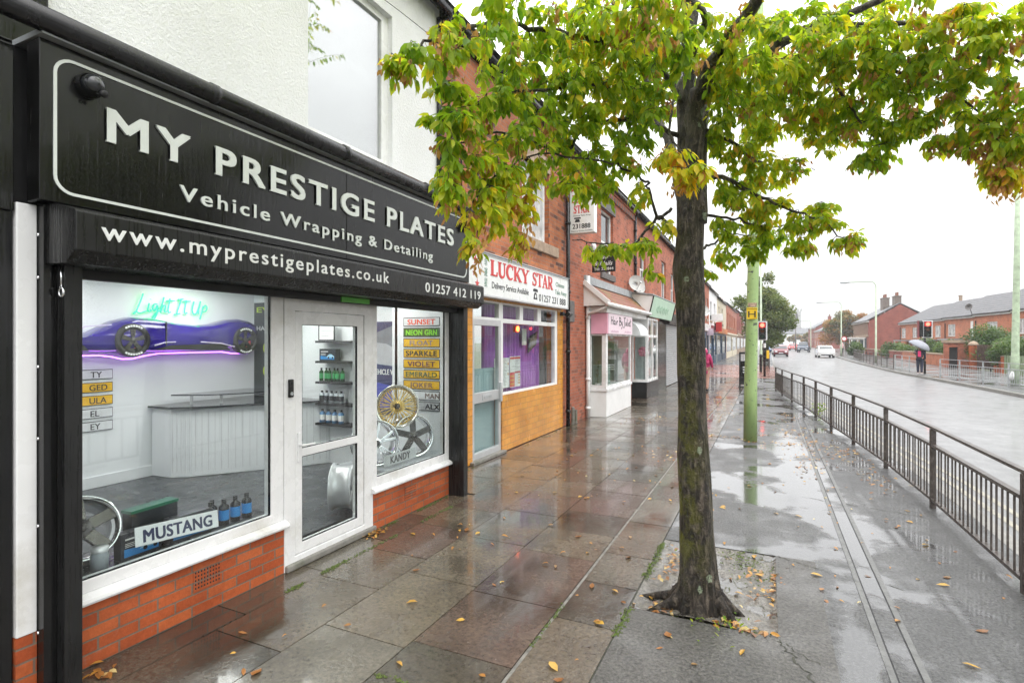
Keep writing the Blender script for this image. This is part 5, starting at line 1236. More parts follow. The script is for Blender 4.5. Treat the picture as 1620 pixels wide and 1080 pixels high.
# tree pit
q = MB(); nx, ny = 22, 32; vs = []; fs = []
for j in range(ny + 1):
    for i in range(nx + 1):
        x = -.87 + .93 * i / nx; y = 3.76 + 1.44 * j / ny
        r = math.hypot(x + .43, y - 3.97); edge = min(i, nx - i, j, ny - j) == 0
        vs.append((x, y, (-.006 if edge else -.03) + .05 * math.exp(-(r / .25) ** 2) + (0 if edge else rnd.uniform(-.012, .014))))
for j in range(ny):
    for i in range(nx): a = j * (nx + 1) + i; fs.append((a, a + 1, a + nx + 2, a + nx + 1))
struct(q.add(vs, fs).build('tree_pit_soil', soil_mat, smooth=True, recalc=False))
def moss_strip(name, pts, w, n, mat=moss_mat, h=.012):
    q = MB()
    for k in range(n):
        f = rnd.random() * (len(pts) - 1); i = int(f); a, b = pts[i], pts[i + 1]; f -= i
        if math.sin(f * 9 + i * 5 + w * 100) < -.35: continue
        x = a[0] + (b[0] - a[0]) * f + rnd.gauss(0, w); y = a[1] + (b[1] - a[1]) * f + rnd.gauss(0, w); z = (a[2] if len(a) > 2 else 0)
        r = rnd.uniform(.004, .012); an = rnd.uniform(0, 6.28)
        vs = [(x + r * math.cos(an + t * 1.257) * rnd.uniform(.6, 1.2), y + r * math.sin(an + t * 1.257) * rnd.uniform(.6, 1.2), z + .001) for t in range(5)] + [(x, y, z + rnd.uniform(.3, 1) * h)]
        q.add(vs, [(t, (t + 1) % 5, 5) for t in range(5)])
    return struct(q.build(name, mat, recalc=False), 'stuff')
moss_strip('moss', [(-.865, 3.35), (-.865, 5.25)], .016, 520); moss_strip('moss', [(-.02, 4.6, -.01), (-.12, 4.95, -.01), (-.3, 5.1, -.01)], .10, 420)
moss_strip('moss', [(-.75, 3.80, -.02), (-.3, 3.80, -.02), (.0, 3.80, -.02)], .04, 220)
moss_strip('moss', [(-3.22, 2.9), (-3.22, 3.6), (-3.21, 5.2)], .014, 420); moss_strip('moss', [(-2.63, 1.8), (-2.0, 1.85)], .008, 120); moss_strip('moss', [(-1.98, 2.4), (-1.32, 2.45)], .008, 110); moss_strip('moss', [(-1.3, 2.2), (-1.3, 3.6)], .007, 130)
moss_strip('moss', [(-3.9, 5.8), (-3.9, 12.5)], .02, 160); moss_strip('moss', [(-3.46, 4.2), (-3.46, 5.55)], .012, 260)

# ------------------------------------------------------------------ street tree
TB = Vector((-.43, 3.96, 0))
tree = thing('street_tree', 'wet barked pavement tree with green and yellow drooping leaves in front of the shops', 'tree', tuple(TB))
trunk_pts = [(-.435, 3.965, -.06, .235), (-.432, 3.965, .03, .20), (-.43, 3.968, .12, .168), (-.435, 3.972, .26, .148), (-.45, 3.98, .5, .138), (-.462, 3.985, .8, .130), (-.475, 3.99, 1.1, .122), (-.485, 3.99, 1.45, .113), (-.492, 3.99, 1.8, .112), (-.497, 3.99, 2.1, .118), (-.497, 3.985, 2.32, .116), (-.495, 3.98, 2.5, .112), (-.492, 3.98, 2.7, .112), (-.49, 3.98, 2.9, .118)]
# refine the trunk so that it can carry bumps
pts = []; rs = []
for a, b in zip(trunk_pts, trunk_pts[1:]):
    for k in range(8):
        f = k / 8; pts.append(tuple(a[i] + (b[i] - a[i]) * f for i in range(3))); rs.append((a[3] + (b[3] - a[3]) * f) * .84)
from mathutils import noise as mnoise
def barkq(i, t):
    z = pts[i][2]; v = mnoise.noise(Vector((math.cos(t) * 1.6, math.sin(t) * 1.6, z * 2.4))) * .09 + mnoise.noise(Vector((math.cos(t) * 4, math.sin(t) * 4, z * 5))) * .045 + mnoise.noise(Vector((math.cos(t) * 11, math.sin(t) * 11, z * 9))) * .03
    flare = max(0, 1 - z / .32); v += flare ** 1.5 * (.15 * math.cos(5 * t + 1.0) + .12 * math.cos(9 * t + .3))
    burl = math.exp(-((z - 2.36) / .13) ** 2) * max(0, math.cos(t - 2.7)) ** 3 * .30
    return 1 + v + burl
tq = MB().tube(pts, rs, 64, sq=barkq)
for a, ln, r in ((.1, .13, .03), (1.3, .30, .034), (2.2, .24, .03), (3.0, .28, .032), (3.6, .22, .03), (5.9, .10, .03)):
    c, s_ = math.cos(a), math.sin(a)
    tq.tube([(TB.x + c * .12, TB.y + s_ * .12, .10), (TB.x + c * .19, TB.y + s_ * .19, .035), (TB.x + c * (.19 + ln * .4), TB.y + s_ * (.19 + ln * .4) + .02, .0), (TB.x + c * (.19 + ln), TB.y + s_ * (.19 + ln), -.05)], [r * 1.7, r * 1.25, r * .8, r * .3], 10)
tq.build('trunk', bark, tree, smooth=True)
SK = np.zeros((60000, 4)); SN = [0]     # points and radii that twigs may grow from
def grow(p, r):
    SK[SN[0]] = (p[0], p[1], p[2], r); SN[0] += 1
def near(p):
    a = SK[:SN[0]]; d = np.sqrt(((a[:, :3] - np.array(tuple(p))) ** 2).sum(1)); i = int(np.argmin(d + .15 * a[:, 3])); return Vector(a[i, :3]), float(a[i, 3]), float(d[i])
def limb(name, pp, r0, r1, n=10, mat=bark, parent=tree, wob=.006):
    q = [Vector(p) for p in pp]; out = []
    q = [q[0]] + q + [q[-1]]
    for i in range(1, len(q) - 2):
        for k in range(6):
            t = k / 6; a, b, c, d = q[i - 1], q[i], q[i + 1], q[i + 2]
            out.append(.5 * ((2 * b) + (c - a) * t + (2 * a - 5 * b + 4 * c - d) * t * t + (3 * b - a - 3 * c + d) * t ** 3) + Vector((rnd.gauss(0, wob), rnd.gauss(0, wob), rnd.gauss(0, wob))) * (0 if i == 1 and k == 0 else 1))
    out.append(q[-1]); m = len(out); rr = [r0 + (r1 - r0) * (i / (m - 1)) ** .8 for i in range(m)]
    for p, r in zip(out, rr): grow(p, r)
    return MB().tube(out, rr, n).build(name, mat, parent, smooth=True)
fk = Vector((-.495, 3.98, 2.68))
limb('limb', [fk, Vector((-0.524, 4.088, 3.178)), Vector((-0.537, 4.115, 3.65)), Vector((-0.513, 4.071, 4.037)), Vector((-0.489, 4.083, 4.584)), Vector((-0.527, 4.175, 5.588)), Vector((-0.496, 4.3, 6.736))], .085, .03, 14)
limb('limb', [fk + Vector((.04, 0, .0)), Vector((-0.468, 3.982, 3.404)), Vector((-0.376, 3.893, 3.656)), Vector((-0.202, 3.776, 3.833)), Vector((-0.034, 3.634, 3.951)), Vector((0.239, 3.431, 4.128)), Vector((0.568, 3.476, 4.56))], .075, .025, 12)
limb('limb', [fk + Vector((.05, .05, .05)), Vector((-0.452, 4.266, 3.459)), Vector((-0.366, 4.362, 3.766)), Vector((-0.063, 4.505, 3.996)), Vector((0.255, 4.545, 4.149)), Vector((0.475, 4.538, 4.183)), Vector((0.704, 4.536, 4.247)), Vector((1.161, 4.531, 4.373))], .06, .018, 12)
limb('limb', [fk + Vector((-.03, .06, .0)), Vector((-0.693, 4.429, 3.407)), Vector((-0.83, 4.585, 3.69)), Vector((-0.987, 4.843, 4.205)), Vector((-1.239, 4.945, 4.829)), Vector((-1.563, 5.013, 5.738))], .05, .015, 10)
limb('limb', [Vector((-0.528, 4.119, 3.511)), Vector((-0.629, 3.961, 3.694)), Vector((-0.778, 3.614, 3.764)), Vector((-0.922, 3.214, 3.681)), Vector((-1.11, 2.849, 3.596)), Vector((-1.277, 2.438, 3.463)), Vector((-1.386, 2.165, 3.295)), Vector((-1.461, 2.019, 3.167))], .03, .005, 8)
limb('limb', [Vector((-0.505, 4.075, 3.855)), Vector((-0.365, 3.478, 3.855)), Vector((-0.589, 2.597, 3.612)), Vector((-0.959, 2.091, 3.355)), Vector((-1.196, 1.868, 3.289))], .03, .006, 8)
limb('branch', [Vector((-0.637, 4.068, 2.819)), Vector((-0.71, 3.923, 2.727)), Vector((-0.739, 3.798, 2.901)), Vector((-0.761, 3.733, 2.952)), Vector((-0.849, 3.47, 2.974)), Vector((-0.992, 3.181, 2.96)), Vector((-1.194, 2.865, 2.918)), Vector((-1.338, 2.52, 2.682)), Vector((-1.368, 2.34, 2.418))], .013, .003, 8)
limb('branch', [Vector((-0.583, 4.094, 3.35)), Vector((-0.8, 3.715, 3.363)), Vector((-1.022, 3.278, 3.2)), Vector((-1.131, 3.115, 3.007)), Vector((-1.314, 2.697, 3.007)), Vector((-1.437, 2.363, 2.846))], .020, .004, 8)
limb('branch', [Vector((-0.62, 4.02, 2.638)), Vector((-0.71, 3.923, 2.727)), Vector((-0.861, 3.796, 2.525)), Vector((-0.995, 3.622, 2.52)), Vector((-1.177, 3.425, 2.523))], .016, .003, 8)
limb('branch', [Vector((-0.431, 4.11, 3.035)), Vector((-0.27, 4.242, 3.041)), Vector((-0.06, 4.285, 2.898)), Vector((0.123, 4.317, 2.795)), Vector((0.343, 4.365, 2.685)), Vector((0.516, 4.392, 2.529))], .022, .003, 8)
limb('branch', [Vector((-0.445, 4.159, 2.773)), Vector((-0.237, 4.423, 2.784)), Vector((0.024, 4.657, 2.733)), Vector((0.29, 4.783, 2.831))], .014, .003, 8)
limb('branch', [Vector((-0.437, 4.163, 2.519)), Vector((-0.366, 4.362, 2.592)), Vector((-0.225, 4.65, 2.704)), Vector((0.073, 5.012, 2.691))], .012, .003, 8)
limb('branch', [Vector((-0.42, 4.171, 3.396)), Vector((-0.234, 4.369, 3.34)), Vector((-0.107, 4.485, 3.239)), Vector((0.068, 4.678, 3.214)), Vector((0.334, 4.804, 3.175))], .018, .003, 8)
limb('branch', [Vector((-0.02, 4.526, 4.029)), Vector((0.31, 4.461, 3.877)), Vector((0.509, 4.333, 3.761)), Vector((0.759, 4.23, 3.588)), Vector((0.878, 4.176, 3.51)), Vector((1.066, 4.043, 3.252)), Vector((1.229, 4.01, 2.973))], .022, .004, 8)
limb('branch', [Vector((0.234, 4.535, 4.14)), Vector((0.49, 4.324, 4.011)), Vector((0.831, 4.153, 3.844)), Vector((1.013, 3.908, 3.643)), Vector((1.242, 3.795, 3.405)), Vector((1.435, 3.776, 3.191))], .024, .005, 8)
limb('branch', [Vector((0.878, 4.176, 3.836)), Vector((1.091, 3.945, 3.48)), Vector((1.232, 3.79, 3.341)), Vector((1.376, 3.748, 3.093))], .014, .004, 8)
limb('branch', [Vector((0.343, 4.365, 3.821)), Vector((0.49, 4.324, 3.493)), Vector((0.591, 4.261, 3.259)), Vector((0.705, 4.315, 3.133))], .013, .003, 8)
limb('branch', [Vector((-0.513, 4.071, 3.855)), Vector((-0.516, 3.627, 3.526)), Vector((-0.523, 3.292, 3.121)), Vector((-0.45, 3.161, 2.919)), Vector((-0.379, 3.139, 2.779))], .014, .003, 8)
limb('branch', [Vector((-0.778, 3.614, 3.764)), Vector((-0.914, 3.328, 3.479)), Vector((-1.096, 2.911, 3.299)), Vector((-1.256, 2.503, 3.126)), Vector((-1.356, 2.29, 2.934))], .015, .004, 8)

# twigs and leaves
LV = []; LT = []; BV = []; BT = []
def leaf_at(p, d, nrm, L, tint, store=None):
    V, T_ = (LV, LT) if store is None else store
    s = d.cross(nrm).normalized(); n = s.cross(d).normalized(); w = L * .245; cup = L * .06
    V += [p, p + d * L * .28 + s * w * .85 + n * cup, p + d * L * .30 - n * cup * .2, p + d * L * .28 - s * w * .85 + n * cup,
          p + d * L * .62 + s * w * .80 + n * cup * .3, p + d * L * .64 - n * cup * .7, p + d * L * .62 - s * w * .80 + n * cup * .3, p + d * L - n * cup * 2.2]
    T_.append(tint)
LF = [(0, 1, 2), (0, 2, 3), (1, 4, 5, 2), (2, 5, 6, 3), (4, 7, 5), (5, 7, 6)]
twq = MB()
def twig(tip, tint0, L0=.066, yel=.25, minlen=.0, dens=1.0, drop=.10):
    a, ar, _ = near(tip)
    d = tip - a; ln = d.length
    if ln < .04: return
    mid = a + d * .5 + Vector((rnd.gauss(0, .04), rnd.gauss(0, .04), rnd.uniform(.02, .10) * min(1, ln)))
    end = tip - Vector((0, 0, drop * .4))
    n = max(5, int(ln / .05)); path = []
    for i in range(n + 1):
        t = i / n; path.append(a * (1 - t) ** 2 + mid * 2 * t * (1 - t) + end * t * t)
    r0 = min(ar * .7, .0035 + ln * .005)
    twq.tube(path, [r0 + (.0012 - r0) * (i / n) for i in range(n + 1)], 5, cap=False)
    for i in range(0, n + 1, 2): grow(path[i], .003)
    st = max(.0, 1 - .55 / max(ln, .01)); k = 0
    m = max(int(rnd.uniform(10, 16) * dens), int(min(ln, .6) / .022 * dens))
    for j in range(m):
        t = st + (1 - st) * (j + rnd.random()) / m
        p = a * (1 - t) ** 2 + mid * 2 * t * (1 - t) + end * t * t
        dr = ((mid - a) * 2 * (1 - t) + (end - mid) * 2 * t).normalized()
        side = dr.cross(Vector((0, 0, 1)))
        if side.length < .1: side = Vector((rnd.uniform(-1, 1), rnd.uniform(-1, 1), 0))
        side = side.normalized() * (1 if k % 2 else -1); k += 1
        ld = (dr * rnd.uniform(.2, .7) + side * rnd.uniform(.35, 1.0) + Vector((0, 0, -rnd.uniform(.25, 1.35))) + Vector((rnd.gauss(0, .2), rnd.gauss(0, .2), rnd.gauss(0, .15)))).normalized()
        nr = (Vector((0, 0, 1)) + Vector((rnd.gauss(0, .45), rnd.gauss(0, .45), 0))).normalized()
        if abs(nr.dot(ld)) > .95: nr = side
        tt = min(1, max(0, tint0 + rnd.gauss(0, .13) + (rnd.random() < yel * .40) * rnd.uniform(.12, .38) + (t > .85) * yel * .10))
        leaf_at(p + ld * .012, ld, nr, L0 * rnd.uniform(.62, 1.22), tt)
def bracts(c, n, r=.05):
    for i in range(n):
        p = c + Vector((rnd.gauss(0, r * .5), rnd.gauss(0, r * .5), rnd.gauss(-r * .25, r * .5)))
        d = Vector((rnd.gauss(0, .5), rnd.gauss(0, .5), -1)).normalized()
        leaf_at(p, d, Vector((rnd.gauss(0, 1), rnd.gauss(0, 1), .3)).normalized(), rnd.uniform(.03, .05), rnd.random(), (BV, BT))
# foliage masses: (x, y, z, half sizes in metres across / depth / height, twigs, tint, yellow, bract clumps)
MASS = [(-1.443, 1.995, 3.128, 0.13, 0.1, 0.07, 7, 0.42, 0.1, 2),
 (-1.346, 2.129, 3.252, 0.12, 0.12, 0.1, 8, 0.45, 0.2, 4),
 (-1.174, 2.21, 3.369, 0.18, 0.2, 0.1, 8, 0.42, 0.2, 2),
 (-1.355, 2.258, 2.875, 0.12, 0.15, 0.16, 12, 0.42, 0.25, 4),
 (-1.407, 2.266, 2.639, 0.09, 0.12, 0.14, 9, 0.45, 0.3, 5),
 (-1.364, 2.397, 3.055, 0.12, 0.15, 0.12, 8, 0.44, 0.25, 2),
 (-1.344, 2.462, 2.75, 0.12, 0.15, 0.14, 9, 0.48, 0.3, 3),
 (-1.292, 2.652, 2.849, 0.16, 0.2, 0.14, 12, 0.45, 0.3, 3),
 (-1.203, 2.75, 3.094, 0.2, 0.22, 0.14, 14, 0.4, 0.2, 2),
 (-1.128, 2.896, 3.407, 0.25, 0.25, 0.14, 16, 0.42, 0.2, 2),
 (-1.226, 2.517, 3.387, 0.2, 0.2, 0.1, 9, 0.45, 0.2, 2),
 (-1.339, 2.353, 2.339, 0.06, 0.07, 0.09, 5, 0.55, 0.4, 3),
 (-1.315, 2.476, 2.521, 0.12, 0.12, 0.1, 8, 0.52, 0.45, 3),
 (-1.23, 2.682, 2.643, 0.14, 0.15, 0.1, 10, 0.55, 0.5, 2),
 (-1.214, 2.689, 2.419, 0.07, 0.1, 0.1, 5, 0.56, 0.5, 2),
 (-1.131, 3.005, 2.859, 0.2, 0.2, 0.13, 12, 0.5, 0.35, 2),
 (-1.079, 3.14, 3.122, 0.22, 0.22, 0.15, 14, 0.42, 0.25, 1),
 (-0.95, 3.312, 3.399, 0.25, 0.3, 0.16, 18, 0.42, 0.25, 2),
 (-0.957, 3.198, 3.623, 0.28, 0.3, 0.14, 16, 0.45, 0.25, 2),
 (-0.941, 3.426, 3.036, 0.2, 0.2, 0.14, 14, 0.44, 0.3, 1),
 (-1.034, 3.383, 2.852, 0.18, 0.18, 0.1, 9, 0.46, 0.3, 0),
 (-0.816, 3.596, 3.28, 0.18, 0.25, 0.2, 14, 0.42, 0.25, 1),
 (-0.713, 3.313, 3.7, 0.25, 0.3, 0.16, 16, 0.44, 0.25, 4),
 (-0.703, 2.875, 3.612, 0.25, 0.3, 0.12, 12, 0.5, 0.3, 5),
 (-0.624, 3.245, 3.383, 0.15, 0.2, 0.2, 12, 0.46, 0.25, 2),
 (-0.484, 2.758, 3.49, 0.15, 0.2, 0.14, 9, 0.5, 0.3, 5),
 (-0.427, 3.117, 3.497, 0.14, 0.15, 0.16, 10, 0.4, 0.2, 2),
 (-0.398, 3.152, 2.803, 0.13, 0.1, 0.09, 11, 0.68, 0.8, 2),
 (-0.506, 3.19, 2.918, 0.12, 0.1, 0.08, 7, 0.62, 0.6, 1),
 (-0.81, 3.765, 2.529, 0.15, 0.12, 0.08, 10, 0.46, 0.2, 0),
 (-0.99, 3.603, 2.495, 0.16, 0.12, 0.07, 10, 0.46, 0.25, 0),
 (-0.641, 3.9, 2.671, 0.06, 0.08, 0.05, 3, 0.6, 0.4, 0),
 (-0.78, 3.724, 2.887, 0.08, 0.1, 0.12, 4, 0.6, 0.4, 0),
 (-0.711, 3.812, 2.341, 0.06, 0.06, 0.05, 3, 0.46, 0.2, 0),
 (-0.239, 3.758, 3.813, 0.25, 0.3, 0.2, 18, 0.45, 0.25, 4),
 (-0.057, 4.066, 3.665, 0.28, 0.3, 0.18, 22, 0.44, 0.25, 2),
 (-0.259, 4.081, 3.493, 0.2, 0.3, 0.16, 16, 0.42, 0.25, 2),
 (0.177, 4.176, 3.795, 0.28, 0.3, 0.18, 20, 0.48, 0.3, 2),
 (0.187, 4.402, 3.536, 0.25, 0.3, 0.12, 18, 0.44, 0.25, 1),
 (0.426, 4.073, 3.813, 0.3, 0.3, 0.18, 22, 0.5, 0.35, 3),
 (0.451, 4.306, 3.579, 0.26, 0.3, 0.15, 20, 0.48, 0.3, 2),
 (0.393, 4.499, 3.354, 0.18, 0.2, 0.1, 12, 0.5, 0.35, 2),
 (0.648, 4.288, 3.112, 0.16, 0.14, 0.09, 12, 0.42, 0.2, 2),
 (0.667, 4.297, 3.322, 0.2, 0.2, 0.12, 14, 0.46, 0.25, 1),
 (0.702, 4.092, 3.558, 0.26, 0.26, 0.18, 20, 0.46, 0.3, 3),
 (0.728, 3.884, 3.719, 0.26, 0.3, 0.16, 16, 0.48, 0.3, 4),
 (0.925, 4.087, 3.354, 0.2, 0.2, 0.16, 14, 0.45, 0.3, 4),
 (0.967, 3.886, 3.48, 0.2, 0.2, 0.15, 12, 0.48, 0.35, 5),
 (1.082, 3.996, 3.101, 0.14, 0.15, 0.12, 11, 0.46, 0.35, 6),
 (0.96, 4.104, 3.103, 0.1, 0.12, 0.07, 7, 0.46, 0.3, 4),
 (1.209, 3.945, 2.919, 0.12, 0.14, 0.12, 11, 0.52, 0.45, 8),
 (1.201, 3.831, 3.16, 0.14, 0.2, 0.14, 10, 0.48, 0.35, 6),
 (1.13, 3.686, 3.448, 0.2, 0.2, 0.14, 10, 0.5, 0.35, 6),
 (1.258, 3.692, 3.289, 0.2, 0.2, 0.25, 12, 0.5, 0.35, 3),
 (1.058, 3.708, 3.612, 0.2, 0.2, 0.1, 9, 0.5, 0.3, 4),
 (1.241, 3.96, 2.776, 0.06, 0.06, 0.05, 3, 0.6, 0.6, 4),
 (-0.15, 4.464, 3.263, 0.2, 0.2, 0.13, 14, 0.46, 0.25, 1),
 (0.113, 4.699, 3.199, 0.16, 0.2, 0.09, 10, 0.48, 0.3, 1),
 (-0.231, 4.315, 2.971, 0.18, 0.2, 0.1, 12, 0.48, 0.3, 1),
 (0.022, 4.38, 2.865, 0.2, 0.2, 0.09, 13, 0.48, 0.3, 2),
 (0.286, 4.394, 2.727, 0.18, 0.16, 0.09, 13, 0.46, 0.3, 1),
 (0.497, 4.383, 2.573, 0.1, 0.1, 0.08, 8, 0.5, 0.4, 3),
 (-0.276, 4.349, 2.725, 0.15, 0.15, 0.07, 10, 0.46, 0.25, 0),
 (0.002, 4.757, 2.704, 0.18, 0.18, 0.07, 11, 0.44, 0.25, 0),
 (0.234, 4.535, 2.574, 0.14, 0.12, 0.05, 7, 0.46, 0.25, 1),
 (0.361, 4.595, 2.878, 0.1, 0.12, 0.05, 5, 0.45, 0.25, 0),
 (-0.242, 4.531, 2.537, 0.14, 0.1, 0.06, 7, 0.42, 0.2, 0),
 (-0.066, 4.725, 2.543, 0.07, 0.07, 0.04, 3, 0.42, 0.2, 0),
 (-0.395, 4.182, 2.381, 0.04, 0.04, 0.03, 2, 0.44, 0.2, 0),
 (-0.087, 4.604, 4.254, 0.22, 0.2, 0.16, 14, 0.44, 0.25, 0),
 (-0.066, 4.725, 3.533, 0.15, 0.2, 0.12, 12, 0.44, 0.25, 0),
 (-0.083, 4.607, 3.101, 0.1, 0.15, 0.1, 9, 0.46, 0.25, 0),
 (-0.065, 4.615, 2.856, 0.12, 0.15, 0.09, 9, 0.46, 0.25, 0),
 (-0.085, 4.716, 2.629, 0.1, 0.12, 0.05, 7, 0.44, 0.2, 0),
 (-0.089, 4.714, 3.859, 0.14, 0.15, 0.12, 10, 0.44, 0.25, 0),
 (0.302, 4.346, 4.114, 0.25, 0.25, 0.14, 16, 0.46, 0.3, 2),
 (0.591, 4.261, 3.743, 0.22, 0.25, 0.14, 16, 0.48, 0.3, 2),
 (0.543, 4.46, 3.448, 0.16, 0.2, 0.1, 12, 0.46, 0.3, 1),
 (0.82, 4.038, 3.585, 0.2, 0.2, 0.14, 14, 0.48, 0.35, 3),
 (0.934, 3.871, 3.697, 0.2, 0.2, 0.12, 12, 0.5, 0.4, 3),
 (1.065, 3.932, 3.335, 0.16, 0.2, 0.12, 11, 0.5, 0.4, 4),
 (0.809, 4.143, 3.24, 0.16, 0.16, 0.1, 11, 0.46, 0.3, 2),
 (1.221, 3.895, 3.007, 0.12, 0.14, 0.1, 10, 0.54, 0.5, 6),
 (0.146, 4.383, 3.718, 0.2, 0.25, 0.12, 14, 0.46, 0.3, 1),
 (0.318, 4.575, 3.486, 0.16, 0.2, 0.08, 10, 0.46, 0.3, 0),
 (-0.646, 3.566, 3.813, 0.2, 0.25, 0.16, 15, 0.44, 0.25, 2),
 (-0.894, 3.117, 3.794, 0.25, 0.25, 0.12, 14, 0.46, 0.3, 3),
 (-1.124, 2.787, 3.602, 0.22, 0.22, 0.12, 12, 0.44, 0.25, 2),
 (-1.063, 3.037, 3.271, 0.2, 0.22, 0.14, 14, 0.42, 0.25, 1),
 (-0.816, 3.596, 3.532, 0.2, 0.25, 0.16, 15, 0.42, 0.25, 0),
 (-0.292, 3.955, 3.665, 0.16, 0.2, 0.16, 14, 0.44, 0.25, 1),
 (-0.366, 4.362, 3.431, 0.14, 0.2, 0.12, 11, 0.44, 0.25, 0),
 (-1.44, 2.25, 3.057, 0.1, 0.12, 0.12, 9, 0.44, 0.25, 2),
 (-1.278, 2.548, 3.215, 0.16, 0.18, 0.1, 10, 0.42, 0.25, 1),
 (1.193, 3.938, 2.83, 0.1, 0.12, 0.08, 8, 0.56, 0.5, 5),
 (1.259, 3.913, 2.919, 0.08, 0.12, 0.1, 8, 0.5, 0.4, 4),
 (-0.46, 4.871, 4.161, 0.3, 0.3, 0.25, 16, 0.42, 0.25, 0),
 (-0.904, 4.993, 4.082, 0.3, 0.3, 0.25, 16, 0.42, 0.25, 0),
 (-1.239, 4.945, 4.362, 0.35, 0.3, 0.25, 16, 0.42, 0.25, 0),
 (-1.529, 4.365, 4.429, 0.35, 0.3, 0.2, 14, 0.42, 0.25, 0),
 (0.075, 5.123, 4.429, 0.35, 0.3, 0.25, 16, 0.44, 0.3, 0),
 (0.751, 5.111, 4.462, 0.3, 0.3, 0.2, 12, 0.46, 0.3, 0)]
RX = Vector((.904, .427, 0)); RF = Vector((-.427, .904, 0)); RU = Vector((0, 0, 1))
def ell(px, py, t, rx, rd, rz):
    while True:
        a, b, c = rnd.uniform(-1, 1), rnd.uniform(-1, 1), rnd.uniform(-1, 1)
        if a * a + b * b + c * c < 1: break
    return Vector((px, py, t)) + RX * a * rx + RF * b * rd + RU * c * rz
for (cx, cy, cz, rx, rd, rz, n, tn, ye, nb) in MASS:
    tips = sorted([ell(cx, cy, cz, rx, rd, rz) for _ in range(int(n * 2.6) + 1)], key=lambda p: near(p)[2])
    tn2 = tn + rnd.gauss(0, .05)
    for tip in tips: twig(tip, tn2 + rnd.gauss(0, .06), yel=ye)
    for _ in range(nb): bracts(ell(cx, cy, cz, rx, rd, rz) - RU * .03, rnd.randint(10, 18), .045)
# upper crown, above the picture
for k in range(1400):
    a = rnd.uniform(0, 6.283); z = 4.3 + 5.1 * rnd.random() ** 1.7; r = 3.9 * math.sqrt(rnd.random()) * math.sqrt(max(.05, 1 - ((z - 6.2) / 3.5) ** 2))
    if z < 1.95 + .66 * (.427 * (.4 - math.cos(a) * r) + .904 * (4.0 + math.sin(a) * r)): continue
    twig(Vector((-.4 + math.cos(a) * r, 4.0 + math.sin(a) * r, z)), .42 + rnd.gauss(0, .07), L0=.09, yel=.25, dens=.7)
def leaf_mesh(name, V, T_, mat, parent):
    nl = len(T_); off = wloc(parent)
    co = np.array([tuple(v) for v in V], dtype=np.float32) - np.array(off, dtype=np.float32)
    fs = [tuple(i + 8 * k for i in f) for k in range(nl) for f in LF]
    me = bpy.data.meshes.new(name); me.from_pydata(co.tolist(), [], fs)
    at = me.attributes.new('tint', 'FLOAT', 'FACE'); at.data.foreach_set('value', np.repeat(np.array(T_, dtype=np.float32), 6))
    me.polygons.foreach_set('use_smooth', [True] * len(me.polygons)); me.materials.append(mat)
    o = bpy.data.objects.new(name, me); col.objects.link(o)
    if parent: o.parent = parent
    return o
leaf_mesh('foliage', LV, LT, leaf_mat, tree); leaf_mesh('seed_bracts', BV, BT, bract_mat, tree)
twq.build('twig_growth', twig_mat, tree, smooth=True, recalc=False)
print('leaves', len(LT), 'bracts', len(BT))

# ------------------------------------------------------------------ fallen leaves
fl_meshes = []
for k in range(9):
    V = []; T_ = []
    L = rnd.uniform(.06, .10); d = Vector((1, 0, 0)); leaf_at(Vector((-L / 2, 0, .006)), d, Vector((0, rnd.uniform(-.2, .2), 1)), L, [.02, .1, .25, .35, .5, .62, .8, 1.0, .3][k], (V, T_))
    V = [Vector((v.x, v.y * 1.25, max(.0045, v.z + .004 + .010 * math.sin(v.x * 50 + k) * (k % 3) / 2))) for v in V]
    o = leaf_mesh('fallen_leaf', V, T_, fallen_mat, None); fl_meshes.append(o)
def scatter():
    r = rnd.random()
    if r < .30: return rnd.uniform(-3.1, -1.0), rnd.uniform(2.0, 9)
    if r < .50: return rnd.uniform(-.8, 1.4), rnd.uniform(2.8, 8)
    if r < .66: y = rnd.uniform(5, 16); return interp(RAILTAB, y) - abs(rnd.gauss(.1, .25)), y
    if r < .80: return rnd.gauss(.5, .25), rnd.uniform(3, 14)
    return rnd.uniform(-3.6, .3), rnd.uniform(6, 15)
RAILTAB = [(-6.6, 1.74), (3.4, 1.73), (5.43, 1.71), (7.44, 1.66), (9.48, 1.56), (11.4, 1.39), (13.2, 1.21), (15.0, 1.05), (16.7, .885), (18.4, .66), (20.5, .44), (22.6, .25)]
first = True; cnt = 0; used = set()
FIX = [(-2.58, 2.12, 4), (-2.66, 1.92, 0), (-1.10, 2.88, 0), (-1.0, 3.45, 0), (-2.25, 4.6, 2), (-1.62, 4.9, 4), (-1.2, 3.95, 5), (.35, 4.9, 0), (1.05, 3.9, 0), (.55, 5.6, 3), (1.2, 5.1, 0), (-.95, 2.75, 8)]
for i in range(295):
    if i < len(FIX): x, y, k = FIX[i]
    else: (x, y), k = scatter(), rnd.randrange(9)
    if math.hypot(x + .43, y - 3.96) < .24: continue
    if k not in used: o = fl_meshes[k]; used.add(k)
    else: o = fl_meshes[k].copy(); col.objects.link(o)
    o.location = (x, y, .001 if not (-.87 < x < .06 and 3.76 < y < 5.2) else -.015); s_ = rnd.uniform(.4, .95) if i >= len(FIX) else .95
    o.rotation_euler = (rnd.gauss(0, .05), rnd.gauss(0, .05), rnd.uniform(0, 6.28)); o.scale = (s_, s_ * rnd.uniform(.6, 1.1), s_)
    tag(o, 'single fallen yellow to brown leaf lying on the wet pavement', 'leaf', 'fallen leaves scattered over the pavement')
LT2 = ([], [])
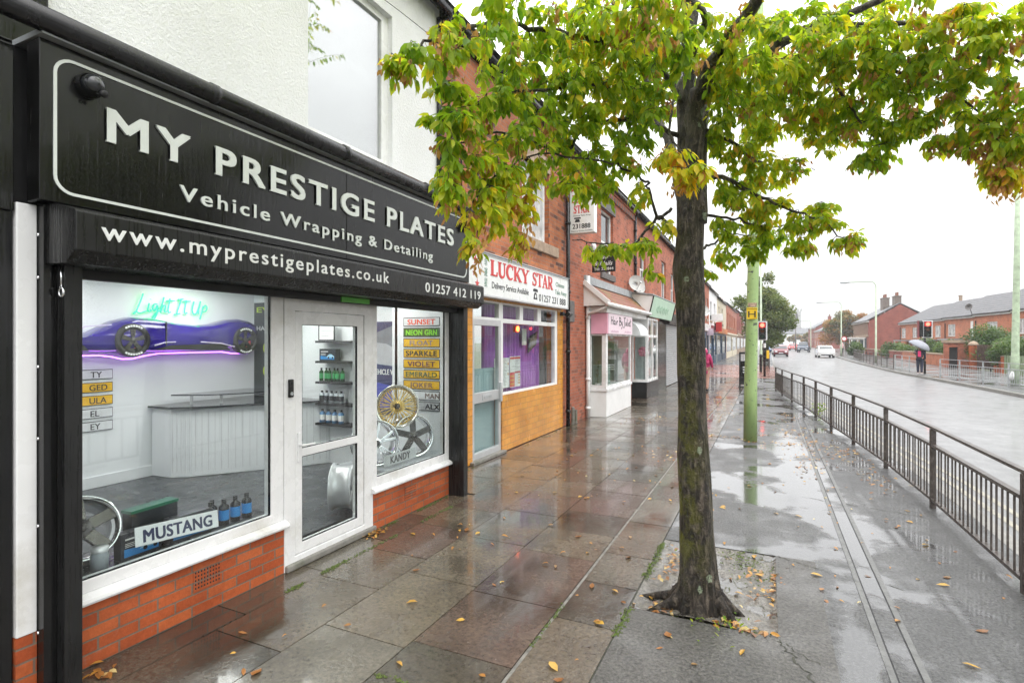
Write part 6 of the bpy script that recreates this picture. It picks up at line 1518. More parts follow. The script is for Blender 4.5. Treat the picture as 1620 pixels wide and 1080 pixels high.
def pile(cx, cy, rx, ry, n, z=.0):
    for _ in range(n):
        x = rnd.gauss(cx, rx); y = rnd.gauss(cy, ry); a = rnd.uniform(0, 6.28)
        leaf_at(Vector((x, y, z + rnd.uniform(.006, .022))), Vector((math.cos(a), math.sin(a), rnd.gauss(0, .15))).normalized(), Vector((rnd.gauss(0, .25), rnd.gauss(0, .25), 1)).normalized(), rnd.uniform(.035, .075), rnd.random(), LT2)
pile(-.15, 3.80, .14, .03, 34, -.01); pile(-.66, 3.86, .10, .05, 30, -.015); pile(-.72, 4.75, .05, .25, 34, -.015); pile(-.3, 4.5, .3, .35, 26, -.02); pile(.0, 4.45, .05, .12, 22, -.02); pile(-.02, 4.75, .08, .08, 25, -.02)
pile(.72, 3.05, .05, .12, 80); pile(-3.42, 4.15, .03, .12, 30); pile(-3.36, 1.75, .05, .06, 14); pile(-.9, 11.2, .3, .12, 60); pile(.05, 10.9, .25, .06, 40)
for (x, y, a, b, n) in ((.55, 9.5, .12, .5, 45), (.75, 11.0, .15, .4, 45), (1.1, 10.3, .12, .5, 60), (.5, 12.5, .2, .5, 55), (1.35, 8.6, .1, .4, 35), (.45, 14.5, .12, .8, 40), (-1.5, 18.0, .3, 1.2, 110), (-1.2, 14.5, .25, .8, 70), (-2.6, 13.0, .25, .5, 40), (-1.4, 9.0, .25, .4, 30), (-.75, 6.6, .12, .25, 25)): pile(x, y, a, b, n)
struct(leaf_mesh('leaf_litter', LT2[0], LT2[1], fallen_mat, None), 'stuff')
q = MB(); WT = []
def weed(cx, cy, n, h, z=0.0, s=1.0):
    for _ in range(n):
        a = rnd.uniform(0, 6.28); d = Vector((math.cos(a), math.sin(a), rnd.uniform(.2, 1.6))).normalized(); p = Vector((cx + rnd.gauss(0, .06), cy + rnd.gauss(0, .10), z + rnd.random() * h))
        leaf_at(p, d, Vector((0, 0, 1)) if abs(d.z) < .8 else Vector((1, 0, 0)), rnd.uniform(.04, .10) * s, rnd.uniform(.05, .6), WTS)
for (x, y, n, h, zz, lb) in ((1.12, 15.2, 110, .34, 0, 'yellow green weeds growing at the foot of the railing'), (-.22, 3.74, 26, .05, .0, 'tiny green seedling in front of the tree trunk'), (-.36, 3.73, 14, .04, 0, 'smaller green seedling at the pit edge below the trunk'), (-.66, 4.95, 24, .04, -.02, 'low green weed between the trunk and the mossy edge')):
    WTS = ([], []); weed(x, y, n, h, zz, 1.0 if h > .1 else .42)
    t = thing('weed', lb, 'weed', (x, y, 0)); leaf_mesh('foliage', WTS[0], WTS[1], leaf_mat, t)

# ------------------------------------------------------------------ guard rails
def guard_rail(label, tab, ys, mat, h=.90, pitch=.2, double=True):
    t = thing('guard_rail', label, 'railing', (tab(ys[0]), ys[0], 0))
    P_ = [Vector((tab(y), y, 0)) for y in ys]
    for i, p in enumerate(P_):
        MB().box(p.x - .027, p.x + .027, p.y - .027, p.y + .027, -.02, h - .022).build('post', mat, t, bevel=.006)
    for a, b in zip(P_, P_[1:]):
        d = (b - a).normalized(); n = Vector((d.y, -d.x, 0)); a2 = a + d * .032; b2 = b - d * .032
        f = MB(); up = Vector((0, 0, 1))
        f.bar(a + up * (h - .005), b + up * (h - .005), .046, .026)
        f.bar(a2 + up * .70, b2 + up * .70, .05, .03); f.bar(a2 + up * .10, b2 + up * .10, .05, .03)
        m = int((b2 - a2).length / pitch)
        for i in range(m):
            c = a2 + (b2 - a2) * ((i + .5) / m)
            for s_ in ((-1, 1) if double else (0,)):
                cc = c + n * .017 * s_; f.bar(cc + up * .112, cc + up * .688, .013, .013)
        f.build('panel', mat, t)
    return t
guard_rail('brown weathered pedestrian railing along the kerb beside the wet footway', lambda y: interp(RAILTAB, y), [-3.8, -1.55, .7, 2.95, 5.2, 7.44, 9.48, 11.4, 13.2, 15.0, 16.7, 18.4, 20.5, 22.4], rail_brown)
guard_rail('far brown railing beyond the traffic lights on the shop side', lambda y: kl(y) - .45, [40, 42, 44, 46, 48, 50, 52], rail_brown, 1.0)
RR = [(28.0, 9.25), (29.3, 8.97), (34.5, 8.0)]
guard_rail('pale grey railing across the road beside the green pole', lambda y: interp([(22, 9.9), (29.3, 9.1), (34.5, 8.0)], y), [22.5, 24.8, 27.1, 29.3, 31.0, 32.8, 34.5], steel, .95, .16, False)
guard_rail('short grey open railing behind the person with an umbrella', lambda y: interp([(38.8, 7.95), (44.4, 7.83)], y), [38.8, 40.7, 42.5, 44.4], steel, .95, .3, False)
guard_rail('long brown railing on the far footway curving towards the stone fronted house', lambda y: interp([(44.9, 7.83), (48.5, 7.75), (60, 8.0), (71, 8.7)], y), [44.9, 46.9, 48.9, 50.9, 52.9, 54.9, 56.9, 58.9, 61, 63, 65, 67, 69, 71], rail_brown, .95, .22, False)

# ------------------------------------------------------------------ poles, lights and signs on the shop side
gp_ = thing('painted_pole', 'thick pale green painted pole with scuffed paint standing on the shop footway', 'pole', (-.29, 11.0, 0))
MB().tube([(-.295, 11.0, -.05), (-.29, 11.0, .9), (-.27, 11.0, 2.0), (-.22, 11.0, 4.2), (-.17, 11.0, 6.5), (-.12, 11.0, 9.0)], [.120, .114, .104, .093, .083, .072], 20).build('post', pole_green, gp_, smooth=True)
for z in (1.05, 1.15, 1.95, 2.05): pass
hp = thing('hydrant_sign', 'small yellow hydrant plate with a black letter H strapped to the green pole', 'sign', (-.262, 10.87, 2.37))
MB().box(-.352, -.172, 10.865, 10.875, 2.26, 2.47).build('plate', simple('hydrant_yellow', (.80, .52, .02), .4), hp, bevel=.004)
q = MB(); letter(q, 'H', '-y', 10.865, -.325, 2.295, w=.125, cap=.12, bold=.005, depth=.003)
q.box(-.345, -.179, 10.8625, 10.864, 2.445, 2.452); q.build('lettering', blacktxt, hp)
MB().lathe([(.116, 0), (.118, .002), (.118, .02), (.116, .022)], (-.266, 11.0, 2.39), (0, 0, 1), 20).build('strap', steel, hp)
stk = thing('sticker', 'torn pale sticker on the green pole above the yellow plate', 'sticker', (-.258, 10.89, 2.52))
MB().box(-.33, -.18, 10.875, 10.882, 2.485, 2.56).build('sheet', simple('torn_sticker', (.42, .30, .22), .6, .6, 30), stk)
def traffic_light(x, y, label, face=-1, zc=2.42, s=1.0):
    t = thing('traffic_light', label, 'traffic light', (x, y, 0))
    MB().tube([(x, y, -.05), (x, y, 3.05)], .057, 14).build('post', black_pipe, t, smooth=True)
    f = y + face * .17; fx = x + (.0 if s > 0 else 0)
    hx = x - .11 * s
    hd = MB().box(hx - .17, hx + .17, min(f, f - face * .2), max(f, f - face * .2), zc - .45, zc + .45).build('signal_head', black_pipe, t, bevel=.02)
    MB().panel('y', f - face * .12, f - face * .10, hx - .24, hx + .24, zc - .50, zc + .50, [(hx - .172, hx + .172, zc - .452, zc + .452)]).build('backboard', simple('white_edge_board', (.75, .75, .75), .4), t)
    MB().box(hx - .172, hx + .172, f + face * .004, f + face * .008, zc + .155, zc + .44).build('red_panel', simple('red_lens_surround', (.35, .01, .012), .4), hd)
    for k, (dz, m_) in enumerate(((.29, red_light), (0, simple('dark_amber_lens', (.10, .03, .01), .2)), (-.29, simple('dark_green_lens', (.012, .035, .02), .2)))):
        MB().lathe([(0, .03), (.06, .024), (.105, .0)], (hx, f + face * .008, zc + dz), (0, face, 0), 20).build('lens', m_, hd, smooth=True)
        q = MB(); v0 = []
        for i in range(11):
            a = rad(10 + 160 * i / 10)
            for dy in (0, .13): v0.append((hx + .125 * math.cos(a), f + face * dy, zc + dz + .125 * math.sin(a) - (0 if dy == 0 else .02)))
        q.add(v0, [(2 * i, 2 * i + 1, 2 * i + 3, 2 * i + 2) for i in range(10)]); q.build('visor', black_matt, hd, smooth=True, recalc=False)
    return t
tl = traffic_light(-.15, 31.7, 'traffic light showing red on a black post beside the shop footway', zc=2.42)
MB().box(-.06, .07, 31.55, 31.75, .95, 1.38).build('push_button_box', simple('yellow_box', (.80, .50, .02), .4), tl, bevel=.01)
MB().lathe([(.06, 0), (.062, .22), (.05, .25)], (-.15, 31.7, 1.52), (0, 0, 1), 14).build('post_collar', simple('white_collar', (.7, .7, .7), .4), tl)
bo = thing('bollard', 'slim black bollard beside the pale lamp post', 'bollard', (-.38, 36.0, 0))
MB().lathe([(.07, 0), (.07, .9), (.09, .92), (.09, 1.0), (.05, 1.08), (0, 1.1)], (-.38, 36.0, 0), (0, 0, 1), 16).build('post', black_pipe, bo, smooth=True)
def lamp_post(x, y, label, h=6.9, arm=(-2.1, 0), mat=pole_pale):
    t = thing('lamp_post', label, 'lamp post', (x, y, 0), 'street lamps')
    MB().tube([(x, y, -.05), (x, y, 1.2), (x, y, 1.25), (x, y, h - .5)], [.11, .10, .075, .055], 12).build('column', mat, t, smooth=True)
    pts = [(x, y, h - .52)] + [(x + arm[0] * .16 * (1 - math.cos(rad(a))), y + arm[1] * .16 * (1 - math.cos(rad(a))), h - .5 + .5 * math.sin(rad(a))) for a in range(0, 91, 15)] + [(x + arm[0] * .8, y + arm[1] * .8, h)]
    MB().tube(pts, .04, 8).build('arm', mat, t, smooth=True)
    c = Vector((x + arm[0] * .9, y + arm[1] * .9, h)); d = Vector((arm[0], arm[1], 0)).normalized()
    MB().tube([c - d * .35, c - d * .1, c + d * .3, c + d * .4], [.05, .11, .09, .03], 10).build('lantern', simple('lantern_grey', (.42, .44, .45), .4), t, smooth=True)
    return t
lamp_post(-.45, 43.5, 'tall pale lamp post just past the traffic light on the shop side', 9.5, (2.2, 0))
ab = thing('advertising_board', 'black framed advertising board partly hidden by the green pole', 'sign', (-.75, 24.0, 0))
MB().panel('y', 23.97, 24.03, -1.06, -.42, .02, 1.42, [(-1.0, -.48, .40, 1.34), (-1.0, -.48, .02, .10)]).build('frame', black_metal, ab, bevel=.006)
MB().box(-1.0, -.48, 23.985, 24.015, .22, 1.05).build('panel', black_board, ab)
q = MB()
for i in range(3): q.box(-.92, -.60 - .06 * i, 23.978, 23.985, .78 - .10 * i, .82 - .10 * i, 0)
q.box(-.98, -.50, 23.978, 23.985, .24, .36, 1); q.build('print', [sign_white, yellow_line], ab)
MB().box(-1.08, -.40, 23.8, 24.2, 0, .035).build('base', black_metal, ab)
telegraph = thing('telegraph_pole', 'thin distant utility pole with a crossbar rising over the parked cars', 'pole', (5.2, 126, 0))
MB().tube([(5.2, 126, -.1), (5.2, 126, 7.6)], [.14, .09], 10).build('post', simple('grey_wood', (.20, .19, .18), .7), telegraph, smooth=True)
MB().box(4.4, 6.0, 125.94, 126.0, 7.1, 7.2).build('crossbar', simple('grey_wood_bar', (.20, .19, .18), .7), telegraph)

# ------------------------------------------------------------------ people
def skin(name, joints, bones, mat, parent, sub=2, rot=None):
    """one continuous surface grown over a joint skeleton; joints {name: (x,y,z,r)} or with (rx,ry)"""
    names = list(joints); me = bpy.data.meshes.new(name); off = wloc(parent)
    me.from_pydata([tuple(joints[n][:3]) for n in names], [(names.index(a), names.index(b)) for a, b in bones], [])
    o = bpy.data.objects.new(name, me); col.objects.link(o)
    o.parent = parent
    sk = o.modifiers.new('skin', 'SKIN'); sk.use_smooth_shade = True
    if not me.skin_vertices: me.skin_vertices.new() if hasattr(me.skin_vertices, 'new') else None
    for i, n in enumerate(names):
        r = joints[n][3]; r2 = joints[n][4] if len(joints[n]) > 4 else r
        me.skin_vertices[0].data[i].radius = (r, r2)
        me.skin_vertices[0].data[i].use_root = (i == 0)
    ss = o.modifiers.new('smooth', 'SUBSURF'); ss.levels = sub; ss.render_levels = sub
    # freeze the result
    dg = bpy.context.evaluated_depsgraph_get(); ev = o.evaluated_get(dg)
    m2 = bpy.data.meshes.new_from_object(ev); o.modifiers.clear(); o.data = m2
    m2.materials.clear(); m2.materials.append(mat); m2.polygons.foreach_set('use_smooth', [True] * len(m2.polygons))
    return o
skin_m = simple('skin', (.50, .30, .22), .5, .06)
def person(label, loc, rz, coat, trousers, hair, shoes, H=1.68, stride=.0, arms='down', hood=False, bag=None, long=False):
    t = thing('person', label, 'person', (0, 0, 0)); s = H / 1.7
    J = {'pelvis': (0, 0, .92, .135, .105), 'waist': (0, -.01, 1.08, .125, .095), 'chest': (0, 0, 1.27, .155, .105), 'neckb': (0, .01, 1.42, .075), 'neck': (0, -.01, 1.48, .052), 'head0': (0, -.015, 1.54, .07, .085), 'head1': (0, -.01, 1.62, .078, .095), 'head2': (0, .0, 1.69, .05, .06)}
    B = [('pelvis', 'waist'), ('waist', 'chest'), ('chest', 'neckb'), ('neckb', 'neck'), ('neck', 'head0'), ('head0', 'head1'), ('head1', 'head2')]
    for sd, k in ((-1, 'l'), (1, 'r')):
        st = stride * sd
        J.update({k + 'hip': (.09 * sd, 0, .86, .09), k + 'knee': (.09 * sd, -st * .45 - .02, .48, .06), k + 'ank': (.09 * sd, -st + .02, .09, .042), k + 'toe': (.10 * sd, -st - .13, .035, .032)})
        B += [('pelvis', k + 'hip'), (k + 'hip', k + 'knee'), (k + 'knee', k + 'ank'), (k + 'ank', k + 'toe')]
        up = arms == 'up' and sd == 1
        el = (.21 * sd, -.16, 1.16, .042) if up else (.235 * sd, .02 + st * .15, 1.12, .042)
        wr = (.15 * sd, -.25, 1.33, .030) if up else (.25 * sd, -.08 + st * .3, .90, .030)
        J.update({k + 'sh': (.17 * sd, 0, 1.38, .06), k + 'el': el, k + 'wr': wr, k + 'palm': (wr[0], wr[1] - .02, wr[2] + (.05 if up else -.06), .034, .02)})
        B += [('chest', k + 'sh'), (k + 'sh', k + 'el'), (k + 'el', k + 'wr'), (k + 'wr', k + 'palm')]
        for f in range(4):
            p = J[k + 'palm']; dz = .05 if up else -.055 - .008 * (f in (1, 2))
            J[k + 'f%d' % f] = (p[0] + (f - 1.5) * .014, p[1] - .015, p[2] + dz * (.5 if up else 1), .008); B.append((k + 'palm', k + 'f%d' % f))
        p = J[k + 'palm']; J[k + 'th'] = (p[0] - .028 * sd, p[1] - .03, p[2] - .01, .009); B.append((k + 'palm', k + 'th'))
    skin('body', J, B, skin_m, t)
    g = lambda n, m=1.18, a=.012: (J[n][0], J[n][1], J[n][2], J[n][3] * m + a, (J[n][4] if len(J[n]) > 4 else J[n][3]) * m + a)
    C = {n: g(n) for n in ('pelvis', 'waist', 'chest', 'neckb')}
    CB = [('pelvis', 'waist'), ('waist', 'chest'), ('chest', 'neckb')]
    for k in 'lr':
        for n in ('sh', 'el', 'wr'): C[k + n] = g(k + n)
        CB += [('chest', k + 'sh'), (k + 'sh', k + 'el'), (k + 'el', k + 'wr')]
    if long:
        C['hem'] = (0, 0, .62, .20, .17); CB.append(('pelvis', 'hem')); C['pelvis'] = (0, 0, .92, .19, .15)
    if hood:
        C['hood0'] = (0, .01, 1.55, .105, .115); C['hood1'] = (0, .015, 1.66, .10, .11); CB += [('neckb', 'hood0'), ('hood0', 'hood1')]
    skin('coat', C, CB, coat, t)
    T = {'pelvis': g('pelvis', 1.05, .01)}; TBn = []
    for k in 'lr':
        for n in ('hip', 'knee', 'ank'): T[k + n] = g(k + n, 1.12, .014)
        TBn += [('pelvis', k + 'hip'), (k + 'hip', k + 'knee'), (k + 'knee', k + 'ank')]
    skin('trousers', T, TBn, trousers, t)
    for k in 'lr':
        a, b = J[k + 'ank'], J[k + 'toe']
        q = MB().tube([(a[0], a[1] + .06, .04), (a[0], a[1], .055), (b[0], b[1], .04), (b[0], b[1] - .03, .03)], [.03, .05, .045, .02], 10).build('shoe', shoes, t, smooth=True)
    if not hood:
        MB().lathe([(.0, .115), (.05, .105), (.085, .06), (.098, .0), (.09, -.06), (.0, -.05)], (0, .018, 1.635), (0, .12, 1), 16).build('hair', hair, t, smooth=True)
    f = MB()
    for sd in (-1, 1): f.lathe([(0, .006), (.009, .003), (.012, 0)], (.03 * sd, -.098, 1.615), (0, -1, 0), 8, 0)
    f.prism([(-.022, 1.555), (.022, 1.555), (.018, 1.563), (-.018, 1.563)], 'y', -.106, -.09, 1)
    f.obox((0, -.108, 1.588), (.011, 0, 0), (0, .018, 0), (0, 0, .02), 2)
    f.build('face', [blacktxt, redtxt, skin_m], t)
    t.scale = (s, s, s); t.location = loc; t.rotation_euler = (0, 0, rz)
    return t
navy = simple('navy_cloth', (.025, .03, .055), .8, .2); dark = simple('charcoal_cloth', (.03, .03, .035), .8, .2); magenta = simple('magenta_coat', (.42, .02, .11), .6, .15); blush = simple('pale_pink_coat', (.75, .48, .48), .7, .1)
person('person in a long magenta hooded coat walking along the shop footway behind the tree trunk', (-2.13, 21.5, 0), rad(178), magenta, simple('tan_trousers', (.40, .22, .17), .8), dark, dark, 1.62, .16, hood=True, long=True)
up_ = person('person in a dark jacket waiting at the kerb under a grey umbrella', (7.75, 37.4, 0), rad(165), navy, simple('dark_trousers', (.022, .025, .05), .8), dark, simple('pale_shoes', (.6, .55, .55), .6), 1.62, .05, arms='up')
bag = thing('backpack', 'small black and bright pink bag hanging on the back of the person with the umbrella', 'bag', (7.68, 37.20, 1.0))
MB().box(7.54, 7.80, 37.10, 37.22, .88, 1.28).build('body', dark, bag, bevel=.05)
MB().box(7.60, 7.74, 37.075, 37.10, 1.00, 1.32).build('panel', simple('hot_pink', (.75, .03, .16), .6), bag, bevel=.02)
um = thing('umbrella', 'pale grey umbrella held tilted over the person at the crossing', 'umbrella', (7.95, 37.35, 1.4))
axis = Vector((.5, -.2, .9)).normalized(); top_ = Vector((7.85, 37.3, 1.86))
prof = [(.0, .0)] + [(.56 * math.sin(rad(a)), -.36 * (1 - math.cos(rad(a)))) for a in (15, 30, 45, 60, 75, 86)]
MB().lathe(prof + [(r * .985, h - .008) for r, h in reversed(prof)], top_, axis, 8).build('canopy', simple('umbrella_grey', (.26, .27, .31), .5), um, smooth=True)
MB().tube([top_ + axis * .05, top_ - axis * .75], .008, 8).build('shaft', steel, um); MB().tube([top_ - axis * .72, top_ - axis * .82], .016, 8).build('handle', black_pipe, um)
person('distant person in a pale pink coat walking on the far footway by the green hedge', (8.95, 84.0, 0), rad(150), blush, dark, dark, dark, 1.75, .2, hood=True)
traffic_light(8.15, 38.2, 'traffic light showing red above the person with the umbrella', zc=2.55, s=-1)
sh2 = thing('signal_head', 'dark side signal head on the post above the umbrella seen edge on', 'traffic light', (7.95, 38.2, 2.5))
MB().box(7.86, 8.06, 38.1, 38.45, 2.12, 3.0).build('case', black_pipe, sh2, bevel=.03); MB().box(7.84, 7.86, 38.05, 38.5, 2.08, 3.05).build('backboard', dkred, sh2)

# ------------------------------------------------------------------ vehicles
def vehicle(label, loc, rz, paint, L=4.1, W=1.72, H=1.48, lights=True, kind='car', name='parked_car', cat='car'):
    t = thing(name, label, cat, (0, 0, 0)); hl = L / 2
    if kind == 'car': prof = [(-hl, .42), (-hl + .02, .75), (-hl + .25, .90), (-hl + .75, 1.0), (-hl + 1.35, H - .04), (-hl + 1.9, H), (hl - 1.2, H - .03), (hl - .35, 1.05), (hl - .06, .95), (hl, .62), (hl - .02, .30), (-hl + .05, .28)]
    else: prof = [(-hl, .42), (-hl + .02, .85), (-hl + .3, 1.05), (-hl + .75, 1.15), (-hl + 1.2, H - .06), (-hl + 1.5, H), (hl - .1, H), (hl, H - .2), (hl, .62), (hl - .02, .30), (-hl + .05, .28)]
    n = len(prof); vs = []; fs = []
    zs = [(0, 1.0), (.5, .98), (.82, .95), (1.0, .90)]
    rows = [-1.0, -.94, -.6, 0, .6, .94, 1.0]
    for r in rows:
        for (y, z) in prof:
            tum = 1 - max(0, z - .9) * .30; pin = .97 if abs(r) == 1 else 1.0
            vs.append((W / 2 * r * tum, y * pin, .28 + (z - .28) * (1 if abs(r) < 1 else .97)))
    m = len(rows)
    for i in range(m - 1):
        for k in range(n): fs.append((i * n + k, i * n + (k + 1) % n, (i + 1) * n + (k + 1) % n, (i + 1) * n + k))
    fs += [tuple(range(n)), tuple(range(m * n - 1, (m - 1) * n - 1, -1))]
    sharp(MB().add(vs, fs).build('body', paint, t), 40)
    gl = dark_pane; tz = lambda z: 1 - max(0, z - .9) * .30
    def quad(p, nm, mat_, th=.012):
        a, b, c, d = [Vector(v) for v in p]; nr = (b - a).cross(d - a).normalized() * th
        MB().add([a - nr, b - nr, c - nr, d - nr, a + nr, b + nr, c + nr, d + nr], [(0, 1, 2, 3), (4, 5, 6, 7), (0, 1, 5, 4), (1, 2, 6, 5), (2, 3, 7, 6), (3, 0, 4, 7)]).build(nm, mat_, t)
    y0, z0 = prof[3]; y1, z1 = prof[4]
    w0, w1 = W / 2 * .86 * tz(z0), W / 2 * .84 * tz(z1)
    quad([(-w0, y0 + .05, z0 + .04), (w0, y0 + .05, z0 + .04), (w1, y1 - .03, z1 - .04), (-w1, y1 - .03, z1 - .04)], 'windscreen', gl)
    if kind == 'car':
        ya, za = prof[6]; yb, zb = prof[7]
        quad([(-W / 2 * .8 * tz(zb), yb - .06, zb + .03), (W / 2 * .8 * tz(zb), yb - .06, zb + .03), (W / 2 * .78 * tz(za), ya + .05, za - .04), (-W / 2 * .78 * tz(za), ya + .05, za - .04)], 'rear_window', gl)
    for s_ in (-1, 1):
        X0, X1 = s_ * W / 2 * .985 * tz(1.0), s_ * W / 2 * .97 * tz(H - .1)
        quad([(X0, y0 + .35, 1.0), (X0, hl - .65, 1.02), (X1, hl - 1.2, H - .12), (X1, y1 + .12, H - .12)], 'side_window', gl)
        quad([(s_ * W * .42, -hl - .004, .60), (s_ * W * .24, -hl - .012, .60), (s_ * W * .26, -hl + .05, .76), (s_ * W * .42, -hl + .06, .78)], 'headlight', simple('lamp_glass', (.75, .76, .78), .1), .02)
        quad([(s_ * W * .45, hl - .01, .70), (s_ * W * .30, hl - .004, .70), (s_ * W * .30, hl - .06, .93), (s_ * W * .45, hl - .08, .93)], 'tail_light', simple('tail_lamp', (.45, .02, .02), .15), .02)
        for yy in (-hl + .78, hl - .78):
            w = MB().lathe([(.30, -.10), (.31, -.08), (.31, .08), (.30, .10), (.20, .10), (.20, -.10)], (s_ * (W / 2 - .10), yy, .31), (1, 0, 0), 24).build('wheel', rubber, t, smooth=True)
            MB().lathe([(.20, .085 * s_), (.17, .07 * s_), (.05, .095 * s_), (0, .095 * s_)], (s_ * (W / 2 - .10), yy, .31), (1, 0, 0), 20).build('rim', silver, w)
        MB().obox((s_ * (W / 2 + .05), y0 + .45, 1.0), (.10, 0, 0), (0, .06, 0), (0, 0, .06)).build('door_mirror', paint, t, bevel=.02)
    MB().box(-.26, .26, -hl - .012, -hl + .01, .44, .55).build('number_plate', plate_white, t); MB().box(-.26, .26, hl - .01, hl + .012, .60, .71).build('number_plate', plate_yellow, t)
    MB().box(-W * .36, W * .36, -hl - .008, -hl + .05, .30, .42).build('grille', black_matt, t)
    t.location = loc; t.rotation_euler = (0, 0, rz); return t
cp_ = lambda n, c: simple(n, c, .2, .06, 2, coat=.5)
vehicle('white hatchback driving towards the camera on the wet road', (6.3, 76.5, -.12), rad(3), cp_('white_car_paint', (.78, .78, .76)), name='car')
vehicle('dark red car parked at the far kerb beyond the brown railing', (1.55, 80, -.12), rad(0), cp_('dark_red_paint', (.16, .015, .025)), L=4.3)
vehicle('white van parked in line past the dark red car', (1.5, 91, -.12), rad(0), cp_('van_white', (.72, .73, .75)), 4.9, 1.9, 2.0, kind='van', name='parked_van', cat='van')
vehicle('blue car parked farthest up the shop side of the road', (1.1, 104, -.12), rad(-3), cp_('blue_paint', (.03, .13, .32)))
vehicle('dark van driving away far along the road', (6.0, 113, -.12), rad(-8), cp_('dark_blue_paint', (.04, .06, .09)), 4.6, 1.85, 1.85, kind='van', name='van', cat='van')
vehicle('pale silver car far along the road near the white buildings', (6.9, 142, -.12), rad(-10), cp_('silver_paint', (.55, .58, .58)), name='car')
vehicle('bright red car far along the road past the parked cars', (5.0, 132, -.12), rad(-8), cp_('bright_red_paint', (.55, .03, .03)), name='car')

# ------------------------------------------------------------------ houses across the road
def frame_local(o, d):
    d = Vector((d[0], d[1], 0)).normalized(); n = Vector((d.y, -d.x, 0))   # d along the front, n out of the front
    return Matrix(((d.x, -n.x, 0, o[0]), (d.y, -n.y, 0, o[1]), (0, 0, 1, o[2]), (0, 0, 0, 1)))
def house(name, label, mtx, w, dep, eave, ridge, wallm, roofm, wins, doors=(), chim=None, chimm=None, extra=None, base=-.3, gable=None, winpane=None, frame_m=None, over=.25, panels=()):
    """local x along the front, y into the house (front face at y=0), z up"""
    t = thing(name, label, 'house', tuple(mtx @ Vector((w / 2, 0, 0))))
    holes = [(a, b, c, d) for a, b, c, d in wins] + [(a, b, .05, 2.1) for a, b in doors]
    q = MB().panel('y', .3, 0, 0, w, base, eave, holes)
    q.box(0, w, dep - .3, dep, base, eave)
    for x0, x1 in ((0, .3), (w - .3, w)):
        q.prism([(.3, base), (dep - .3, base), (dep - .3, eave), (dep / 2, ridge - .12), (.3, eave)], 'x', x0 + .001, x1 - .001)
    q.xform(mtx).build('wall', wallm, t)
    MB().prism([(-over, eave - .10), (dep / 2, ridge), (dep + over, eave - .10), (dep + over, eave + .02), (dep / 2, ridge + .14), (-over, eave + .04)], 'x', -.12, w + .0).xform(mtx).build('roof', roofm, t)
    MB().box(-.0, w - .01, -over - .10, -over, eave - .12, eave - .02).xform(mtx).build('gutter', black_pipe, t)
    MB().box(.0, w - .01, -over, -.002, eave - .24, eave - .121).xform(mtx).build('soffit_board', white_paint, t)
    for a, b, c, d in wins:
        m_ = (a + b) / 2; hs_ = [(a + .06, m_ - .03, c + .06, d - .06), (m_ + .03, b - .06, c + .06, d - .06)]
        f = MB().panel('y', .14, .06, a, b, c, d, hs_).xform(mtx).build('window', frame_m or upvc, t)
        g2 = MB(); [g2.box(h[0] - .01, h[1] + .01, .095, .105, h[2] - .01, h[3] + .01) for h in hs_]; g2.xform(mtx).build('pane', winpane or net_pane, f)
        MB().box(a - .06, b + .06, -.05, .14, c - .08, c - .002).xform(mtx).build('sill', frame_m or stone, f)
    for a, b in doors:
        MB().box(a, b, .10, .16, .05, 2.1).xform(mtx).build('door', white_paint, t)
    for a, b, c, d in panels: MB().box(a, b, -.02, -.001, c, d).xform(mtx).build('cladding_panel', white_paint, t)
    if chim:
        for (cx, cy, cw, cd, h, pots) in chim:
            c = MB().box(cx - cw / 2, cx + cw / 2, cy - cd / 2, cy + cd / 2, ridge - .8, ridge + h).box(cx - cw / 2 - .06, cx + cw / 2 + .06, cy - cd / 2 - .06, cy + cd / 2 + .06, ridge + h + .002, ridge + h + .16).xform(mtx).build('chimney', chimm or wallm, t)
            for k in range(pots):
                px = cx - cw / 2 + cw * (k + .5) / pots
                MB().lathe([(.12, 0), (.15, .1), (.11, .12), (.12, .55), (.15, .58), (.09, .6)], tuple(mtx @ Vector((px, cy, ridge + h + .16))), (0, 0, 1), 10).build('chimney_pot', red_tiles, c)
    if extra: extra(t, mtx)
    return t
def porch(x0, x1):
    def f(t, mtx):
        MB().box(x0, x1, -1.5, -.002, 2.25, 2.42).xform(mtx).build('porch_canopy', simple('grey_canopy', (.30, .30, .31), .6), t)
        MB().box(x0 + .1, x0 + .22, -1.45, -1.33, -.3, 2.248).xform(mtx).build('porch_post', white_paint, t)
        MB().tube([mtx @ Vector((.35, -.09, .0)), mtx @ Vector((.35, -.09, 4.2))], .05, 8).build('downpipe', black_pipe, t)
    return f
d_ = Vector((20.5 - 17.2, 62.8 - 91.0)).normalized()
HO = Vector((17.0, 93.0)); ww = 7.2
descr = ['end estate house with two white windows next to the dark brick gable', 'estate house behind the red traffic light with a flat porch', 'estate house with a single wide white window beside a tall white panel', 'estate house with a net curtained window above the big hedge', 'estate house behind the pale green pole and its hedge', 'estate house with a white window near the eaves beyond the pale pole', 'estate house whose front is mirrored in the shop glass']
for k in range(7):
    o = HO + d_ * ww * k; ev = 4.42 + .085 * k
    wins = [(.5, 2.1, 2.7, 4.05), (4.5, 6.1, 2.7, 4.05), (4.4, 5.9, .45, 1.75)]
    if k == 2: wins = [(.8, 2.7, 2.7, 4.05), (4.4, 5.9, .45, 1.75)]
    if k == 3: wins = [(2.4, 4.4, 2.7, 4.0), (4.4, 5.9, .45, 1.75)]
    house('estate_house', 'red brick ' + descr[k], frame_local((o.x, o.y, -.35 + .05 * k), (d_.x, d_.y)), ww - .02, 8.0, ev + .35 - .05 * k, ev + 2.6, estate_brick, grey_tiles, wins, [(2.9, 3.8)], None, extra=porch(2.2, 5.4 if k % 2 else 4.6), panels=[(6.3, 6.85, 1.9, 4.25)] if k in (2, 5) else ())
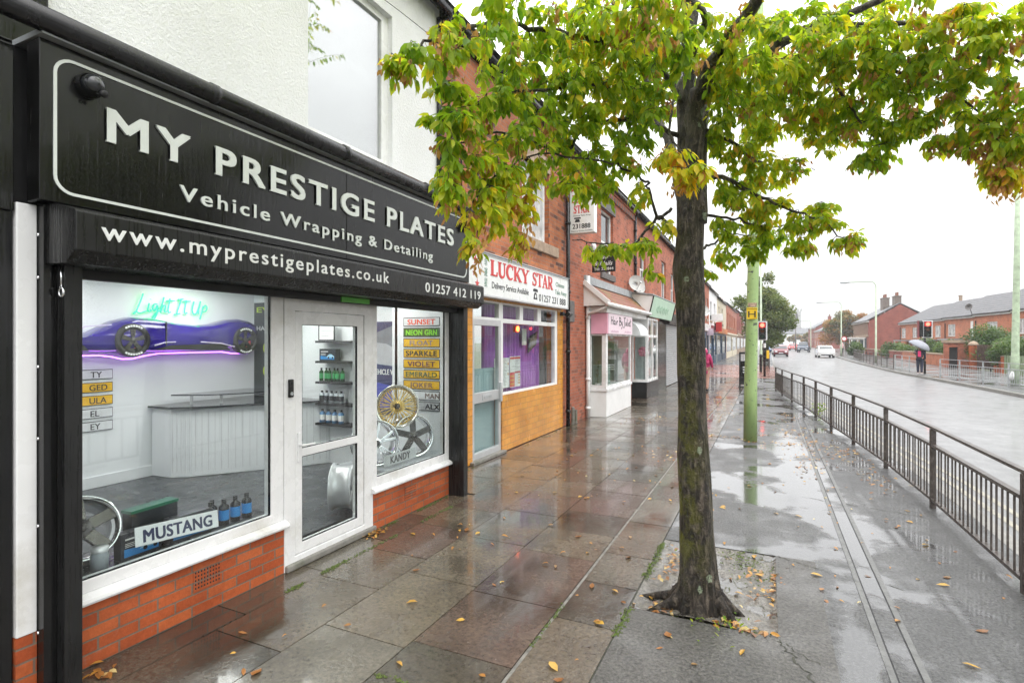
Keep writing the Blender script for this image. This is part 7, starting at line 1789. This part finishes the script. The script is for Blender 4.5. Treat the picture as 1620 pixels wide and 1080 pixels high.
rp = thing('roof_vent', 'small brick flue on the ridge of the estate houses', 'flue', (21.2, 80, 6.9))
MB().lathe([(.18, 0), (.18, .55), (.22, .56), (.22, .66), (0, .68)], (21.0, 82, 6.75), (0, 0, 1), 10).build('flue', stone, rp)
tva = thing('satellite_dish', 'tiny dark dish on the eaves of the estate house above the hedge', 'satellite dish', (18.6, 69.5, 5))
MB().lathe([(.34, .0), (.25, -.06), (0, -.09), (.25, -.05), (.34, 0)], (18.4, 69.3, 5.35), (-.7, -.7, .2), 16).build('reflector', stone_grey, tva, smooth=True); MB().tube([(18.75, 69.6, 4.6), (18.5, 69.4, 5.3)], .03, 6).build('bracket', black_pipe, tva)
def bays(t, mtx):
    for (x0, x1) in ((2.0, 7.2), (10.5, 15.5)):
        MB().prism([(x0, 0), (x0 + .8, -.9), (x1 - .8, -.9), (x1, 0)], 'z', -.2, .8).prism([(x0 - .1, 0), (x0 + .7, -1.05), (x1 - .7, -1.05), (x1 + .1, 0)], 'z', 2.75, 3.05).xform(mtx).build('bay_base', stone, t)
        MB().prism([(x0, 0), (x0 + .8, -.88), (x1 - .8, -.88), (x1, 0)], 'z', .802, 2.748).xform(mtx).build('bay_window', dark_pane, t)
        q = MB()
        for f in (0, .22, .5, .78, 1): xx = x0 + .8 + (x1 - x0 - 1.6) * f; q.box(xx - .1, xx + .1, -.95, -.86, .8, 2.75)
        q.xform(mtx).build('mullion', stone, t)
    q = MB()
    for xx in [.6 + 1.05 * i for i in range(16)]: q.box(xx, xx + .28, -.08, -.001, 3.2, 5.2)
    q.box(0, 17.6, -.10, -.001, 2.95, 3.2).box(0, 17.6, -.10, -.001, 5.201, 5.45); q.xform(mtx).build('stone_surround', stone, t)
house('stone_fronted_house', 'old brick house with a big plain gable and chimney stacks over a stone bay front', frame_local((15.0, 123.0, -.3), (0, -1)), 18, 8.4, 5.6, 8.25, gable_brick, slate, [(.95 + 2.1 * i, 1.65 + 2.1 * i, 3.25, 5.1) for i in range(8)], [(8.4, 9.4)], [(11.5, 3.2, 2.6, .9, 1.2, 4), (15.4, 4.2, 2.0, .9, 1.2, 4)], simple('sooty_stone', (.17, .135, .115), .85, .3, 4), extra=bays, winpane=dark_pane, frame_m=cream, over=.35)
MB_house = []
dl2 = ['far red brick terrace house nearest the autumn tree', 'far red brick terrace house with a pale front beyond the first', 'far red brick terrace house with a broad hipped looking roof']
for k, (o, w, e, r, wm) in enumerate((((13.6, 178, 0), 14, 5.0, 7.0, gable_brick), ((13.2, 193, 0), 14, 4.9, 6.9, hair_brick), ((12.8, 215, 0), 20, 6.2, 8.6, gable_brick))):
    house('terrace_house', dl2[k], frame_local(o, (.04, -1)), w - .05, 8, e, r, wm, slate, [(1.2 + 2.6 * i, 2.3 + 2.6 * i, 3.0, 4.4) for i in range(int(w / 2.8))] + [(1.2 + 2.6 * i, 2.3 + 2.6 * i, .8, 2.2) for i in range(int(w / 2.8)) if i % 2 == 0], [(4.0, 4.9)], [(w - 1.2, 4, 1.6, .8, 1.0, 3)], winpane=dark_pane)
for k, (x, lb) in enumerate(((-2.0, 'long white rendered building closing the far end of the road'),)):
    house('white_building', lb, frame_local((18, 262, -.3), (-1, .12)), 30, 9, 5.4, 7.6, white_render, slate, [(1.5 + 3.4 * i, 3.0 + 3.4 * i, 3.0, 4.5) for i in range(8)] + [(1.5 + 3.4 * i, 3.0 + 3.4 * i, .5, 2.2) for i in range(8)], [], None, winpane=dark_pane)
hazed_stone = simple('hazed_stone', (.42, .42, .43), .8)  # tower colour lightened to paint in the fading by rain haze
ct = thing('church_tower', 'tall grey church tower fading into the rain behind the trees', 'tower', (14, 330, 0))
MB().box(11.2, 16.0, 327, 333, -1, 18).build('wall', hazed_stone, ct)
q = MB()
for i in range(4): q.box(11.1 + 1.55 * i, 11.9 + 1.55 * i, 326.9, 327.6, 18, 19.3)
q.build('battlement', hazed_stone, ct); MB().box(13.3, 14.5, 326.95, 326.99, 13.5, 16.8).build('belfry_opening', black_matt, ct)

# ------------------------------------------------------------------ hedges, walls, gates and trees across the road
def leafy(t, blobs, n, size, mat, name='foliage', lo=0.0, hi=1.0, shell=.45):
    V = []; T_ = []
    tot = sum(b[3] * b[4] + b[3] * b[5] for b in blobs)
    fs = []; vs = []; ts = []; n = int(n * 2.6); size *= 1.12
    for (x, y, z, rx, ry, rz) in blobs:
        k = int(n * (rx * ry + rx * rz) / tot); bt = rnd.uniform(lo, hi)
        for _ in range(k):
            d = Vector((rnd.gauss(0, 1), rnd.gauss(0, 1), rnd.gauss(0, 1))).normalized(); r = (shell + (1 - shell) * rnd.random()) * rnd.choice((1, 1, 1.06, .9))
            c = Vector((x + d.x * rx * r, y + d.y * ry * r, z + d.z * rz * r))
            a = Vector((rnd.gauss(0, 1), rnd.gauss(0, 1), rnd.gauss(0, .6))).normalized() * size * rnd.uniform(.5, 1.2); b = a.cross(d + Vector((rnd.gauss(0, .5), rnd.gauss(0, .5), rnd.gauss(0, .5)))).normalized() * size * .45
            o = len(vs); vs += [c - a, c + b, c + a, c - b]; fs.append((o, o + 1, o + 2, o + 3)); ts.append(min(1, max(0.001, bt * .6 + rnd.random() * .5)))
    q = MB(); q.v = [tuple(v) for v in vs]; q.f = fs; q.m = [0] * len(fs); q.t = ts
    return q.build(name, mat, t, recalc=False)
def bush(name, label, c, r, n=900, size=.09, mat=hedge_mat, cat='bush', lumps=8, sq=(1, 1, 1), core=True):
    t = thing(name, label, cat, (c[0], c[1], 0))
    bl = [(c[0] + rnd.uniform(-.55, .55) * r * sq[0], c[1] + rnd.uniform(-.55, .55) * r * sq[1], c[2] + rnd.uniform(-.5, .5) * r * sq[2], r * .55 * sq[0], r * .55 * sq[1], r * .5 * sq[2]) for _ in range(lumps)]
    leafy(t, bl, n, size, mat)
    MB().tube([(c[0], c[1], -.4), (c[0], c[1], c[2])], [.06, .03], 6).build('stem', twig_mat, t)
    return t
bush('hedge', 'large rounded dark green hedge over a brown garden gate', (13.85, 47.6, 1.75), 1.55, 2600, .085, lumps=14, sq=(1, 1, .95), cat='hedge')
bush('hedge', 'clipped bright green hedge behind the pale green pole', (14.0, 44.2, 1.25), 1.25, 2200, .08, lumps=12, sq=(1.1, 1.2, .9), cat='hedge')
bush('bush', 'leafy green bush in front of the dark brick gable', (13.1, 73.5, .75), 1.5, 1200, .12, lumps=9, sq=(1.1, 1, .75))
bush('bush', 'pale green bush beside the gable bush behind the low wall', (13.2, 69.0, .8), 1.3, 1100, .12, lumps=8, sq=(1.2, 1, .8))
bush('bush', 'tall bush behind the umbrella in an estate garden', (15.0, 66.5, 1.0), 1.5, 1100, .12, lumps=8)
bush('bush', 'green bush in the garden between the traffic light and the brick gate', (14.5, 58.5, .8), 1.3, 1100, .11, lumps=8)
bush('bush', 'round bush growing inside the porch arch of the estate house', (16.0, 70.5, 1.3), .9, 700, .1, lumps=6)
bush('hedge', 'small clipped hedge beside the distant person in pink', (10.4, 84.5, .9), 1.2, 900, .13, lumps=7, cat='hedge', sq=(1, 1.3, .9))
bush('hedge', 'dense hedge mirrored in the takeaway door', (14.2, 33.0, 1.1), 1.8, 1200, .11, lumps=9, cat='hedge', sq=(.8, 2.2, .8))
def garden_wall(label, a, b, h, mat=estate_brick):
    t = thing('garden_wall', label, 'wall', (a[0], a[1], 0)); A, B_ = Vector((*a, 0)), Vector((*b, 0)); up = Vector((0, 0, 1))
    MB().bar(A + up * (h / 2 - .15), B_ + up * (h / 2 - .15), .24, h + .1).build('wall', mat, t); MB().bar(A + up * (h - .06), B_ + up * (h - .06), .32, .09).build('coping', stone, t); return t
garden_wall('low brick garden wall behind the umbrella with a stone coping', (12.35, 66), (11.9, 50.6), .95); garden_wall('low brick garden wall in front of the stone fronted house', (12.6, 104), (12.4, 66.6), .9, gable_brick)
garden_wall('low orange brick wall beside the garden gate behind the railing', (13.4, 45.2), (13.3, 43.6), 1.0, orange_brick)
gp2 = thing('gate_pier', 'brick gateway pier with a dark doorway and a stone top', 'gate', (11.9, 47.6, 0))
MB().panel('y', 47.6, 47.95, 11.3, 12.75, -.1, 1.75, [(11.55, 12.05, .0, 1.45)]).build('pier', hair_brick, gp2); MB().box(11.2, 12.85, 47.5, 48.05, 1.752, 1.95).build('coping', stone, gp2); MB().box(11.5, 12.1, 47.80, 47.84, -.05, 1.5).build('door', black_matt, gp2)
gt = thing('garden_gate', 'dark brown boarded garden gate under the big hedge', 'gate', (13.1, 46.2, 0))
q = MB()
for i in range(7): q.box(12.72 + .14 * i, 12.85 + .14 * i, 46.2, 46.24, 0, 1.62 + .012 * (i % 2))
q.build('boards', simple('brown_boards', (.075, .04, .03), .7, .3), gt); MB().box(12.7, 13.7, 46.17, 46.20, 1.2, 1.3).build('rail', simple('brown_rail', (.07, .04, .03), .7), gt)
for k, (x, y, lb) in enumerate(((12.62, 46.6, 'orange brick gate post to the shaded side of the brown gate'), (13.78, 45.6, 'orange brick gate post beside the clipped green hedge'))):
    t = thing('gate_post', lb, 'post', (x, y, 0)); MB().box(x - .2, x + .2, y - .2, y + .2, -.1, 1.6).build('pier', orange_brick, t); MB().lathe([(.30, 0), (.30, .08), (.2, .2), (0, .3)], (x, y, 1.6), (0, 0, 1), 8).build('cap', stone, t)
wf_ = thing('garden_fence', 'pale green boarded fence behind the thick pole across the road', 'fence', (13.5, 39, 0))
q = MB()
for i in range(24): q.box(13.2 + .03 * i, 13.23 + .03 * i, 43.2 - .28 * i - .25, 43.2 - .28 * i, -.1, 1.0 + .01 * (i % 2))
q.build('boards', simple('green_fence', (.22, .28, .16), .6, .2), wf_)
wb = thing('wheelie_bin', 'blue wheelie bin by the gateway pier', 'bin', (0, 0, 0))
MB().prism([(10.72, 0.05), (11.22, .05), (11.28, 1.0), (10.66, 1.0)], 'y', 48.4, 48.95).build('body', simple('bin_blue', (.02, .08, .22), .4), wb, bevel=.02); MB().box(10.62, 11.32, 48.35, 49.0, 1.0, 1.08).build('lid', simple('bin_lid_blue', (.02, .09, .26), .4), wb, bevel=.02); wb.location = (5.2, 17.5, .1)
bs_ = thing('bus_shelter', 'small pale framed bus shelter in front of the stone bay house', 'bus shelter', (11.3, 88, 0))
MB().panel('y', 87.9, 88.0, 10.5, 12.0, .0, 2.3, [(10.58, 11.2, .2, 2.1), (11.3, 11.92, .2, 2.1)]).panel('x', 10.5, 10.58, 88.01, 90.5, 0, 2.3, [(88.2, 90.3, .3, 2.1)]).build('frame', sign_white, bs_); MB().box(10.58, 11.92, 87.94, 87.96, .2, 2.1).build('pane', glass, bs_); MB().box(10.3, 12.1, 87.7, 90.7, 2.302, 2.4).build('roof', sign_white, bs_)
lamp_post(8.3, 54.7, 'tall pale street lamp in front of the brick gable', 6.95, (-2.5, 0)); lamp_post(8.6, 81.5, 'street lamp beside the autumn tree', 6.95, (-2.7, 0)); lamp_post(9.6, 152, 'faint far street lamp above the end of the road', 6.95, (-2.5, 0))
pr = thing('painted_pole', 'thick pale green pole across the road rising behind the grey railing', 'pole', (9.5, 29.9, 0))
MB().tube([(9.5, 29.9, -.1), (9.5, 29.9, 1.2), (9.5, 29.9, 1.25), (9.55, 29.9, 5), (9.6, 29.9, 10.5)], [.15, .145, .135, .11, .07], 16).build('post', simple('pale_green_scuffed_pole', (.42, .52, .36), .4, .2, 5, dirt=(.2, .24, .16), dscale=4), pr, smooth=True)
sgn = thing('road_sign', 'small round red and white road sign on the far footway', 'sign', (8.75, 80, 0))
MB().tube([(8.75, 80, 0), (8.75, 80, 2.4)], .04, 8).build('post', steel, sgn); q = MB().lathe([(0, .02), (.32, .02), (.32, 0)], (8.75, 79.95, 2.2), (0, -1, 0), 20, 0).lathe([(0, .03), (.22, .03), (.22, .0)], (8.75, 79.95, 2.2), (0, -1, 0), 20, 1); q.build('disc', [red_paint, sign_white], sgn)
lb_ = thing('litter_bag', 'pale crumpled litter by the railing post across the road', 'litter', (9.15, 29.2, .2))
MB().lathe([(.0, 0), (.07, .03), (.085, .18), (.05, .32), (.02, .38), (0, .38)], (9.12, 29.1, .25), (.1, 0, 1), 9).build('sheet', sign_white, lb_, smooth=True)
# trees
def big_tree(name, label, base, trunk_h, blobs, n, size, mat, r=.25):
    t = thing(name, label, 'tree', base); x, y, z = base
    MB().tube([(x, y, -.3), (x, y, trunk_h * .5), (x + .1, y, trunk_h), (x + .15, y, trunk_h * 1.9)], [r * 1.2, r, r * .85, r * .3], 12).build('trunk', bark, t, smooth=True)
    q = MB()
    for (bx, by, bz, *_) in blobs[:9]: q.tube([(x + .05, y, trunk_h * .9), ((x + bx) / 2, (y + by) / 2, (trunk_h + bz) / 2 + .3), (bx, by, bz)], [r * .45, r * .25, r * .08], 6)
    q.build('limb', bark, t, smooth=True); leafy(t, blobs, n, size, mat, 'crown', .1, .95, .3); return t
def cloud(cx, cy, cz, rx, ry, rz, k, s):
    out = []
    for _ in range(k):
        d = Vector((rnd.gauss(0, 1), rnd.gauss(0, 1), rnd.gauss(0, 1))).normalized() * rnd.uniform(.35, .85); b = rnd.uniform(.7, 1.25) * s
        out.append((cx + d.x * rx, cy + d.y * ry, cz + d.z * rz, b, b, b * .75))
    return out
big_tree('broadleaf_tree', 'large dense green tree standing on the shop side beyond the lamp post', (-.2, 56, 0), 2.2, cloud(-.25, 56, 4.9, 2.7, 2.6, 3.1, 46, .95) + [(.1, 56, 7.8, .6, .6, .7), (-.1, 56, 2.6, 1.3, 1.3, .7), (.9, 56, 2.2, .8, .8, .6), (.3, 55.6, 1.7, .8, .8, .5)], 9000, .15, far_green, .28)
big_tree('autumn_tree', 'rounded orange and green autumn tree beside the stone fronted house', (14.8, 130, 0), 2.0, cloud(14.8, 130, 4.8, 4.6, 4.0, 3.4, 34, 1.5) + [(11, 129, 2.5, 1.6, 1.6, 1.6)], 6000, .26, autumn_mat, .35)
big_tree('autumn_tree', 'smaller pale tree far away before the white building', (9.2, 240, 0), 1.5, cloud(9.2, 240, 3.4, 2.6, 2, 1.8, 10, 1.1), 900, .4, autumn_mat); big_tree('autumn_tree', 'orange tree far away beside the pale one at the road end', (13.4, 236, 0), 1.5, cloud(13.4, 236, 3.2, 2.4, 2, 2.0, 10, 1.0), 900, .4, autumn_mat)
tw = MB()
for k in range(46):
    x = -60 + k * 5.2 + rnd.uniform(-2, 2); y = 335 + rnd.uniform(-12, 25)
    tw.lathe([(0, 0), (4.5, 1), (5.0, 4), (3.6, 7.2), (0, 8.6)], (x, y, -1 + rnd.uniform(0, 1.5)), (rnd.uniform(-.1, .1), 0, 1), 9)
hill_v = [(x + rnd.gauss(0, .5), y + rnd.gauss(0, .5), z + rnd.gauss(0, .45)) for x, y, z in tw.v]; tw.v = hill_v
struct(tw.build('distant_wood', far_green, smooth=False), 'stuff')

# ------------------------------------------------------------------ camera, sky, light, rain haze
cam = bpy.data.cameras.new('camera'); cam.sensor_width = 36; cam.lens = 19.02; cam.clip_end = 2000; cam.clip_start = .05
co_ = bpy.data.objects.new('camera', cam); col.objects.link(co_); co_.location = (0, 0, 1.85); co_.rotation_euler = (rad(90), 0, rad(25.3)); sc.camera = co_
W_ = bpy.data.worlds.new('World'); sc.world = W_; W_.use_nodes = True; nt = W_.node_tree; nt.nodes.clear(); g = N(nt)
SUN_EL, SUN_AZ = rad(52), rad(120)
sky = g.n('TexSky', None, sky_type='NISHITA'); sky.sun_disc = False; sky.sun_elevation = SUN_EL; sky.sun_rotation = SUN_AZ; sky.air_density = 1.5; sky.dust_density = 4.0
hs_ = g.n('HueSaturation', {'Saturation': .12, 'Value': 1.0, 'Color': sky.outputs[0]}).outputs[0]
tc = g.n('TexCoord').outputs['Generated']; dz = g.n('SeparateXYZ', {0: tc}).outputs[2]
clouds = g.noise(2.2, g.n('Mapping', {'Vector': tc, 'Scale': (1, 1, 2.6)}).outputs[0], 6, .6)
# overcast: the zenith about three times as bright as the horizon
grad = g.math('ADD', g.math('MULTIPLY', g.math('MAXIMUM', dz, 0.0), 21.0), 6.4)
grad = g.math('MULTIPLY', grad, g.rng(clouds, .3, .7, .86, 1.10))
oc = g.n('CombineXYZ', {0: grad, 1: g.math('MULTIPLY', grad, 1.008), 2: g.math('MULTIPLY', grad, 1.02)}).outputs[0]
mixc = g.mix(.90, hs_, oc)
bg = g.n('Background', {'Color': mixc, 'Strength': .105}); wo = nt.nodes.new('ShaderNodeOutputWorld'); nt.links.new(bg.outputs[0], wo.inputs[0])
sl_ = bpy.data.lights.new('sun', 'SUN'); sl_.energy = .7; sl_.angle = rad(50); sl_.color = (1, .97, .93)
so = bpy.data.objects.new('sun', sl_); col.objects.link(so)
sd = Vector((math.sin(SUN_AZ) * math.cos(SUN_EL), math.cos(SUN_AZ) * math.cos(SUN_EL), math.sin(SUN_EL)))
so.rotation_euler = (-sd).to_track_quat('-Z', 'Y').to_euler(); so.location = (20, -20, 40)
HAZE = True
if HAZE:
    hz = MB().box(-140, 160, -60, 460, -1.75, 26).build('haze', newmat('rain_haze')[0])
    m = hz.data.materials[0]; out = [n_ for n_ in m.node_tree.nodes if n_.type == 'OUTPUT_MATERIAL'][0]
    pv_ = m.node_tree.nodes.new('ShaderNodeVolumePrincipled'); pv_.inputs['Density'].default_value = .0008; pv_.inputs['Color'].default_value = (.93, .945, .96, 1); pv_.inputs['Anisotropy'].default_value = .2
    m.node_tree.links.new(pv_.outputs[0], out.inputs['Volume']); struct(hz, 'stuff')
sc.view_settings.view_transform = 'Standard'; sc.view_settings.look = 'None'; sc.view_settings.exposure = 0.54; sc.view_settings.gamma = 1.0
c_ = sc.cycles
c_.use_denoising = True
try: c_.denoiser = 'OPENIMAGEDENOISE'
except Exception: pass
c_.max_bounces = 10; c_.diffuse_bounces = 4; c_.glossy_bounces = 4; c_.transparent_max_bounces = 24; c_.transmission_bounces = 6; c_.volume_bounces = 1
c_.caustics_reflective = False; c_.caustics_refractive = False; c_.sample_clamp_indirect = 6.0
